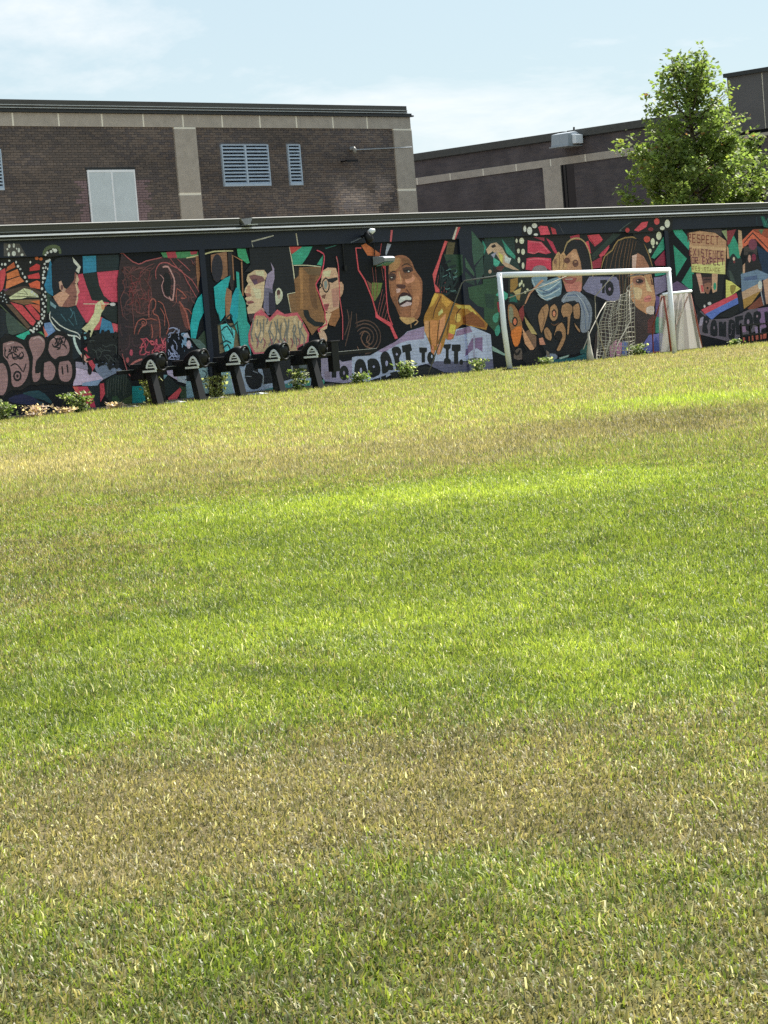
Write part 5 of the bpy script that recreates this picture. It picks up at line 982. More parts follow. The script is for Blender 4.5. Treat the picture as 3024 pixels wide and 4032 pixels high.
[0,7,18,22,27,0,-1255,385,-1227,440,-1191,468,-1147,490,-1097,497,-1043,489,-992,466,-960,431,-936,377,-912,282,-895,186,-881,130,-891,96,-949,81,-1038,84,-1173,95,-1285,138,-1289,260],
[0,8,160,160,195,0,-1053,260,-1064,227,-1085,208,-1107,210,-1122,231,-1125,264,-1114,297,-1094,316,-1072,314,-1056,293],
[0,8,18,22,27,0,-876,448,-779,489,-663,478,-599,457,-556,415,-524,354,-507,286,-510,219,-532,162,-571,132,-633,116,-738,86,-835,105,-882,274],
[0,9,160,160,195,0,-668,309,-676,295,-694,287,-714,288,-729,299,-734,314,-726,328,-708,336,-688,334,-673,324],
[0,8,18,22,27,0,-487,486,-456,544,-411,582,-364,604,-316,608,-270,592,-229,558,-195,511,-165,441,-129,318,-118,210,-178,202,-251,216,-281,194,-313,170,-391,150,-462,155,-472,220,-466,309,-482,401],
[0,9,160,160,195,0,-269,352,-281,318,-303,297,-328,299,-346,322,-349,358,-337,393,-315,413,-290,411,-272,388],
[0,9,18,22,27,0,-126,641,-59,676,28,682,89,669,135,637,161,590,164,534,119,486,76,425,94,317,107,220,43,183,-30,201,-58,311,-75,448,-113,557],
[0,10,160,160,195,0,52,522,43,506,25,497,5,498,-11,509,-15,526,-7,542,11,551,32,550,47,539],
[0,8,18,22,27,0,188,691,468,713,498,571,430,556,442,262,295,250,278,552,198,542],
[0,8,18,22,27,0,719,621,968,600,948,509,890,507,865,296,757,303,780,501,716,518],
[0,9,18,22,27,0,1184,376,1159,308,1109,260,1046,246,989,268,951,321,943,391,967,459,1017,507,1080,522,1138,499,1176,446],
[0,10,170,178,214,0,1115,409,1108,389,1094,378,1078,379,1066,392,1064,413,1071,433,1085,444,1101,443,1113,430],
[0,8,18,22,27,0,1486,639,1726,636,1701,548,1638,513,1617,339,1684,292,1661,216,1451,229,1462,318,1525,355,1547,538,1478,571],
[0,8,18,22,27,0,1748,623,2032,606,2017,478,1937,456,1906,200,1772,208,1803,472,1732,495],
[0,9,18,22,27,0,2073,228,2057,193,2023,174,1985,176,1957,200,1949,236,1965,271,1999,290,2037,288,2065,264],
[0,9,18,22,27,0,-506,95,-352,122,-381,32,-514,32],
[0,9,18,22,27,0,-240,155,-10,177,-27,7,-162,33],
[0,7,18,22,27,0,-843,45,-536,80,-536,5,-829,7],
],],
['painted_smiling_woman', 0.05, [
[0,0,150,98,72,0,1,2356,52,2445,124,2503,220,2541,327,2557,441,2555,549,2531,640,2477,710,2407,746,2330,777,2252,839,2181,903,2113,956,2057,987,1976,970,1817,931,1632,891,1448,833,1292,745,1211,641,1167,522,1128,408,1118,324,1153,252,1226,181,1344,114,1480,37,1602,-24,1733,-40,1891,-35,2055,-26,2216],
[0,1,174,128,88,0,30,2412,124,2474,237,2509,323,2509,374,2476,360,2395,297,2307,161,2242,35,2222,3,2306],
[0,1,120,80,55,0,402,2475,475,2497,573,2488,644,2432,672,2370,597,2338,498,2338,428,2404],
[0,1,172,116,84,0,644,2142,763,2126,886,2018,922,1873,906,1710,825,1544,732,1450,681,1543,651,1722,627,1957],
[0,1,74,50,46,0,401,2281,523,2305,664,2304,726,2264,724,2216,610,2181,478,2171,408,2222],
[0,1,74,50,46,0,-20,2183,78,2197,175,2179,191,2121,161,2062,73,2038,-14,2046,-40,2114],
[1,2,20,15,18,26,442,2222,492,2233,557,2241,620,2230,668,2218],
[1,2,20,15,18,26,-6,2114,148,2119],
[1,2,60,40,35,24,384,2327,461,2356,559,2374,650,2336,719,2292],
[0,2,188,128,96,0,232,2234,385,2057,340,1916,172,1967],
[0,3,84,50,46,0,199,1960,328,1957,455,1936,465,1896,418,1861,317,1866,219,1889,181,1928],
[0,4,204,142,116,0,466,2073,581,2121,707,2140,758,2088,749,2020,634,1971,508,1953,457,2005],
[0,4,206,166,160,0,161,1872,306,1866,269,1792,166,1777],
[0,5,54,28,32,0,185,1657,237,1728,318,1778,402,1788,486,1771,562,1738,624,1685,670,1588,673,1506,582,1513,458,1536,344,1503,249,1488,196,1562],
[0,6,236,222,222,0,209,1623,280,1700,480,1714,621,1666,587,1618,412,1625,236,1565],
[0,7,216,182,190,0,229,1508,465,1589,609,1561,574,1511,339,1484],
[1,8,84,50,46,28,467,1844,528,1787,598,1705,637,1599,660,1511],
[0,1,196,156,106,0,197,1286,293,1278,425,1259,556,1256,656,1247,678,1209,641,1167,533,1132,408,1118,317,1155,249,1207,199,1253],
[1,8,190,150,112,28,521,1116,526,1040],
[1,2,190,150,112,28,646,1205,708,1188,754,1161,700,1124,632,1091],
[0,1,150,155,170,0,8,2809,122,2787,-65,2547,-73,2623],
[0,5,140,92,68,0,363,2153,435,2178,536,2184,633,2169,701,2140,691,2101,635,2066,536,2050,436,2055,376,2101],
[0,8,128,84,62,0,25,1674,76,1716,141,1706,157,1604,169,1477,227,1374,263,1320,200,1378,114,1480,53,1585],
[0,9,180,124,92,0,642,1646,737,1715,821,1714,845,1636,826,1522,749,1401,657,1301,581,1247,539,1268,572,1451],
[0,9,160,106,78,0,10,2015,82,2045,149,2009,149,1877,117,1745,60,1715,6,1750,-7,1883],
[0,3,235,225,215,0,616,2212,608,2204,591,2200,570,2201,554,2206,548,2215,556,2222,573,2226,594,2226,610,2220],
[0,3,225,215,205,0,82,2103,76,2097,62,2093,44,2094,31,2098,27,2105,33,2112,47,2115,64,2115,78,2110],
[0,4,15,10,12,0,568,2214,563,2205,551,2200,537,2200,526,2206,523,2215,528,2224,540,2229,554,2229,565,2223],
[1,3,50,34,30,26,9,2195,59,2213,120,2229,167,2223,202,2212],
[1,3,214,170,130,19,288,2232,307,2161,326,2078,325,2021,320,1984],
],],
['painted_net', 0.05, [
[0,0,190,106,62,0,-778,2791,-637,2828,-219,2605,-259,2550,-612,2580],
[0,0,104,120,60,0,-542,2028,-235,2006,-319,1821,-506,1641,-603,1702],
[0,1,112,76,62,0,-700,2081,-551,1996,-589,1814],
[0,9,210,76,92,0,-523,1492,-432,1333,-89,1187,94,850,3,836,-127,1103,-528,1313],
[0,0,190,70,85,0,-199,2401,-94,2378,-106,2275,-177,2306],
[1,10,206,82,92,39,-947,2744,-919,2295,-754,2083,-581,1701,-484,1358,-124,1132,39,857],
[1,11,200,78,90,30,-121,2360,-134,2145,-146,1870,-152,1620,-142,1397,-88,1233,-35,1127],
[1,11,190,80,85,21,-172,2814,-248,2591],
[1,11,196,84,92,32,-947,2744,-784,2739],
[1,11,152,84,84,16,-505,2336,-488,2016],
[1,11,152,84,84,16,-409,2333,-417,2014],
[1,11,152,84,84,16,-230,2326,-201,2061],
[1,12,152,84,84,16,-488,2016,-560,1644],
[1,12,152,84,84,16,-378,2012,-458,1695],
[1,13,152,84,84,16,-434,1318,-207,1779],
[1,14,152,84,84,16,-354,1291,-168,1645],
[1,15,152,84,84,16,-276,1253,-144,1492],
[1,16,152,84,84,16,-198,1211,-116,1377],
[1,16,152,84,84,16,-466,1395,-257,1875],
[0,0,206,86,92,0,1792,2816,1886,2794,1667,2510,1450,2111,1370,1922,1580,1735,1371,1744,1323,2116,1540,2417],
[1,1,150,80,82,17,1517,2109,1431,1880],
[1,2,150,80,82,17,1570,2068,1482,1820],
[1,3,150,80,82,17,1636,2007,1552,1798],
[1,4,150,80,82,17,1702,1947,1633,1736],
[1,5,150,80,82,17,1770,1905,1703,1714],
[0,1,86,76,52,0,1886,2794,2124,2767,2026,2517,2122,2086,1786,2525],
],],
['painted_leaves', 0.05, [
[0,2,40,65,50,0,1728,2527,2330,2508,2298,2118,2077,2009,1817,2291],
[1,3,18,38,42,53,2003,1996,1967,2027,1917,2056,1860,2056,1800,2047,1734,2039,1683,2032],
[1,6,18,38,42,53,1692,1790,1743,1787,1808,1779,1860,1756,1912,1740,1971,1760,2017,1786],
[1,5,18,38,42,53,1665,2034,1616,2008,1565,1983,1548,1976,1546,1986,1550,2028,1556,2071],
[1,5,18,38,42,53,1920,2153,1916,2112,1904,2061,1876,2019,1835,1983,1776,1960,1725,1947],
[1,3,18,38,42,53,1753,2348,1807,2360,1867,2374,1895,2381,1913,2385,1932,2385,1944,2384],
[1,6,18,38,42,53,1591,2115,1572,2082,1552,2039,1546,2003,1543,1965,1537,1916,1533,1876],
[1,7,18,38,42,53,1524,1713,1527,1753,1531,1805,1535,1852,1541,1898,1556,1949,1570,1988],
[1,8,18,38,42,53,1608,2002,1629,2040,1652,2089,1668,2135,1674,2181,1658,2230,1639,2268],
[1,9,18,38,42,53,1661,1794,1701,1820,1751,1855,1791,1891,1831,1926,1883,1960,1925,1985],
[1,9,18,38,42,53,1667,2066,1628,2093,1588,2131,1574,2174,1574,2219,1592,2266,1613,2303],
[1,10,18,38,42,54,1966,1695,2019,1713,2076,1731,2095,1725,2102,1724,2108,1764,2112,1804],
[1,11,18,38,42,54,1798,1944,1836,1918,1881,1882,1910,1842,1929,1798,1930,1747,1926,1705],
[1,6,18,38,42,54,2098,2282,2047,2271,1982,2259,1919,2256,1865,2245,1834,2201,1818,2158],
[1,12,18,38,42,54,1889,1756,1892,1797,1897,1849,1909,1895,1917,1941,1913,1993,1906,2034],
[1,13,18,38,42,54,1824,2040,1874,2034,1938,2023,1996,2011,2049,1994,2095,1966,2128,1943],
[1,12,18,38,42,53,1832,1735,1784,1714,1726,1691,1687,1681,1646,1678,1583,1679,1530,1683],
[1,14,18,38,42,54,2123,2149,2074,2166,2012,2177,1954,2158,1912,2125,1915,2076,1932,2034],
[1,14,18,38,42,53,1589,1855,1639,1868,1699,1890,1745,1922,1777,1962,1781,2013,1776,2054],
[1,15,18,38,42,54,2114,2027,2089,1990,2055,1944,2024,1903,1987,1866,1931,1838,1883,1819],
[1,15,18,38,42,53,1559,1992,1557,2029,1557,2078,1562,2123,1568,2170,1574,2220,1579,2260],
[1,16,18,38,42,53,1666,2180,1644,2142,1615,2095,1580,2062,1552,2037,1547,2020,1549,2011],
[1,17,18,38,42,53,1767,2066,1732,2035,1684,1997,1631,1971,1586,1943,1569,1894,1563,1852],
[1,13,90,130,130,15,1842,1755,1867,1749,1899,1744,1928,1746,1957,1749,1990,1749,2016,1749],
[1,16,90,130,130,15,1890,2023,1871,2037,1854,2058,1860,2080,1868,2103,1856,2127,1843,2145],
[1,16,90,130,130,15,1956,2046,1980,2039,2011,2033,2043,2030,2070,2035,2081,2056,2085,2077],
[1,15,90,130,130,15,1921,2204,1896,2210,1864,2213,1837,2204,1810,2192,1778,2187,1752,2184],
[1,18,90,130,130,15,1675,1815,1696,1803,1725,1793,1754,1794,1783,1800,1814,1810,1838,1819],
[1,18,90,130,130,15,1788,2105,1766,2095,1736,2083,1707,2077,1679,2071,1647,2062,1623,2055],
[1,17,90,130,130,15,1989,1971,1977,1991,1970,2015,1987,2034,2014,2047,2046,2046,2072,2040],
[1,15,90,130,130,15,2010,2122,2037,2125,2068,2132,2085,2145,2095,2161,2100,2185,2101,2205],
],],
['painted_leaves', 0, [
[0,0,54,84,70,0,2622,3007,3002,2659,2948,2464,2616,2259,2589,2534],
[0,1,60,90,72,0,2334,2445,2603,2103,2588,2025,2344,2230],
[0,1,44,70,62,0,2641,2219,2925,2445,2921,2091,2654,1826],
[0,2,48,78,58,0,2357,1799,2884,1856,2822,1346,2632,1395,2382,1563],
[0,3,38,60,56,0,2304,2153,2578,1947,2594,1828,2306,1919],
],],
['painted_leaves', 0.05, [
[0,7,46,76,56,0,2957,1856,3392,1799,3311,1127,2857,1032,2885,1386],
[0,0,30,52,50,0,3087,2874,4349,2841,4257,2081,3838,1977,2953,2011],
[0,8,46,76,56,0,2916,1953,3500,1990,3455,1236,3230,771,2869,1067],
[0,9,36,62,54,0,2940,1656,3269,1602,3200,1288,2965,1359],
[0,9,72,166,146,0,3299,1601,3497,1712,3775,1580,3623,1477],
[0,9,72,150,130,0,3153,1152,3255,1209,3352,1225,3341,1128,3291,1022,3227,1004,3169,1028,3141,1086],
[0,9,60,140,125,0,3178,853,3250,927,3330,964,3361,896,3356,803,3294,738,3223,711,3183,769],
[0,10,150,40,60,0,3326,1441,3442,1459,3440,1187,3347,1237],
[0,1,60,140,122,0,3651,2804,4083,2408,4038,2345,3777,2497],
[0,1,50,130,112,0,3018,2797,3126,2637,3040,2481,2989,2562],
[0,0,132,160,152,0,3061,512,3467,318,3447,276,3049,414],
],],
['painted_bird', 0.05, [
[0,2,192,162,138,0,3107,2588,3281,2711,3466,2729,3644,2621,3744,2479,3888,2334,3841,2256,4171,2100,3950,2128,3710,2197,3569,2305,3435,2469,3322,2547,3161,2477],
[0,3,72,162,142,0,3330,2413,3544,2306,3432,2187,3311,2251],
[0,4,150,150,172,0,3252,2474,3448,2528,3340,2392],
[0,4,202,192,102,0,3503,2526,3653,2442,3613,2260,3537,2346],
[0,3,204,208,208,0,3712,2470,3802,2397,3923,2373,3841,2252,3692,2301],
[0,4,90,45,46,0,3398,2212,3688,2222,3551,2103,3396,2149],
[0,3,40,30,35,0,3275,2662,3401,2698,3456,2646,3330,2611],
[0,3,190,160,140,0,3232,2109,3219,2084,3190,2069,3156,2071,3130,2087,3123,2113,3137,2138,3166,2153,3200,2152,3225,2135],
[0,5,40,32,34,0,3282,2216,3397,2153,3545,2107,3296,2077],
],],
['painted_flowers', 0.05, [
[0,10,28,36,34,0,3779,1999,4651,1945,4476,1549,4196,1320,3671,1365],
[0,11,152,116,62,0,3831,1917,4090,1947,4068,1767,3898,1644,3797,1635],
[0,12,184,164,114,0,3891,1645,4189,1726,4106,1561,3949,1602],
[0,13,160,130,80,0,3949,1602,4131,1564,4086,1446,3966,1491],
[0,11,206,206,176,0,4240,1841,4231,1810,4215,1792,4197,1793,4186,1812,4184,1843,4193,1873,4209,1891,4227,1891,4239,1871],
[0,11,206,206,176,0,4291,1768,4284,1745,4269,1731,4254,1731,4243,1747,4241,1770,4249,1794,4263,1808,4278,1807,4289,1792],
[0,11,206,206,176,0,4152,1784,4144,1758,4130,1743,4114,1744,4104,1760,4102,1786,4110,1812,4124,1827,4140,1826,4150,1810],
[0,11,206,206,176,0,4342,1615,4332,1598,4310,1588,4285,1589,4266,1601,4260,1619,4270,1636,4292,1646,4317,1645,4336,1633],
[0,11,206,206,176,0,4428,1672,4418,1657,4396,1648,4371,1649,4352,1660,4346,1675,4356,1690,4377,1699,4402,1698,4422,1688],
[0,12,206,206,176,0,4185,1803,4178,1779,4164,1765,4148,1766,4137,1781,4136,1805,4143,1828,4157,1842,4173,1841,4183,1826],
[0,14,26,92,84,0,3793,1599,3974,1551,4019,1409,3740,1422],
],],
['painted_monarch', 0, [
[0,0,20,18,22,0,4316,3113,5319,3078,5538,2835,4284,2854],
[0,1,226,228,206,0,4455,2994,4440,2953,4410,2928,4377,2929,4354,2955,4349,2996,4364,3037,4393,3062,4426,3061,4450,3035],
[0,1,226,228,206,0,4649,2949,4625,2897,4577,2867,4523,2868,4483,2901,4472,2953,4495,3005,4543,3036,4598,3034,4638,3001],
[0,2,226,228,206,0,4836,3055,4814,3022,4764,3003,4705,3005,4660,3026,4646,3060,4668,3092,4718,3111,4777,3110,4822,3089],
[0,1,226,228,206,0,4841,2859,4824,2843,4785,2834,4738,2835,4701,2846,4689,2863,4705,2879,4745,2889,4792,2887,4828,2876],
[0,1,212,76,96,0,4864,3020,4947,3052,5185,3037,5266,2852,4928,2845],
[0,1,182,60,72,0,5295,3014,5457,2969,5492,2852,5340,2856],
[1,0,74,74,80,21,5593,3068,5736,2860],
[1,0,74,88,88,44,7772,2860,7880,2908,8027,2969,8197,3030,8336,3078],
],],
['painted_monarch', 0.05, [
[0,3,20,18,22,0,4084,2848,7592,2816,7091,2059,5305,2062,4227,2092,4072,2368],
[0,4,216,210,186,0,4406,2739,4385,2699,4339,2676,4287,2677,4248,2703,4237,2743,4258,2783,4303,2806,4355,2805,4394,2779],
[0,4,216,210,186,0,4187,2745,4176,2717,4155,2700,4132,2701,4116,2719,4112,2747,4123,2775,4143,2792,4166,2791,4183,2773],
[0,4,216,210,186,0,4232,2523,4219,2490,4193,2471,4164,2472,4143,2493,4138,2526,4151,2559,4177,2578,4206,2577,4227,2556],
[0,4,216,210,186,0,4405,2498,4387,2458,4351,2434,4311,2436,4281,2461,4273,2502,4291,2541,4326,2565,4367,2564,4397,2538],
[0,4,216,210,186,0,4223,2323,4210,2283,4183,2259,4154,2260,4134,2286,4130,2326,4144,2366,4170,2389,4199,2388,4219,2363],
[0,4,216,210,186,0,4350,2198,4335,2156,4309,2131,4280,2132,4259,2159,4256,2201,4270,2243,4296,2269,4325,2268,4346,2241],
[0,4,192,60,86,0,4526,2745,4997,2702,5304,2449,5124,2422,4842,2474,4710,2436,4493,2475],
[0,4,196,60,86,0,4447,2355,4702,2371,5289,2327,5266,2054,4931,2157,4603,2078,4380,2112],
[0,5,150,50,70,0,4724,2814,5110,2790,5101,2709],
[0,5,176,50,76,0,5167,2778,5382,2691,5557,2400,5431,2435],
[0,4,170,55,76,0,6013,2792,6354,2828,6372,2704,6038,2730],
[0,4,196,66,86,0,6643,2800,6844,2805,7171,2661,6886,2540,6697,2695],
[0,5,202,70,86,0,6516,2638,6668,2675,6732,2379,6605,2490],
[0,5,202,70,90,0,7026,2415,7510,2651,7273,2386,7013,2307],
[0,6,150,45,66,0,6737,2196,7128,2312,7063,2056,6752,2046],
[1,6,216,100,116,31,4554,2714,4741,2710,4963,2678,5119,2568,5225,2462],
[1,5,216,100,116,31,4474,2314,4624,2326,4825,2333,5052,2312,5236,2289],
[1,7,214,96,110,26,4526,2484,4625,2467,4744,2457,4829,2481,4909,2502,5012,2477,5094,2445],
[0,7,36,50,46,0,6750,2362,7592,2816,7881,2798,6774,2226],
],],
['painted_hooded_woman', 0.05, [
[0,6,22,22,30,0,5768,2393,5925,2614,6169,2720,6428,2677,6607,2449,6672,2074,6680,1451,6286,1510,6290,2088,6208,2503,5969,2428],
[0,7,176,130,100,0,5812,2351,6110,2506,6208,2503,6328,2210,6348,1962,6313,1674,6153,1505,5896,1558,5684,1700,5611,1908,5561,2032],
[0,8,196,150,118,0,5996,2386,6076,2436,6168,2442,6231,2354,6244,2254,6132,2216,6009,2221,5977,2298],
[0,8,186,146,106,0,5321,2245,5507,2443,5580,2461,5638,2398,5744,2466,5814,2371,5837,2104,5632,2026,5545,1845,5304,2052],
[1,9,110,75,58,21,5576,2420,5584,2338,5586,2236,5560,2143,5534,2074],
[1,9,110,75,58,21,5703,2395,5720,2312,5729,2210,5698,2128,5663,2070],
[1,9,110,75,58,21,5466,2321,5442,2118],
[0,10,100,65,56,0,5954,2254,5928,2214,5869,2190,5801,2193,5748,2220,5732,2261,5758,2301,5817,2325,5885,2323,5938,2295],
[0,9,100,65,56,0,6249,2182,6221,2132,6161,2103,6092,2105,6040,2139,6025,2190,6052,2240,6112,2269,6181,2267,6233,2233],
[0,10,170,125,95,0,6186,2215,6176,2203,6152,2197,6124,2198,6102,2206,6094,2218,6105,2230,6129,2237,6157,2236,6179,2227],
[0,10,140,100,80,0,5482,2239,5467,2204,5435,2183,5399,2184,5373,2207,5366,2243,5382,2279,5413,2300,5449,2299,5475,2276],
[0,8,190,120,110,0,5672,1742,6259,1779,6225,1502,5760,1523],
[0,9,152,82,80,0,5666,1875,5913,1883,6147,1862,6101,1790,5965,1726,5838,1736,5725,1776,5651,1830],
[1,10,222,200,190,21,5734,1846,5996,1839],
[0,9,205,135,120,0,6174,1680,6316,1757,6277,1572,6153,1505],
[1,11,166,142,102,38,5759,2455,5811,2550,5898,2656,6027,2715,6172,2744,6307,2742,6432,2706,6535,2637,6617,2531,6674,2382,6710,2197,6727,1948,6731,1740],
[0,11,140,126,132,0,4607,2108,4679,2162,4775,2183,4889,2189,4997,2175,5072,2147,5115,2090,5121,1967,5086,1847,5004,1796,4886,1784,4716,1795,4575,1847,4561,1977],
[0,11,16,22,32,0,4191,1280,4544,1586,4841,1411,5529,1502,5701,1577,6219,1503,6827,1278,6746,616,6367,264,5856,150,4855,212,4619,632,4403,947],
[0,12,118,144,164,0,4545,1909,4636,1938,4777,1940,4953,1942,5096,1928,5108,1879,5058,1828,4945,1797,4887,1790,5055,1833,5283,1880,5459,1901,5580,1868,5592,1696,5538,1518,5432,1476,5298,1468,5164,1419,5031,1394,4905,1445,4791,1527,4696,1611,4621,1704,4558,1816],
[1,13,192,202,212,21,4580,1887,4609,1811,4656,1723,4714,1663,4803,1625,4947,1617,5125,1642,5353,1726,5540,1808],
[1,14,192,202,212,21,4651,1683,4736,1597,4853,1512,4969,1498,5111,1521,5331,1584,5521,1646],
[1,15,192,202,212,21,4731,1558,4826,1486,4970,1421,5182,1445,5365,1485],
[1,14,192,202,212,21,4885,1774,5023,1762,5204,1761,5391,1804,5539,1849],
[1,15,84,104,134,24,4809,1676,4940,1620,5118,1581,5324,1649,5492,1729],
[1,16,84,104,134,24,4891,1561,5015,1562,5182,1579,5370,1644,5521,1707],
[0,13,132,140,156,0,5544,1409,5640,1489,5797,1556,6006,1571,6223,1537,6400,1429,6533,1292,6596,1172,6603,1039,6551,855,6460,694,6332,627,6211,621,6149,657,6128,753,6177,954,6211,1162,6137,1288,6003,1358,5795,1348,5605,1325,5534,1356],
[1,14,92,108,140,27,6203,1369,6267,1234,6330,1053,6332,847,6318,681],
[1,15,92,108,140,27,6332,1343,6418,1212,6496,1045,6472,883,6428,758],
[1,14,92,108,140,27,5689,1475,5839,1482,6018,1481,6150,1445,6241,1409],
[1,16,184,190,200,19,6086,1498,6197,1409,6325,1281,6404,1109,6453,964],
[1,15,184,190,200,18,5794,1531,5577,1357],
[0,17,126,122,152,0,6317,1628,6596,1870,7677,1828,7690,1228,7202,1298,6423,1541],
[0,18,22,24,34,0,6982,1775,7233,1776,7225,1716,7148,1698,7107,1470,7013,1474,7047,1702,6973,1705],
[0,19,22,24,34,0,7459,1564,7435,1490,7384,1432,7317,1402,7248,1405,7189,1441,7154,1502,7147,1577,7172,1650,7222,1708,7288,1738,7358,1735,7417,1700,7453,1638],
[0,20,150,130,160,0,7349,1556,7337,1534,7312,1521,7282,1523,7260,1537,7254,1560,7266,1581,7291,1594,7320,1593,7342,1578],
[0,17,190,140,112,0,4297,1376,4480,1579,4971,1848,4897,1875,4418,1592,4195,1310],
[0,12,30,94,100,0,4873,89,5849,89,6357,181,6685,119,6660,-87,4923,-26],
[0,13,152,176,166,0,5296,119,5667,162,5629,119,5323,77],
[0,13,40,90,90,0,6064,230,6461,424,6430,173,6055,154],
[0,13,120,130,150,0,4855,212,5012,228,5178,213,5247,162,5230,107,5054,72,4870,69,4820,138],
],],
['spray_painted_letters', 0.05, [
[0,18,166,126,92,0,4822,1260,4930,1320,5025,1342,5072,1289,5078,1197,5031,1086,4952,959,4849,792,4752,681,4705,755,4682,888,4661,994,4668,1095,4732,1185],
[1,19,16,15,20,34,4822,1260,4920,1310,5025,1342,5072,1289,5078,1197,5031,1086,4952,959,4849,792,4752,681,4705,755,4682,888,4661,994,4668,1095,4745,1190,4822,1260],
[0,20,166,126,92,0,5110,1252,5192,1312,5281,1330,5354,1273,5399,1181,5389,1072,5342,976,5258,928,5167,923,5096,974,5054,1056,5065,1157],
[1,21,16,15,20,34,5110,1252,5188,1300,5281,1330,5354,1273,5399,1181,5389,1072,5342,976,5258,928,5167,923,5096,974,5054,1056,5075,1162,5110,1252],
[0,14,166,126,92,0,5534,1273,5612,1313,5704,1330,5788,1318,5862,1282,5924,1223,5952,1154,5905,1111,5832,1033,5772,822,5717,628,5665,582,5635,632,5669,816,5696,998,5639,1005,5564,985,5509,1051,5478,1136,5490,1210],
[1,16,16,15,20,34,5534,1273,5609,1305,5704,1330,5788,1318,5862,1282,5924,1223,5952,1154,5905,1111,5832,1033,5772,822,5717,628,5665,582,5635,632,5669,816,5696,998,5639,1005,5564,985,5509,1051,5478,1136,5501,1214,5534,1273],
[0,17,166,126,92,0,5922,1234,6022,1299,6129,1311,6172,1245,6182,1143,6168,1027,6123,935,6019,921,5922,966,5897,1097],
[1,18,16,15,20,35,5922,1234,6022,1283,6129,1311,6172,1245,6182,1143,6168,1027,6123,935,6019,921,5922,966,5910,1102,5922,1234],
[0,22,166,126,92,0,5285,829,5384,886,5490,911,5562,845,5606,740,5614,632,5578,512,5468,368,5346,260,5254,251,5222,308,5337,441,5457,585,5440,671,5368,708,5257,648,5165,591,5179,651,5225,737,5246,787],
[1,23,16,15,20,34,5285,829,5380,881,5490,911,5562,845,5606,740,5614,632,5578,512,5468,368,5346,260,5254,251,5222,308,5337,441,5457,585,5440,671,5368,708,5257,648,5165,591,5179,651,5225,737,5259,792,5285,829],
[0,20,166,126,92,0,4826,759,4883,820,4963,836,5048,766,5110,666,5105,568,5058,501,4962,516,4867,573,4826,666],
[1,21,16,15,20,34,4826,759,4885,808,4963,836,5048,766,5110,666,5105,568,5058,501,4962,516,4867,573,4835,671,4826,759],
[0,17,166,126,92,0,5913,889,6021,801,6127,691,6126,638,6079,628,6004,694,5933,780,5900,856],
[1,19,16,15,20,35,5913,889,6023,794,6127,691,6126,638,6079,628,6004,694,5933,780,5914,844,5913,889],
[1,22,110,76,56,21,4851,1228,4876,1138,4890,1023,4848,911,4802,825],
[1,22,110,76,56,21,4917,717,5025,548],
[1,24,110,76,56,21,5099,890,5150,863,5222,843,5314,866,5390,895],
[0,22,20,18,22,0,5322,1103,5299,1049,5253,1017,5201,1020,5164,1056,5154,1112,5177,1166,5223,1197,5274,1195,5312,1159],
[0,23,206,134,104,0,5289,1099,5274,1061,5246,1039,5214,1040,5191,1065,5186,1104,5200,1142,5229,1164,5261,1162,5283,1137],
[0,24,22,18,24,0,5453,605,5420,545,5351,510,5272,515,5212,557,5195,620,5227,681,5296,715,5376,711,5436,669],
[0,11,150,104,68,0,3695,1360,3783,1391,3888,1359,3979,1259,4053,1126,4103,998,4115,862,4063,703,3985,564,3912,469,3840,452,3774,590,3718,779,3681,936,3662,1086,3663,1242],
[0,12,206,116,52,0,3727,799,3913,884,4089,899,4068,722,3980,524,3893,455,3810,454,3763,520,3736,618,3704,713],
[0,12,130,130,110,0,3713,1323,3783,1337,3847,1277,3845,1122,3811,978,3748,964,3692,1025,3687,1180],
[0,13,20,18,22,0,3974,990,3948,928,3893,891,3832,894,3787,936,3776,1000,3803,1062,3857,1099,3918,1096,3963,1054],
[0,14,202,112,82,0,3931,992,3915,951,3884,926,3850,928,3825,955,3819,998,3835,1039,3866,1064,3901,1062,3925,1035],
[1,18,22,20,24,41,3691,1404,3784,1412,3893,1405,3960,1340,4020,1288,4100,1342,4174,1402,4227,1376,4261,1337],
[0,19,130,50,52,0,4028,1224,4199,1344,4209,1114,4129,978,4044,1103],
[0,13,122,92,76,0,4086,723,4159,497,4334,321,4535,410,4562,635,4321,790],
[0,14,216,152,116,0,4103,863,4358,522,4467,374,4359,320,4153,498],
[0,20,172,152,102,0,4201,1099,4460,843,4598,670,4405,705,4238,936],
[0,22,192,132,112,0,4645,586,4775,603,4856,432,4660,443],
[0,0,100,86,80,0,3831,376,3932,417,4022,405,4053,284,4025,163,3881,156,3748,201,3760,289],
[0,14,120,110,100,0,4868,313,4958,267,5003,101,4878,130],
[1,13,18,16,22,51,3632,788,3667,637,3717,463,3781,343,3850,275,3927,309,3986,367],
[1,15,18,16,22,46,4094,481,4190,364,4320,266,4470,325,4592,411],
[0,16,14,16,24,0,4039,283,4297,349,4585,351,4699,223,4679,81,4436,25,4166,33,4037,151],
],],
['painted_braided_woman', 0.05, [
[0,18,60,50,52,0,7234,1247,8034,1337,8619,925,8959,908,8906,471,8356,168,7534,-24,6516,40,6662,571],
[0,21,25,22,26,0,7084,2034,7290,2380,7736,2649,8286,2710,8734,2565,8960,2249,8965,1940,8883,1685,8141,1868,8028,1286,7696,1301,7666,1734,7411,2022],
[1,22,108,78,58,23,7729,2594,7646,2490,7542,2346,7444,2170,7370,2024],
[1,23,108,78,58,23,7858,2628,7762,2491,7654,2317,7592,2148,7555,2017],
[1,24,108,78,58,23,7986,2650,7898,2502,7799,2313,7735,2168,7696,1987,7693,1649,7702,1352],
[1,25,108,78,58,23,8114,2672,8036,2517,7944,2308,7878,2106,7829,1880,7802,1575,7790,1322],
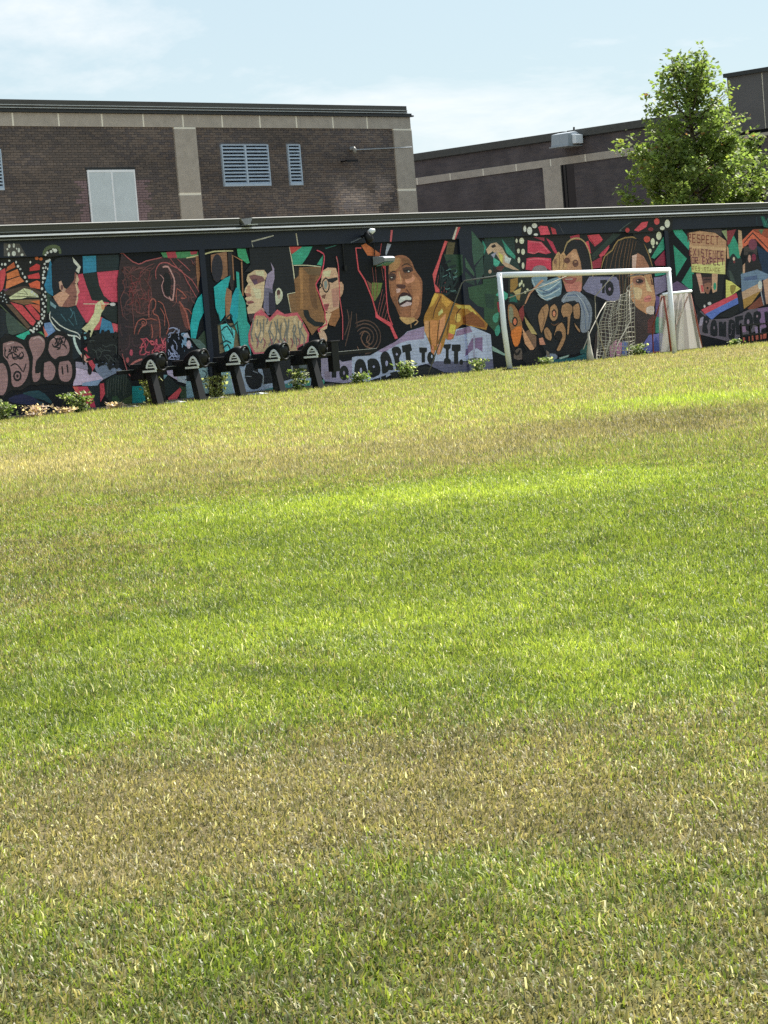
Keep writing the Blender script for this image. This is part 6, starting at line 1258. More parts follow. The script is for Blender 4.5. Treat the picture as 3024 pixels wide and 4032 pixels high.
[1,26,108,78,58,23,8219,2676,8166,2539,8096,2354,8021,2187,7954,1977,7911,1624,7886,1318],
[1,27,108,78,58,24,8321,2653,8285,2562,8231,2426,8158,2284,8083,2074,8016,1672,7969,1314],
[1,28,108,78,58,24,8422,2612,8335,2423],
[1,22,108,78,58,23,7325,2328,7207,2030],
[1,29,152,122,78,33,7044,2036,7107,2163,7208,2307,7351,2375,7503,2436,7604,2547,7736,2649,7998,2706,8287,2715,8529,2670,8732,2549,8881,2273,8975,2017],
[0,30,160,110,90,0,8200,2070,8227,2222,8452,2343,8663,2259,8847,2022,8852,1790,8169,1816],
[0,31,206,172,162,0,8226,2286,8416,2323,8325,1989,8190,1994],
[0,31,190,142,106,0,8108,1869,8910,1839,8964,1579,9012,1267,8895,1014,8618,920,8257,1091,8034,1332],
[0,32,150,102,86,0,8670,1694,8614,1636,8483,1604,8327,1610,8205,1652,8165,1714,8220,1772,8350,1804,8506,1798,8629,1756],
[0,33,44,30,36,0,8580,1687,8548,1655,8474,1638,8385,1642,8316,1665,8293,1699,8325,1731,8399,1748,8487,1745,8556,1721],
[0,34,190,160,150,0,8400,1705,8392,1695,8374,1689,8353,1690,8337,1697,8332,1707,8340,1718,8358,1723,8378,1723,8394,1715],
[1,33,60,40,45,30,8180,1841,8292,1853,8435,1857,8575,1828,8683,1796],
[0,34,216,182,142,0,8643,1823,8830,1533,8902,1422,8684,1457],
[0,35,100,66,52,0,8859,1841,8964,1579,8880,1595],
[0,32,196,122,112,0,8572,1308,8688,1345,8808,1354,8852,1290,8834,1218,8702,1197,8568,1205,8538,1253],
[0,32,222,192,182,0,8637,1078,8773,1108,8905,1096,8926,1000,8882,907,8749,906,8621,945,8596,1013],
[0,32,216,180,140,0,8188,1560,8359,1556,8518,1495,8495,1374,8406,1269,8297,1271,8202,1329,8161,1453],
[1,33,110,60,55,20,8596,1265,8832,1275],
[0,19,95,50,52,0,8642,769,8880,891,8913,466,8607,483],
[0,19,190,130,160,0,7147,261,7421,407,7625,313,7543,-17,7123,-1],
[0,20,110,126,182,0,7623,365,7836,327,7753,-5,7582,31],
],],
['painted_ribbon', 0.05, [
[0,0,120,110,142,0,9020,1757,9324,1771,9555,1814,9511,1452,9012,1339],
[0,32,95,76,126,0,9013,1345,9269,1255,9258,810,8952,851],
[0,33,50,130,116,0,8953,856,9212,791,9171,451,8905,466],
[0,34,106,110,180,0,8305,166,8644,434,9171,456,9253,-47,8587,-31],
[0,35,66,82,150,0,8629,-34,8905,394,9111,-38],
],],
['painted_monarch', 0, [
[0,1,20,20,24,0,7825,2891,8308,3083,9855,3105,9799,2829,8106,2802],
[0,2,206,76,92,0,8324,2866,8641,3044,8886,3057,8806,2930,8489,2833],
[0,2,182,62,66,0,8157,2875,8137,2842,8093,2823,8041,2825,8002,2846,7990,2879,8010,2911,8054,2931,8106,2929,8145,2908],
[0,2,202,82,86,0,9326,3047,9300,3002,9243,2975,9177,2977,9127,3006,9112,3052,9138,3097,9195,3123,9261,3122,9311,3093],
[0,3,130,45,55,0,9068,2873,9045,2846,8989,2831,8923,2832,8872,2850,8855,2878,8879,2904,8934,2920,9000,2918,9051,2900],
[0,2,226,226,196,0,9727,2986,9700,2929,9643,2894,9579,2896,9531,2933,9519,2991,9546,3048,9602,3083,9666,3081,9714,3044],
[0,2,226,226,196,0,9510,2888,9489,2861,9439,2845,9381,2847,9335,2865,9320,2892,9342,2919,9391,2935,9450,2933,9495,2915],
],],
['painted_monarch', 0.05, [
[0,32,20,20,24,0,8299,2812,9846,2832,9524,2697,9135,2347,8912,2277,8731,2539,8331,2730],
[0,33,220,214,184,0,9413,2713,9386,2656,9330,2622,9267,2624,9219,2661,9207,2719,9233,2776,9289,2810,9353,2808,9401,2771],
[0,33,220,214,184,0,9138,2579,9116,2528,9072,2497,9021,2499,8985,2532,8975,2584,8997,2634,9042,2665,9092,2664,9129,2631],
[0,33,220,214,184,0,9251,2550,9241,2529,9220,2516,9196,2517,9178,2531,9173,2552,9183,2573,9204,2586,9228,2585,9246,2571],
[0,33,220,214,184,0,8984,2377,8969,2347,8937,2330,8900,2331,8873,2351,8865,2381,8880,2411,8912,2428,8949,2427,8977,2408],
[0,33,220,214,184,0,9102,2464,9093,2449,9073,2440,9049,2441,9031,2451,9025,2466,9035,2481,9055,2490,9079,2489,9097,2479],
[0,33,192,76,66,0,8966,2648,8936,2604,8869,2577,8790,2580,8730,2609,8711,2655,8741,2700,8808,2726,8887,2724,8947,2694],
[0,30,200,70,85,0,6650,2800,7057,2814,7184,2685,6865,2569,6759,2697],
[0,30,196,70,88,0,6999,2339,7432,2527,7203,2332,7034,2287],
],],
['painted_chevrons', 0.05, [
[0,34,50,140,116,0,8948,2219,9567,2761,9570,2437,9073,2189],
[0,35,132,40,66,0,9055,2112,9555,2417,9557,2009,9096,2025],
[0,1,50,140,120,0,9045,1963,9540,1945,9525,1816,9066,1781],
[0,0,50,150,130,0,9892,2857,10254,2861,10531,2592,10499,2325,9956,2733],
[0,1,46,140,116,0,9869,2485,10366,2151,9888,1744],
[0,2,46,140,116,0,10082,1606,10499,1968,10610,1774,10490,1424,10337,1443],
[0,3,96,76,112,0,9691,1570,9919,1639,10381,1436,10498,936,9662,977],
[0,0,52,146,122,0,12090,2414,12352,2648,12517,2402,12609,1698,12104,2146],
[0,1,132,50,62,0,12064,2763,12472,2793,12149,2439,12044,2416],
[0,2,142,152,112,0,11848,2768,12072,2789,12067,2522],
[0,3,60,50,56,0,10998,2816,11862,2808,11841,2635,11578,2735],
[0,2,196,150,120,0,12021,2416,12084,2361,12097,2093,12005,2096],
[0,1,196,160,130,0,12554,2777,12691,2747,12688,2343,12545,2132,12511,2348],
[0,2,216,102,76,0,12686,2518,13166,2762,13900,2498,13853,2116,13234,2544,12933,2417,12687,2329],
[0,3,160,80,60,0,13167,2776,13934,2770,13900,2498],
[1,4,36,28,36,37,12748,2449,13156,2687,13866,2225],
[0,5,90,120,90,0,13403,2756,13644,2764,13533,2644],
[0,5,70,60,60,0,12739,2368,13305,2351,13278,2135,12712,2153],
[0,6,124,62,84,0,13311,2400,13265,2319,13163,2270,13046,2274,12958,2328,12933,2411,12979,2493,13079,2541,13197,2538,13285,2484],
[0,7,25,46,76,0,13285,2379,13858,2157,13789,1598,13419,1722],
],],
['painted_protesters', 0.05, [
[0,3,28,36,42,0,11963,1830,12048,1992,12150,2145,12226,2203,12297,2207,12369,2148,12445,2081,12543,2094,12618,2075,12622,1904,12585,1699,12527,1530,12434,1422,12278,1448,12120,1529,12013,1611,11946,1697,11932,1754],
[0,4,206,186,166,0,12333,2080,12320,2053,12292,2038,12261,2039,12237,2056,12231,2083,12244,2109,12271,2125,12303,2124,12326,2107],
[0,4,120,50,55,0,12333,2004,12322,1986,12297,1975,12268,1976,12246,1988,12240,2008,12251,2026,12276,2037,12304,2036,12326,2024],
[0,4,60,72,70,0,12018,1828,12150,1769,12299,1468,12078,1557],
[0,8,28,25,32,0,12726,1694,12734,1918,12853,2149,12921,2224,13005,2230,13126,2217,13255,2136,13419,1893,13460,1666,13096,1622],
[0,9,194,144,134,0,13003,2063,12983,2006,12946,1972,12905,1973,12877,2010,12871,2067,12891,2124,12928,2158,12969,2156,12998,2120],
[0,9,132,40,72,0,13224,2082,13199,2029,13148,1997,13089,1999,13046,2034,13035,2089,13059,2142,13111,2174,13169,2172,13213,2137],
[0,9,190,150,130,0,12635,1913,12736,1963,12702,1695,12609,1698],
[0,10,112,132,162,0,12525,1701,13236,1788,13792,1626,13755,1326,12506,1244],
[0,11,84,100,140,0,12646,1616,13218,1648,13205,1539,12636,1535],
[0,5,206,200,112,0,11887,1592,12121,1534,12481,1347,12081,1208,11828,1113],
[0,6,142,126,62,0,12064,1451,12195,1454,12302,1414,12236,1315,12130,1228,12075,1238,12045,1291,12034,1377],
[0,6,15,18,25,0,10521,1778,10699,1771,10858,1316,10989,1278,11351,1262,11592,1737,11853,1727,11666,1147,11369,1040,10764,910,10560,1078,10509,1462],
[0,7,192,146,130,0,10682,1785,10879,1777,10979,1305,10813,1312],
[0,7,196,156,130,0,11312,1761,11571,1751,11483,1336,11309,1291,11271,1425],
[0,8,50,140,116,0,11474,1448,11455,1393,11419,1360,11380,1361,11352,1397,11347,1454,11366,1509,11402,1543,11441,1541,11469,1505],
[0,8,190,80,85,0,10836,1501,10926,1498,10951,1338,10853,1342],
[0,9,88,58,58,0,10924,1775,11330,1760,11296,1482,11133,1272,10996,1331,10920,1524],
[0,10,142,96,82,0,10974,1522,11129,1557,11271,1537,11230,1411,11136,1290,11064,1286,11005,1336,10963,1431],
[0,11,18,12,16,0,11147,1420,11137,1403,11116,1393,11091,1394,11072,1406,11066,1423,11076,1440,11097,1450,11122,1448,11141,1437],
[1,10,40,26,30,32,10965,1628,11282,1629],
[0,10,30,24,28,0,10924,1775,11330,1760,11311,1681,10931,1688],
[0,7,206,200,206,0,11219,1047,11202,1023,11161,1010,11114,1012,11078,1029,11066,1055,11084,1079,11124,1092,11171,1090,11208,1073],
[0,7,206,200,206,0,10972,993,10962,971,10940,959,10915,960,10896,975,10891,997,10902,1018,10924,1030,10949,1029,10967,1015],
],],
['painted_protest_sign', 0.05, [
[0,11,186,142,112,0,10511,2755,10950,2791,11577,2727,12020,2518,11875,1721,10517,1825],
[0,12,206,202,132,0,10533,2027,11121,1980,11895,2033,11875,1721,10517,1825],
[0,12,205,165,130,0,10489,2462,11982,2364,11963,2285,10497,2383],
[1,12,120,58,50,39,10450,2541,10473,2730,10577,2717,10568,2642,10461,2636,10569,2538],
[1,12,120,58,50,39,10775,2712,10655,2715,10632,2526,10752,2523],
[1,13,120,58,50,39,10644,2620,10737,2618],
[1,12,120,58,50,39,10957,2678,10852,2699,10835,2615,10947,2592,10929,2507,10818,2530],
[1,12,120,58,50,39,11000,2495,11024,2685,11130,2672,11119,2587,11011,2580],
[1,13,120,58,50,39,11330,2666,11209,2670,11186,2480,11307,2476],
[1,14,120,58,50,39,11197,2575,11292,2572],
[1,13,120,58,50,39,11516,2642,11409,2654,11373,2474,11494,2460],
[1,12,120,58,50,40,11582,2639,11718,2635],
[1,13,120,58,50,40,11650,2637,11627,2446],
[1,13,112,52,66,35,10592,2393,10490,2396,10468,2223,10571,2220],
[1,14,112,52,66,35,10479,2310,10559,2307],
[1,13,112,52,66,35,10646,2381,10728,2205],
[1,14,112,52,66,35,10749,2378,10625,2208],
[1,13,112,52,66,36,10861,2364,10840,2191],
[1,13,112,52,66,36,11063,2330,10973,2351,10958,2273,11054,2252,11038,2174,10943,2195],
[1,13,112,52,66,36,11120,2336,11236,2332],
[1,14,112,52,66,36,11178,2334,11157,2160],
[1,14,112,52,66,36,11384,2317,11280,2321,11258,2146,11363,2143],
[1,15,112,52,66,36,11269,2233,11350,2231],
[1,15,112,52,66,36,11418,2131,11440,2305,11523,2127,11544,2302],
[1,16,112,52,66,36,11704,2278,11612,2290,11580,2124,11684,2111],
[1,17,112,52,66,36,11867,2271,11761,2275,11740,2099,11845,2096],
[1,18,112,52,66,36,11751,2187,11833,2184],
[1,15,108,48,70,35,10562,2176,10648,2173,10629,2021,10544,2024,10562,2176],
[1,16,108,48,70,35,10681,2014,10699,2166,10784,2156,10777,2095,10690,2090,10777,2011],
[1,14,108,48,70,36,11094,2143,10997,2146,10978,1994,11075,1990],
[1,15,108,48,70,36,10987,2070,11063,2067],
[1,15,108,48,70,36,11146,2136,11225,1980],
[1,16,108,48,70,36,11244,2133,11127,1983],
[1,17,108,48,70,36,11277,1973,11296,2126,11382,2116,11374,2047,11286,2042],
[1,17,108,48,70,36,11545,2113,11447,2116,11428,1963,11526,1959],
[1,18,108,48,70,36,11437,2040,11514,2037],
[1,18,108,48,70,36,11696,2095,11609,2106,11580,1960,11678,1949],
[1,18,108,48,70,36,11750,2096,11860,2092],
[1,19,108,48,70,36,11805,2094,11786,1940],
[1,13,140,112,72,21,10545,1866,10556,1955,10622,1948,10617,1913,10550,1911,10620,1863],
[1,13,140,112,72,21,10746,1944,10671,1946,10660,1857,10735,1854],
[1,14,140,112,72,21,10665,1902,10724,1900],
[1,13,140,112,72,21,10861,1926,10795,1937,10786,1897,10856,1886,10847,1845,10777,1857],
[1,13,140,112,72,21,10944,1927,10933,1837],
[1,13,140,112,72,21,11093,1908,11027,1919,11018,1879,11088,1867,11079,1827,11009,1839],
[1,13,140,112,72,21,11135,1911,11220,1907],
[1,14,140,112,72,21,11177,1909,11166,1819],
[1,14,140,112,72,22,11241,1812,11294,1900,11326,1809],
[1,15,140,112,72,22,11262,1843,11312,1841],
[1,13,140,112,72,22,11358,1803,11369,1893,11435,1800,11446,1890],
[1,13,140,112,72,22,11563,1876,11495,1883,11476,1798,11552,1791],
[1,13,140,112,72,22,11682,1872,11605,1874,11593,1784,11670,1781],
[1,14,140,112,72,22,11599,1829,11659,1827],
],],
['painted_arm', 0.05, [
[0,8,202,76,96,0,10787,917,12282,1253,12339,1143,10931,804],
[0,9,92,116,196,0,10932,809,12339,1143,12344,995,11523,801,11185,658],
[0,10,14,18,26,0,11423,731,12342,981,12317,780,11921,666],
[0,11,15,22,42,0,12315,1220,12522,1297,12534,824,12354,779],
[0,12,192,156,132,0,12508,1265,13191,1431,13411,1463,13370,1255,12532,1075],
[0,13,166,126,66,0,12532,1080,13323,1262,12896,969,12551,850],
[0,14,122,66,52,0,12693,857,13307,1132,13422,898,12829,809],
[0,15,40,40,60,0,13395,1532,13515,1527,13516,954,13369,933],
[0,16,216,216,226,0,13403,1401,13377,1338,13324,1300,13265,1303,13223,1344,13212,1409,13238,1472,13291,1509,13350,1507,13393,1465],
[1,17,150,150,160,45,13317,1290,13336,1190,13362,1070,13390,973,13413,904],
[0,16,196,152,132,0,13449,1503,13787,1585,13706,931,13512,921],
],],
['painted_banner', 0.05, [
[0,18,102,92,106,0,10596,826,10763,902,11096,668,11873,655,12349,738,12737,827,13696,849,13637,373,12520,216,11760,112,10648,335],
[0,19,130,100,140,0,13118,836,13696,849,13637,373,13200,342],
[0,19,14,18,30,0,10582,937,10740,864,10950,743,10870,704,10840,760,10705,723,10626,541,10571,544,10617,771],
[0,20,150,140,165,0,10723,722,10857,748,10826,651,10747,535,10645,540],
[0,21,14,18,30,0,10857,748,10950,756,11042,728,11074,677,11070,616,11014,574,10960,523,10988,426,10999,345,10876,345,10757,389,10769,474,10817,575,10829,674],
[0,22,120,105,120,0,10991,620,10982,605,10962,597,10939,598,10922,609,10917,624,10926,639,10945,648,10968,647,10986,636],
[0,19,14,18,30,0,11084,305,11086,440,11137,580,11184,636,11240,652,11309,652,11366,601,11392,429,11367,267,11222,248],
[0,20,120,105,120,0,11288,461,11279,439,11260,425,11239,426,11224,442,11221,465,11230,488,11249,501,11269,500,11285,485],
[0,19,14,18,30,0,11460,596,11612,594,11626,521,11669,591,11767,580,11722,214,11418,253],
[0,19,14,18,30,0,11882,607,11977,628,12074,603,12124,569,12141,493,12120,320,12061,161,11940,136,11828,174,11810,250,11827,355,11843,492],
[1,20,104,92,106,18,12063,520,12026,522,11985,513,11960,465,11954,414,11988,390,12026,377],
[1,20,104,92,106,18,11839,265,11886,263,11936,271,11957,309,11965,347],
[0,19,14,18,30,0,12141,683,12477,702,12484,598,12306,572,12292,463,12405,432,12342,235,12145,246],
[0,19,14,18,30,0,12901,521,12875,431,12823,356,12753,308,12677,294,12605,316,12548,371,12515,450,12512,541,12538,630,12589,705,12658,753,12735,767,12807,746,12864,691,12897,612],
[0,20,140,120,140,0,12741,529,12726,494,12696,474,12663,475,12638,499,12632,535,12647,569,12677,590,12710,588,12735,565],
[0,20,14,18,30,0,12948,743,13086,777,13226,754,13262,691,13253,615,13205,570,13163,529,13209,469,13229,422,13082,404,12930,438,12903,591],
[0,21,150,125,140,0,13123,644,13114,625,13092,614,13068,615,13050,628,13045,648,13055,668,13076,679,13100,678,13118,664],
[0,20,14,18,30,0,13402,732,13544,748,13611,642,13704,751,13844,744,13801,394,13422,412],
[0,20,150,118,150,0,12401,435,12558,438,12578,291,12403,289],
[0,20,150,130,165,0,12944,394,13239,379,13201,234,12964,236],
[0,19,190,96,80,0,12330,170,12504,160,12491,58,12316,57],
[0,19,190,96,80,0,12662,174,12863,185,12868,59,12648,60],
[0,19,190,96,80,0,12957,180,13080,184,13066,70,12963,64],
[0,19,190,96,80,0,13116,182,13259,185,13225,72,13102,68],
[0,19,190,96,80,0,13296,195,13441,209,13406,84,13262,81],
[0,19,190,96,80,0,13498,217,13639,221,13620,74,13481,82],
[0,20,110,120,140,0,11977,135,12195,178,12225,109,11970,79],
],],
['painted_leaves', 0, [
[1,0,36,66,76,27,13294,3069,13298,2865],
[0,0,30,90,84,0,13468,3082,13612,3079,13864,2778,13579,2818],
[1,1,70,150,130,18,13552,3064,13671,2857],
[1,2,70,150,130,18,13790,3026,13643,2866],
[1,3,70,150,130,18,13896,3040,13770,2863],
],],
['painted_stripe', 0, [
[1,0,166,162,152,30,-3291,3053,-3903,2954,-3878,2846],
[1,0,172,162,146,44,-2664,3082,-2642,2842],
[1,0,90,96,110,27,-1127,2856,-819,2941,-474,2978],
[1,1,196,86,120,37,-474,2978,-553,2844],
[0,0,192,92,102,0,92,3076,156,3075,88,2837,36,2838],
[0,0,202,192,182,0,2136,3089,2186,3088,2048,2827,1973,2837],
[0,1,196,86,96,0,2186,3088,2274,3086,2085,2838,2048,2827],
],],
['painted_hand', 0.05, [
[0,13,165,116,52,0,970,1285,1103,1432,1341,1734,1570,1704,1905,1510,2128,1445,2429,1427,2677,1238,2964,987,2904,867,2428,972,2137,1031,1917,925,1812,736,1628,723,1574,765,1506,637,1367,448,1271,429,1226,538,1156,436,1078,504,1068,663,952,897,922,1172],
[0,14,206,166,78,0,1341,1730,1466,1686,1284,1501,1130,1421,1240,1618],
[0,14,216,182,92,0,1951,1450,2428,1417,2644,1220,2546,1202,2355,1352,2058,1363],
[0,14,200,150,70,0,1568,1681,1840,1513,1680,1404,1522,1548],
[0,15,130,76,42,0,2156,1186,2496,1287,2863,1032,2879,908,2431,991,2168,1045],
[0,14,226,202,132,0,1401,1311,1533,1396,1558,1313,1398,1240],
[0,15,202,172,92,0,2115,1169,2088,1113,2033,1080,1969,1083,1922,1121,1909,1179,1936,1235,1991,1268,2055,1265,2102,1227],
[0,14,206,152,106,0,956,1170,1105,1162,1089,793,1000,817,916,961],
[0,15,202,136,86,0,1130,1180,1364,1149,1270,609,1125,656,1095,889],
[0,16,206,142,102,0,1387,1148,1643,1290,1541,926,1331,683],
[0,14,222,186,82,0,1755,1051,1934,1022,1852,827,1676,876],
[0,17,202,112,86,0,1676,876,1852,827,1721,718,1630,743],
[0,16,205,130,100,0,1082,662,1178,618,1152,446,1084,508],
[0,16,210,140,115,0,1283,650,1418,681,1347,453,1267,439],
[1,17,82,46,30,26,1536,1663,1423,1535,1299,1384,1244,1272,1218,1195],
[1,17,82,46,30,26,1097,1144,1075,987,1061,799,1087,650,1117,544],
[1,17,82,46,30,26,1424,1165,1376,1018,1321,842,1286,707,1264,613],
[1,18,82,46,30,27,1902,1491,1778,1299,1615,1058,1443,836,1306,669],
[1,19,82,46,30,27,1751,1207,1617,825],
[1,16,82,46,30,27,2150,1382,2072,1340,1988,1273,1951,1160,1933,1061],
],],
['painted_banner', 0, [
[0,0,170,178,214,0,2202,962,2371,976,2828,818,2828,237,2764,240,2410,306,2202,266],
[0,1,142,116,150,0,2202,960,2312,979,2392,853,2202,827],
[0,1,120,96,136,0,2371,721,2707,721,2669,404,2494,497,2340,467,2202,399,2202,558],
[0,1,96,96,122,0,2202,247,2408,286,2793,223,2828,223,2828,18,2372,-10,2202,-4],
[0,2,150,150,180,0,2410,797,2467,774,2410,306,2350,300],
],],
['painted_leaves', 0, [
[0,0,40,65,50,0,2202,2508,2273,2505,2241,2116,2202,2097],
[0,3,46,76,56,0,2828,1038,2799,1032,2827,1385,2828,1392],
[0,4,46,76,56,0,2828,1053,2811,1067,2828,1388],
],],
['painted_hand', 0, [
[0,5,165,116,52,0,2202,1437,2372,1427,2619,1238,2828,1055,2828,871,2371,972,2202,1006],
[0,6,216,182,92,0,2202,1428,2371,1417,2587,1220,2488,1201,2297,1352,2202,1355],
[0,7,130,76,42,0,2202,1216,2439,1286,2805,1031,2821,908,2373,991,2202,1026],
]],]
GAIN = 1.36
def paint_mural():
    coat = .0004; made = []
    for g, pl, rows in MURAL:
      b = MB(); made.append((g, b))
      for t in rows:
        k = t[0]; lay = t[1]; c = tuple(min(.85, GAIN * v) for v in lin(t[2:5])); w = t[5] / 1000
        P = [(t[i] / 1000, t[i + 1] / 1000) for i in range(6, len(t), 2)]
        y = pl - .0012 - lay * coat; 
        if pl > 0: P = [(x, min(max(z, .0), 2.838)) for x, z in P]
        else: P = [(x, min(z, 3.138)) for x, z in P]
        if k == 0:
            tri = tessellate_polygon([[Vector((x, z, 0)) for x, z in P]])
            for a in tri: b.face([(P[i][0], y, P[i][1]) for i in a], c)
            if pl > 0:                                    # the paint runs on round the pier's edge
                zs = sorted(P[i][1] + (2.2 - P[i][0]) / (P[(i + 1) % len(P)][0] - P[i][0]) * (P[(i + 1) % len(P)][1] - P[i][1]) for i in range(len(P)) if (P[i][0] < 2.2) != (P[(i + 1) % len(P)][0] < 2.2))
                for z0, z1 in zip(zs[::2], zs[1::2]): xs = 2.1985 - lay * coat; b.face([(xs, .0, z0), (xs, REC - .001, z0), (xs, REC - .001, z1), (xs, .0, z1)], c)
        else:
            n = len(P); Lp, Rp = [], []
            for i in range(n):
                dx = P[min(i + 1, n - 1)][0] - P[max(i - 1, 0)][0]; dz = P[min(i + 1, n - 1)][1] - P[max(i - 1, 0)][1]; l = math.hypot(dx, dz) or 1
                ww = w / 2 * (.72 if i in (0, n - 1) else 1.0)
                Lp.append((P[i][0] - dz / l * ww, P[i][1] + dx / l * ww)); Rp.append((P[i][0] + dz / l * ww, P[i][1] - dx / l * ww))
            lim = (2.838 if pl > 0 else 3.138)
            for i in range(n - 1):
                b.face([(p_[0], y, min(max(p_[1], 0), lim)) for p_ in (Lp[i], Rp[i], Rp[i + 1], Lp[i + 1])], c)
    for g, b in made: b.build(g, M_paint, mb, attr='Col')
paint_mural()

# ------------------------------------------------------------------ two-storey brick building behind
BY = 15.70
br = thing('brick_building', 'taller brown brick building with pale stone bands and a boarded window', 'building', (8, BY, 0))
O = br.location
def bb_(name, m, a, c, kind=None, bevel=0):
    b = MB(); b.box(rel(br, *a), rel(br, *c)); return b.build(name, m, br, kind=kind, bevel=bevel)
bb_('wall', M_mortar, (-8, BY + .018, 0), (18.30, BY + 9, 7.42))
OPEN = [(5.40, 7.09, 4.0, 5.98), (10.33, 12.20, 5.41, 6.62), (12.94, 13.49, 5.41, 6.62), (1.2, 2.61, 5.41, 6.50), (8.63, 9.44, 0, 7.1), (17.50, 18.4, 0, 7.1)]
bw, ch, jt = .2032, .0677, .011
rows = []
zi = 0; z = 4.30
while z < 7.06:
    off = (zi % 2) * (bw + jt) / 2; header = zi % 7 == 5
    step = (bw / 2 + jt / 2 if header else bw + jt); x = 1.0 - off
    while x < 17.6:
        x1 = min(x + step - jt, 17.50)
        segs = [(x, x1)]
        for o in OPEN:
            if z + ch > o[2] and z < o[3]:
                segs = [q for a, c in segs for q in ((a, min(c, o[0] - .008)), (max(a, o[1] + .008), c)) if q[1] - q[0] > .03]
        rows += [(a, c, z, min(z + ch - jt, 7.066)) for a, c in segs]
        x += step
    z += ch; zi += 1
near = sorted(range(len(rows)), key=lambda i: (rows[i][1] - rows[i][0] < .19, abs(rows[i][0] - 4.9) + 1.2 * abs(rows[i][2] - 5.0) + (20 if rows[i][0] < 2.6 else 0)))[:300]; nearset = set(near)
proto = []
for k, m in enumerate(M_bricks):
    b = MB(); b.box((-bw / 2, 0, 0), (bw / 2, .03, ch - jt)); o = b.build('brick', m); proto.append(o.data); bpy.data.objects.remove(o)
rest = MB()
pal = [lin(c) for c in ((100, 91, 87), (95, 87, 84), (109, 98, 92), (90, 83, 83), (104, 92, 86), (84, 78, 80))]
def stain(x, z):                                      # pale salt bloom low on the right of the wall, broad random tone over the whole wall
    a = float(vnoise(np.array(x * 1.6), np.array(z * 2.2), 21)); c = float(vnoise(np.array(x * .55), np.array(z * 1.8), 22))
    s_ = max(0, 1 - ((x - 16.0) / 1.7) ** 2) * max(0, 1 - ((z - 4.9) / .8) ** 2)
    return 1 + 1.9 * s_ * (a > .42) * a * 1.3 + .7 * (c - .5)
for i, (x0, x1, z0, z1) in enumerate(rows):
    quoin = z0 < 5.62 and (4.92 + .1 * (i % 3) < x0 and x1 < 5.40 or 7.08 < x0 and x1 < 7.45 + .1 * (i % 3))
    if i in nearset and x1 - x0 > .19 and not quoin:
        c_ = float(vnoise(np.array(x0 * .7), np.array(z0 * 2.2), 5)) * .6 + random.random() * .55
        me = proto[min(4, max(0, int(c_ * 4.3)))]
        o = bpy.data.objects.new('brick', me); col.objects.link(o); o.parent = br; o.location = rel(br, (x0 + x1) / 2, BY + random.uniform(-.002, .003), z0)
    else:
        c_ = lin((128, 108, 112)) if quoin else pal[min(5, int((float(vnoise(np.array(x0 * .7), np.array(z0 * 2.2), 5)) * .6 + random.random() * .5) * 5.5))]; s_ = stain(x0, z0)
        rest.box(rel(br, x0, BY + random.uniform(-.002, .003), z0), rel(br, x1, BY + .03, z1), tuple(v * s_ for v in c_))
ro = rest.build('brick_field', M_bricka, br, attr='Col', kind='stuff')
# stone band, pilasters
jx = [-2.83, -1.35, .12, 1.6, 3.08, 4.60, 6.09, 7.55, 9.0, 10.48, 11.95, 13.42, 14.93, 16.39, 18.30]
bb_('joint_backing', M_joint, (-2.8, BY - .024, 7.075), (18.29, BY + .017, 7.415))
for a, c in zip(jx[:-1], jx[1:]): bb_('stone_block', M_conc, (a + .03, BY - .03, 7.07), (c - (.03 if c < 18 else 0), BY + .016, 7.42))
for a, c in ((8.63, 9.44), (17.50, 18.31)):
    bb_('joint_backing', M_joint, (a + .004, BY - .040, 3.0), (c - .004, BY + .0165, 7.068))
    bb_('stone_block', M_conc, (a, BY - .045, 5.275), (c, BY + .0164, 7.025)); bb_('stone_block', M_conc, (a, BY - .045, 3.0), (c, BY + .0164, 5.205))
# roof edge
for z0, z1, pr, x1, mm in ((7.43, 7.475, -.10, 18.40, M_trim), (7.475, 7.53, -.07, 18.34, M_trim), (7.545, 7.60, -.11, 18.10, M_trim2), (7.615, 7.745, -.12, 18.08, M_trim2)): bb_('roof_flashing', mm, (-8, BY + pr, z0), (x1, BY + 9, z1))
for z0, pr, x1 in ((7.53, -.13, 18.10), (7.60, -.14, 18.09)): bb_('sky_glint_drip_edge', M_lip, (-8, BY + pr, z0), (x1, BY + .3, z0 + .015))
bb_('roof', M_roof, (-8, BY + .3, 7.745), (17.9, BY + 9, 7.76))
# boarded window
w = MB(); w.box(rel(br, 5.41, BY - .005, 4.1), rel(br, 7.08, BY + .015, 5.90)); w.build('window_reveal', M_dark, br)
for a, c in ((5.46, 6.222), (6.278, 7.03)): bb_('window_board', M_board, (a, BY - .03, 4.15), (c, BY - .0055, 5.861))
bb_('window_mullion', M_white, (6.223, BY - .04, 4.15), (6.277, BY - .0056, 5.861))
bb_('window_lintel', M_trim, (5.36, BY - .012, 5.93), (7.13, BY + .0155, 5.99)); bb_('window_frame', M_white, (5.41, BY - .035, 5.862), (7.08, BY - .0055, 5.925))
for a in (5.412, 7.032): bb_('window_frame', M_white, (a, BY - .036, 4.15), (a + .046, BY - .0055, 5.8615))
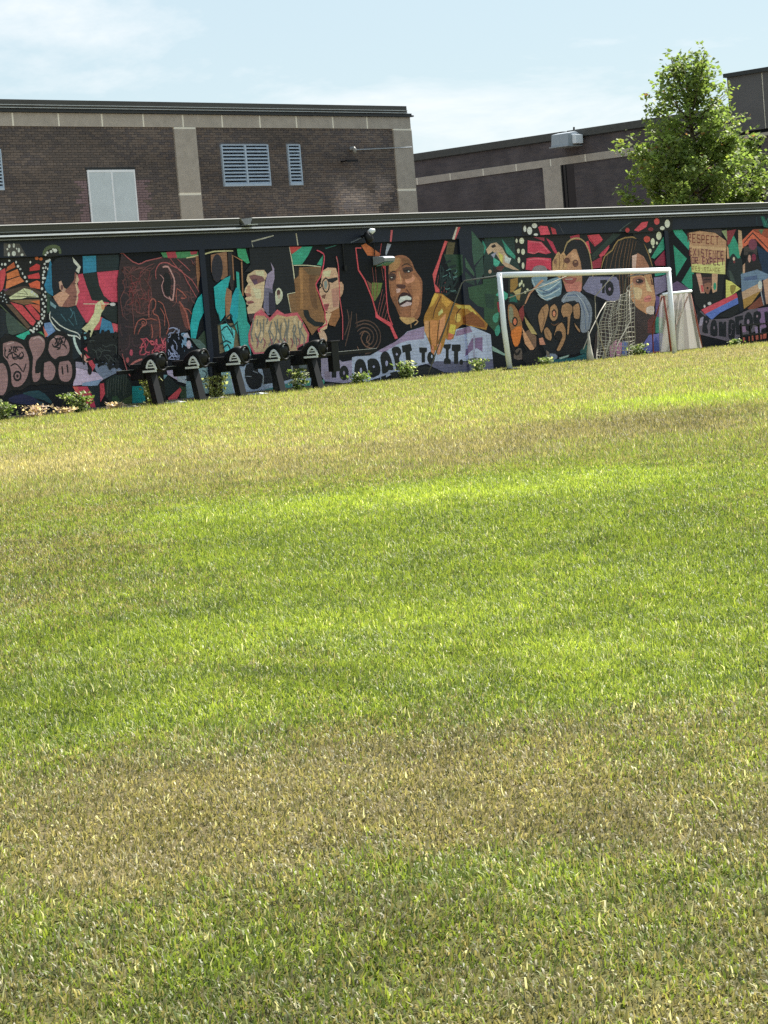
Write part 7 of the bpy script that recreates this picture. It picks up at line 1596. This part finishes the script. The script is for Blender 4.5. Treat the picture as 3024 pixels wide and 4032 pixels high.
# louvered vents
def louver(x0, x1, z0, z1, bays, n=11):
    f = MB()
    for a, c in ((x0, x0 + .035), (x1 - .035, x1)): f.box(rel(br, a, BY - .05, z0), rel(br, c, BY + .05, z1))
    f.box(rel(br, x0 + .036, BY - .06, z0), rel(br, x1 - .036, BY + .05, z0 + .06)); f.box(rel(br, x0 + .036, BY - .05, z1 - .03), rel(br, x1 - .036, BY + .05, z1))
    xs = [x0 + .036 + (x1 - x0 - .072) * i / bays for i in range(bays + 1)]
    for xx in xs[1:-1]: f.box(rel(br, xx - .03, BY - .055, z0 + .061), rel(br, xx + .03, BY + .05, z1 - .031))
    fo = f.build('louver_frame', M_louver, br)
    bb_('louver_opening', M_dark, (x0 + .02, BY + .012, z0 + .02), (x1 - .02, BY + .0162, z1 - .02))
    hgt = (z1 - z0 - .09) / n
    for i in range(n):
        zz = z0 + .06 + i * hgt
        for a, c in zip(xs[:-1], xs[1:]):
            a += .031 if a != xs[0] else 0; c -= .031 if c != xs[-1] else 0
            sl_ = MB(); sl_.prism([(rel(br, 0, BY - .045, 0)[1], zz + .002), (rel(br, 0, BY - .045, 0)[1], zz + .034), (rel(br, 0, BY + .01, 0)[1], zz + hgt * .66), (rel(br, 0, BY + .01, 0)[1], zz + hgt * .66 - .012)], 0, a - O.x, c - O.x); sl_.build('louver_slat', M_louver, fo)
louver(10.35, 12.18, 5.43, 6.60, 2); louver(12.96, 13.47, 5.43, 6.60, 1); louver(1.25, 2.59, 5.43, 6.48, 2)
# wall light, its conduit and an old bracket
t = thing('wall_lamp', 'small round wall lamp high on the brick wall right of the narrow louver', 'lamp', (15.6, BY, 6.42))
b = MB(); b.tube([(0, -.02, .06), (0, -.16, .07)], .05); b.build('arm', M_grey, t)
b = MB(); b.tube([(0, -.15, .10), (0, -.16, .03), (0, -.17, -.10)], [.03, .065, .05], 10); b.build('lamp_head', M_lip2, t, smooth=True)
b = MB(); b.tube([(-.9 + .9, -.02, 0.02), (1.0, -.03, .05), (2.65, -.055, .10)], .017, 6); b.build('conduit', M_grey, t)
t = thing('steel_bracket', 'short dark steel bracket sticking out below the round wall lamp', 'bracket', (15.15, BY, 6.10))
b = MB(); b.box((-.05, -.30, -.03), (.42, -.24, .03)); b.box((.0, -.24, -.02), (.05, .0, .02)); b.build('bar', M_black, t)

# ------------------------------------------------------------------ wing at a right angle
WX = 24.0
wg = thing('brick_wing', 'long dark brick wing with a stone band running back behind the tree', 'building', (WX, 12, 0))
def wg_(name, m, a, c):
    b = MB(); b.box(rel(wg, *a), rel(wg, *c)); return b.build(name, m, wg)
wg_('wall', M_brickwall, (WX, 8.0, 0), (WX + 9, 30, 6.60))
wg_('roof_flashing', M_trim2, (WX - .10, 14.31, 6.63), (WX + 9, 30, 6.86)); wg_('roof_flashing', M_trim2, (WX - .10, 8.0, 6.63), (WX + 9, 14.13, 6.86)); wg_('roof_edge_board', M_trim, (WX - .04, 8.0, 6.601), (WX + 9, 30, 6.629))
wg_('roof_edge_board', M_trim, (WX + .3, 14.131, 6.63), (WX + 9, 14.309, 6.70))
ys = [26.5, 25.1, 23.6, 22.15, 20.70, 19.22, 17.78, 16.37, 14.94, 13.53, 12.1, 10.65, 9.2, 8.0]
wg_('joint_backing', M_joint, (WX - .034, 8.001, 5.83), (WX - .001, 26.5, 6.055))
for a, c in zip(ys[:-1], ys[1:]): wg_('stone_block', M_conc, (WX - .04, c + .024, 5.825), (WX - .002, a - .024, 6.06))
wg_('stone_pilaster', M_conc, (WX - .05, 14.54, 2.5), (WX - .0015, 15.27, 5.823))
wg_('window', M_glass, (WX - .006, 14.05, 3.0), (WX - .0012, 14.50, 5.823)); wg_('window_frame', M_trim, (WX - .03, 14.36, 3.0), (WX - .0062, 14.42, 5.82)); wg_('window_frame', M_trim, (WX - .04, 14.501, 3.0), (WX - .0015, 14.538, 5.823))
# taller dark-clad block
bk = thing('clad_tower', 'taller block clad in dark grey panels at the right edge behind the tree', 'building', (WX, 4, 0))
def bk_(name, m, a, c):
    b = MB(); b.box(rel(bk, *a), rel(bk, *c)); return b.build(name, m, bk)
bk_('core', M_dark, (WX + .05, -3, 0), (WX + 8, 7.95, 7.72))
py = [7.99, 6.75, 5.50, 4.25, 3.0, 1.75, .5]
for a, c in zip(py[:-1], py[1:]): bk_('cladding_panel', M_panel, (WX - .02, c + .02, 6.07), (WX + .049, a - .02, 7.72))
bk_('joint_backing', M_joint, (WX + .0, .5, 6.08), (WX + .048, 7.98, 7.71))
bk_('side_cladding', M_panel, (WX - .02, 7.972, 6.60), (WX + 8, 7.992, 7.72))
bk_('roof_flashing', M_trim, (WX - .10, -3, 7.721), (WX + 8, 8.07, 7.84))
bk_('stone_sill', M_conc, (WX - .06, .5, 5.86), (WX + .049, 7.97, 5.96))
yy = 7.95
while yy > 1:
    bk_('window', M_glass, (WX + .02, yy - .98, 4.0), (WX + .048, yy - .46, 5.859)); bk_('stone_pilaster', M_conc, (WX - .04, yy - .45, 3.0), (WX + .047, yy, 5.858)); bk_('brick_infill', M_brickwall, (WX - .0, yy - 1.45, 3.0), (WX + .046, yy - .985, 5.857)); yy -= 1.46
# floodlight on the wing's parapet
t = thing('flood_light', 'grey box floodlight on the parapet of the dark brick wing', 'lamp', (WX, 13.9, 6.5))
b = MB(); b.prism([(-.72, -.16), (-.05, -.10), (-.05, .22), (-.30, .30), (-.66, .24)], 1, -.26, .42); b.build('lamp_housing', M_grey, t, bevel=.02)
b = MB(); b.box((-.76, -.28, -.17), (-.02, .46, -.135)); b.build('lamp_visor', M_grey, t)
b = MB(); b.box((-.5, -.42, -.10), (-.14, -.265, .18)); b.build('ballast_box', M_white, t, bevel=.015)
b = MB(); b.box((-.5, .10, -.02), (.0, .16, .02)); b.tube([(-.06, 0, .2), (-.02, 0, .45)], .03); b.build('mounting_arm', M_black, t)

# fixtures on the mural wall
t = thing('security_lamp', 'small dark lamp with a white cap on the black fascia above the mural', 'lamp', (-.79, 0, 2.96))
b = MB(); b.tube([(0, 0, .0), (0, -.10, .02), (0, -.20, .0)], .03); b.build('arm', M_black, t)
b = MB(); b.tube([(-.04, -.18, .09), (-.03, -.20, .02), (-.02, -.24, -.10), (-.01, -.26, -.13)], [.05, .085, .085, .05], 12); b.build('lamp_head', M_black, t, smooth=True)
b = MB(); b.tube([(.02, -.20, .06), (.05, -.25, .10), (.09, -.30, .11)], [.06, .06, .03], 10); b.build('cap', M_white, t, smooth=True)
t = thing('wall_flood_light', 'white box light fixed to the mural left of the laughing woman', 'lamp', (-.33, REC, 2.47))
b = MB(); b.prism([(-.02, -.10), (-.16, -.085), (-.34, -.04), (-.36, .03), (-.30, .06), (-.10, .08), (-.02, .08)], 0, -.16, .16); b.build('lamp_housing', M_grey, t, bevel=.012)
b = MB(); b.prism([(-.33, -.052), (-.16, -.10), (-.10, -.11), (-.10, -.125), (-.17, -.117), (-.345, -.06)], 0, -.14, .14); b.build('lens', mat('lamp_lens_glass', lin((120, 170, 160)), .15), t)
b = MB(); b.tube([(-.30 + .2, -.03, .10), (-.1, -.03, .365)], .012, 6); b.build('conduit', M_black, t)
t = thing('service_conduit', 'short black conduit hanging below the fascia above the long dark hair', 'pipe', (-1.35, REC, 2.5))
b = MB(); b.tube([(0, -.03, .34), (0, -.03, -.12)], .016, 6); b.box((-.035, -.07, -.2), (.035, -.015, -.1)); b.build('pipe', M_black, t)

# ------------------------------------------------------------------ soccer goal
M_stay = mat('dull_galvanised_tube', lin((112, 116, 112)), .6, metal=.3, var=.15, vscale=5)
gl = thing('soccer_goal', 'white soccer goal with a torn grey net in front of the mural', 'goal', (1.29, -1.9, 0))
G_ = lambda *p: rel(gl, *p)
b = MB(); b.tube([G_(1.29, -1.9, -.02), G_(1.20, -1.9, .9), G_(1.185, -1.9, 1.995)], .058, 14); b.build('post', M_white, gl, smooth=True)
b = MB(); b.tube([G_(6.96, -1.9, -.02), G_(6.96, -1.9, 1.89)], .055, 14); b.build('post', M_white, gl, smooth=True)
b = MB(); b.tube([G_(1.15, -1.9, 1.965), G_(4.0, -1.9, 1.905), G_(6.99, -1.9, 1.855)], .058, 14); b.build('crossbar', M_white, gl, smooth=True)
for x0, zt in ((1.19, 1.955), (6.97, 1.83)):
    s_ = 1 if x0 < 3 else -.25
    b = MB(); b.tube([G_(x0, -1.88, zt), G_(x0 + .19 * s_, -.78, zt - .03), G_(x0 + .16 * s_, -.72, zt - .08), G_(x0 - .50 * s_, -.13, -.01)], .0125, 8); b.build('back_stay', M_stay, gl, smooth=True)
b = MB(); b.box(G_(1.16, -2.06, -.02), G_(1.42, -1.78, .05)); b.build('foot_plate', M_black, gl, bevel=.02)
# net: hangs from the right half, torn on the left, drawn down to the turf
nt_ = MB()
TL, TR, BR, BL = (6.10, -.75, 1.24), (7.05, -.80, 1.62), (6.90, -.75, .02), (5.42, -.85, .02)
def npt(u, v):
    a = Vector(TL).lerp(Vector(TR), u); c = Vector(BL).lerp(Vector(BR), u); p = a.lerp(c, v)
    p.y += .10 * math.sin(u * 9 + v * 4) * v + .05 * math.sin(u * 23); p.z += .045 * math.sin(u * 14 + 1.5 * v) * (1 - v) - .10 * math.sin(math.pi * u) * (1 - v); p.x += .03 * math.sin(v * 11 + u * 5)
    if p.z < .015: p.z = .015
    return p
NU, NV = 21, 18
for i in range(NU + 1):
    if i % 2 == 0 or True: nt_.tube([G_(*npt(i / NU, v / 12)) for v in range(13)], .0075, 4, cap=False)
for j in range(NV + 1): nt_.tube([G_(*npt(u / 14, j / NV + .02 * math.sin(u + j))) for u in range(15)], .0075, 4, cap=False)
nt_.build('net', M_net, gl, kind='stuff')
for P in ([(5.09, -1.86, 1.86), (5.10, -1.25, 1.4), (5.13, -1.2, .95), (5.30, -1.15, .5), (5.48, -1.15, .03)], [(4.62, -1.2, .28), (5.05, -1.1, .66), (5.55, -1.0, 1.05), (6.08, -.76, 1.24)], [(6.95, -.78, 1.5), (6.75, -.9, .8), (6.15, -.95, .3), (5.9, -1.0, .02)], [(2.25, -1.2, 1.5), (3.1, -1.5, 1.70), (3.5, -1.88, 1.88)], [(4.85, -1.2, .62), (4.84, -1.2, .1)]):
    b = MB(); b.tube([G_(*p) for p in P], .011, 5); b.build('net_rope', M_net, gl, smooth=True)
b = MB(); b.tube([G_(4.84, -1.2, .66), G_(4.83, -1.2, .4), G_(4.80, -1.22, .16), G_(4.79, -1.24, .0)], [.016, .035, .07, .085], 9); b.build('bunched_net', M_net, gl, smooth=True)

# small red framed goal behind the right post
sg = thing('small_goal', 'small goal with red side tubes, white top bar and pale netting behind the right post', 'goal', (8.7, -.85, 0))
S_ = lambda *p: rel(sg, *p)
b = MB(); b.tube([S_(8.10, -.85, 1.335), S_(9.20, -.85, 1.37)], .034, 12); b.build('crossbar', M_white, sg, smooth=True)
for x0, x1 in ((8.14, 8.30), (9.16, 9.50)):
    b = MB(); b.tube([S_(x0, -.84, 1.32), S_(x0 + (x1 - x0) * .5, -.84, .7), S_(x1, -.82, .0)], .024, 10); b.build('side_tube', M_red, sg, smooth=True)
b = MB(); b.tube([S_(8.14, -.80, 1.3), S_(8.35, -.3, .6), S_(8.45, -.2, .03), S_(9.3, -.2, .03), S_(9.25, -.3, .6), S_(9.16, -.80, 1.3)], .018, 8); b.build('back_frame', M_red, sg, smooth=True)
M_fab = leaf_mat('thin_white_netting', trans=.35, rough=.7, tint=(1, 1, 1), clear=.42)
b = MB()
nu, nv = 26, 12
def fp(u, v):
    x0 = 8.10 + (8.02 - 8.10) * v; x1 = 9.19 + (9.42 - 9.19) * v
    return S_(x0 + (x1 - x0) * u, -.80 + .16 * v * math.sin(u * 17) + .07 * math.sin(u * 31 + 2 * v) + .35 * v * math.sin(math.pi * u), 1.33 + .035 * u - 1.32 * v)
for i in range(nu):
    for j in range(nv):
        c = lin((222, 220, 214)) if (i * 7 + 3 * (i // 3)) % 5 else lin((176, 173, 168))
        b.face([fp(i / nu, j / nv), fp((i + 1) / nu, j / nv), fp((i + 1) / nu, (j + 1) / nv), fp(i / nu, (j + 1) / nv)], c)
b.build('netting', M_fab, sg, smooth=True, attr='Col')

# ------------------------------------------------------------------ bike docks
def dock_label(i): return ['leftmost black bicycle dock with a white emblem, by tall yellow weeds', 'second black bicycle dock from the left with a white emblem', 'middle black bicycle dock of five, beside a pale bushy weed', 'fourth black bicycle dock from the left, under the tan graffiti', 'rightmost black bicycle dock, beside the tall rail post'][i]
DX = [-7.54, -6.50, -5.46, -4.42, -3.39]
def make_dock():
    r = thing('bicycle_dock', dock_label(0), 'bike dock', (0, 0, 0), 'black bicycle docks in a row by the mural')
    lean = .24
    b = MB()
    n = len(b.v)
    prof = []
    for k in range(2):                                    # tapering leaning post, +Y at the top
        z = k * .72; w = .080 - .012 * k; prof.append((z, w))
    for (z0, w0), (z1, w1) in zip(prof[:-1], prof[1:]):
        y0, y1 = z0 * lean, z1 * lean
        b.face([(-w0, y0 - .075, z0), (w0, y0 - .075, z0), (w1, y1 - .07, z1), (-w1, y1 - .07, z1)]); b.face([(w0, y0 - .075, z0), (w0, y0 + .075, z0), (w1, y1 + .07, z1), (w1, y1 - .07, z1)])
        b.face([(w0, y0 + .075, z0), (-w0, y0 + .075, z0), (-w1, y1 + .07, z1), (w1, y1 + .07, z1)]); b.face([(-w0, y0 + .075, z0), (-w0, y0 - .075, z0), (-w1, y1 - .07, z1), (-w1, y1 + .07, z1)])
    b.build('post', M_black, r)
    # hood: side outline in (y, z), mouth towards the lawn
    def outline(s, cy=.06, cz=.76):
        pts = []
        for k in range(20):
            a = 2 * math.pi * k / 20; y = math.cos(a); z = math.sin(a)
            y = y * (.27 if y > 0 else .25); z = z * (.205 if z > 0 else .15); sh = .10 * (z > 0) * (-1)
            pts.append((cy + s * (y + sh * max(0, z) / .205), cz + s * z))
        return pts
    b = MB(); xs_ = [(-.125, .55), (-.118, .80), (-.09, .95), (-.05, 1.0), (.05, 1.0), (.09, .95), (.118, .80), (.125, .55)]
    rings = []
    for x, s in xs_:
        rings.append(len(b.v)); b.v += [(x, y, z) for y, z in outline(s)]
    for a, c in zip(rings[:-1], rings[1:]):
        for k in range(20): b.f.append((a + k, a + (k + 1) % 20, c + (k + 1) % 20, c + k)); b.c.append(None)
    b.f.append(tuple(rings[0] + k for k in range(20))); b.f.append(tuple(rings[-1] + k for k in range(20))); b.c += [None, None]
    b.build('hood', M_black, r, smooth=True)
    b = MB(); b.tube([(x, -.165 + .02 * abs(math.cos(a)) - .03, z) for a in [2 * math.pi * k / 16 for k in range(17)] for x, z in [(.115 * math.cos(a), .80 + .16 * math.sin(a))]], .024, 8); b.build('mouth_rim', M_black, r, smooth=True)
    b = MB(); b.box((-.06, -.20, .88), (-.03, -.175, .935)); b.build('status_light', M_grey, r)
    # emblem plate on the side: a white triangular A with a bar, standing just off the hood
    M_em = bpy.data.materials.get('emblem_white') or mat('emblem_white', lin((236, 240, 242)), .6)
    b = MB(); X_ = -.138
    def strip(P, w):
        for (y0, z0), (y1, z1) in zip(P[:-1], P[1:]):
            d = Vector((y1 - y0, z1 - z0)).normalized(); n_ = Vector((-d.y, d.x)) * w / 2
            q = [(y0 + n_.x, z0 + n_.y), (y1 + n_.x, z1 + n_.y), (y1 - n_.x, z1 - n_.y), (y0 - n_.x, z0 - n_.y)]
            b.prism(q, 0, X_, X_ + .02)
    strip([(-.155, .665), (-.13, .73), (-.08, .80), (-.03, .835), (.02, .82), (.07, .77), (.10, .70)], .042); b.box((X_ + .001, -.12, .70), (X_ + .021, .06, .725)); b.box((X_ + .001, -.07, .752), (X_ + .021, .03, .772)); b.box((X_ - .001, -.155, .625), (X_ + .019, .21, .662))
    b.build('emblem', M_em, r)
    b = MB(); b.box((-.10, .26, .50), (.10, .62, .79)); b.box((-.06, .10, .56), (.06, .259, .72)); b.build('lock_housing', M_black, r, bevel=.02)
    return r
dock0 = make_dock(); docks = [dock0] + [copy_tree(dock0) for _ in DX[1:]]
for i, (d, x) in enumerate(zip(docks, DX)):
    d.location = (x, -1.0, -.01); d['label'] = dock_label(i); d['group'] = 'black bicycle docks in a row by the mural'; d.rotation_euler = (0, 0, random.uniform(-.03, .03))
rl = thing('dock_rail', 'black horizontal rail with posts running behind the bicycle docks', 'rail', (-5, -.5, 0))
Q_ = lambda *p: rel(rl, *p)
b = MB(); b.box(Q_(-8.0, -.50, .615), Q_(-1.15, -.43, .68)); b.build('rail_bar', M_black, rl, bevel=.008)
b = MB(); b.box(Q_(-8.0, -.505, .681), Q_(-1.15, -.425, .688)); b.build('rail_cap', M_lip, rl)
for x in (-7.0, -5.55, -4.0): b = MB(); b.box(Q_(x - .09, -.49, 0), Q_(x + .09, -.44, .614)); b.build('rail_post', M_black, rl)
b = MB(); b.box(Q_(-2.46, -.52, .30), Q_(-2.27, -.38, .90)); b.box(Q_(-2.50, -.54, .885), Q_(-2.23, -.36, .91)); b.build('end_post', M_black, rl, bevel=.006)
for i, (x, y) in enumerate(((-7.9, -.60), (-6.86, -.70), (-5.85, -.75), (-4.76, -.70))):
    t = thing('foot_plate', ['leftmost pale floor plate on the turf by the docks', 'pale floor plate between the first and second dock', 'pale floor plate beside the pale bushy weed and third dock', 'pale floor plate between the third and fourth dock'][i], 'floor plate', (x, y, 0), 'pale floor plates between the docks')
    b = MB(); b.box((-.19, -.10, .005), (.19, .10, .03), M=Matrix.Rotation(.15 * math.sin(i * 2.1), 4, 'Z') @ Matrix.Rotation(.12, 4, 'X')); b.build('plate', M_white if i % 2 else M_conc, t, bevel=.006)
    b = MB(); b.tube([(-.16, .0, .0), (-.16, .0, .045)], .02, 8); b.build('bolt', M_grey, t)

# black railing at the right edge
rg = thing('black_railing', 'black steel railing standing before the mural at the right edge', 'railing', (12.6, -.5, 0))
b = MB(); b.box((-1.05, -.02, .44), (2.4, .02, .475)); b.build('rail', M_black, rg); b = MB(); b.box((-1.05, -.02, .215), (2.4, .02, .245)); b.build('rail', M_black, rg)
for k in range(10): b = MB(); b.box((-1.03 + k * .37, -.016, -.02), (-.985 + k * .37, .016, .439 if k % 3 else .52)); b.build('post', M_black, rg)

# ------------------------------------------------------------------ weeds along the wall
def leaf_cloud(centers, size, cols, seed, flat=.5, aspect=.62):
    r = np.random.RandomState(seed); n = len(centers)
    a = r.rand(n) * 6.283; tl = (r.rand(n) - .5) * 2 * flat * 1.57
    d = np.stack([np.cos(a) * np.cos(tl), np.sin(a) * np.cos(tl), np.sin(tl)], 1); s = np.cross(d, r.normal(0, 1, (n, 3)) * .5 + np.array([0, 0, 1.])); s /= np.linalg.norm(s, axis=1)[:, None]
    nn = np.cross(d, s)
    L = size * (.6 + .7 * r.rand(n)); W = L * aspect
    P = np.stack([centers - d * (L / 2)[:, None], centers - s * (W / 2)[:, None] + nn * (L * .08)[:, None], centers + d * (L / 2)[:, None], centers + s * (W / 2)[:, None] + nn * (L * .08)[:, None]], 1)
    T = (np.arange(n)[:, None, None] * 4 + np.array([[0, 1, 2], [0, 2, 3]])[None]).reshape(-1, 3)
    return P.reshape(-1, 3), T, np.repeat(cols, 4, 0)
WEEDS = [(-10.61, .42, .42, 'g', 'bushy green weed with white bloom at the far left corner of the wall'), (-9.97, .62, .27, 'p', 'low dry pinkish weed at the foot of the navy painted corner'), (-8.96, .69, .47, 'g', 'round leafy weed under the red painted triangle'), (-9.30, .25, .17, 'p', 'tiny pale dry weed just left of the round leafy weed'), (-8.11, .38, .16, 'p', 'small pinkish dry weed left of the teal painted block'), (-7.22, .40, .80, 'y', 'tall yellow green weed beside the leftmost bicycle dock'), (-5.62, .75, .55, 'y', 'pale bushy weed just left of the middle bicycle dock'), (-3.42, .62, .50, 'g', 'spindly green weed left of the rightmost bicycle dock'), (-1.73, .69, .28, 'g', 'low leafy weed below the painted letters AD'), (-.25, .90, .45, 'g', 'wide leafy weed below the end of the word ADAPT'), (1.93, .31, .35, 'g', 'small upright weed below the painted full stop, left of the goal'), (4.25, .38, .2, 'g', 'low weed inside the left half of the soccer goal'), (7.50, .72, .33, 'g', 'spreading weed behind the net of the soccer goal'), (11.36, .5, .18, 'g', 'low weed under the TRANSFORM banner at the right')]
for i, (x, w_, h_, k, lb) in enumerate(WEEDS):
    w_ *= .8; h_ *= .85
    t = thing('weed_plant', lb, 'weed', (x, -.46, 0), 'weeds growing along the foot of the wall')
    n = int(150 + 420 * w_ * h_ * 2); r = np.random.RandomState(40 + i)
    u = r.normal(0, .33, (n, 3)); c = np.stack([u[:, 0] * w_ * .8, u[:, 1] * min(w_, .4) * .6, np.clip(h_ * (.06 + .94 * r.rand(n) ** 1.1), .02, None)], 1)
    nst = 7; stems = [(r.normal(0, w_ * .28), r.normal(0, .08), h_ * (.6 + .45 * r.rand())) for _ in range(nst)]
    for q in range(n):                                      # leaves gather round stems
        s_ = stems[q % nst]; f = c[q, 2] / h_; c[q, 0] = s_[0] * f + r.normal(0, .055 + .05 * w_); c[q, 1] = s_[1] * f + r.normal(0, .06); c[q, 2] = min(c[q, 2], s_[2] * 1.05)
    base = {'g': (.13, .19, .06), 'y': (.26, .29, .10), 'p': (.55, .42, .36)}[k]
    cc = np.array(base)[None] * (.6 + .8 * r.rand(n, 1)); cc[r.rand(n) < .28] = (.50, .52, .34) if k != 'p' else (.72, .58, .5)
    V_, T_, C_ = leaf_cloud(c, .080 if k != 'p' else .07, cc, 60 + i, .6)
    o = mesh_np('foliage', V_, T_, C_, M_weed); o.parent = t
    b = MB()
    for s_ in stems: b.tube([(0, 0, -.01), (s_[0] * .5, s_[1] * .5, s_[2] * .55), (s_[0], s_[1], s_[2])], [.007, .005, .003], 5, (.12, .16, .05))
    b.build('stem', M_bark, t)

# ------------------------------------------------------------------ tree
tr = thing('young_tree', 'bright green pyramid-shaped tree rising behind the low roof at right', 'tree', (16.45, 4.0, 0))
r = np.random.RandomState(3)
HT = 7.95
b = MB(); tw = [(0, 0, -.05), (.05, .02, 1.5), (-.03, .04, 3.2), (.06, 0, 4.8), (.0, .03, 6.2)]; b.tube(tw + [(-.30, .28, 7.55)], [.15, .12, .10, .075, .05, .012], 10)
b.tube([(.0, .03, 6.0), (.22, -.22, 6.8), (.36, -.34, 7.75)], [.045, .03, .01], 7)
limbs = []
def prof(z):                                          # crown radius at a height
    zz = [2.2, 3.2, 4.0, 4.7, 5.3, 5.7, 6.3, 7.0, 7.6, 8.0]; rr = [1.5, 1.9, 2.0, 1.85, 1.55, 1.3, 1.0, .7, .4, .1]
    return float(np.interp(z, zz, rr))
cl = []
for k in range(96):
    z0 = 2.2 + (k / 96) ** 1.0 * 5.0; a = k * 2.399 + r.normal(0, .25); R_ = prof(z0 + .35) * (.72 + .42 * r.rand())
    st = Vector((.03, .02, z0 - .1)); en = Vector((math.cos(a) * R_, math.sin(a) * R_, z0 + .25 + .45 * R_ * (.5 + .6 * r.rand()) * (1 if z0 < 5.6 else 1.3)))
    md = st.lerp(en, .5) + Vector((0, 0, -.06)); b.tube([st, md, en], [.03, .02, .006], 5); limbs.append((st, md, en))
    nc = 7 if R_ > .9 else 5
    for q in range(nc):
        f = .35 + .7 * (q + r.rand()) / nc; p = st.lerp(md, f * 2) if f < .5 else md.lerp(en, min(1.06, f * 2 - 1))
        cl.append((p + Vector(r.normal(0, .11, 3)), .20 + .12 * r.rand()))
for s_ in (((-.08, .06, 6.4), (-.30, .28, 7.75)), ((.12, -.1, 6.3), (.36, -.34, 7.9)), ((0, 0, 3), (.03, .02, 6.2))):
    for q in range(9): cl.append((Vector(s_[0]).lerp(Vector(s_[1]), q / 8) + Vector(r.normal(0, .09, 3)), .14 + .07 * r.rand()))
b.build('trunk', M_bark, tr, smooth=True)
cs = []; cc = []
for p, rad in cl:
    n = int((36 if p.z < 5.4 else 14) * (rad / .24) ** 1.4); tone = .7 + .6 * r.rand()
    P_ = r.normal(0, 1, (n, 3)); P_ = P_ / np.linalg.norm(P_, axis=1)[:, None] * (rad * r.rand(n, 1) ** .4)
    cs.append(P_ * np.array([1, 1, .8]) + np.array(p)); base = np.array((.20, .262, .075)) * tone
    q = base[None] * (.7 + .6 * r.rand(n, 1)); y_ = r.rand(n) < .10; q[y_] = np.array((.26, .29, .07)) * (.7 + .5 * r.rand(y_.sum(), 1)); q[r.rand(n) < .012] = (.30, .16, .08)
    cc.append(q)
cs = np.concatenate(cs); cc = np.concatenate(cc)
V_, T_, C_ = leaf_cloud(cs, .135, cc, 9, .55, .8)
o = mesh_np('crown', V_, T_, C_, M_leaf); o.parent = tr

# cycles
scene.cycles.use_denoising = False
scene.cycles.max_bounces = 8; scene.cycles.transparent_max_bounces = 8
bpy.context.view_layer.update()
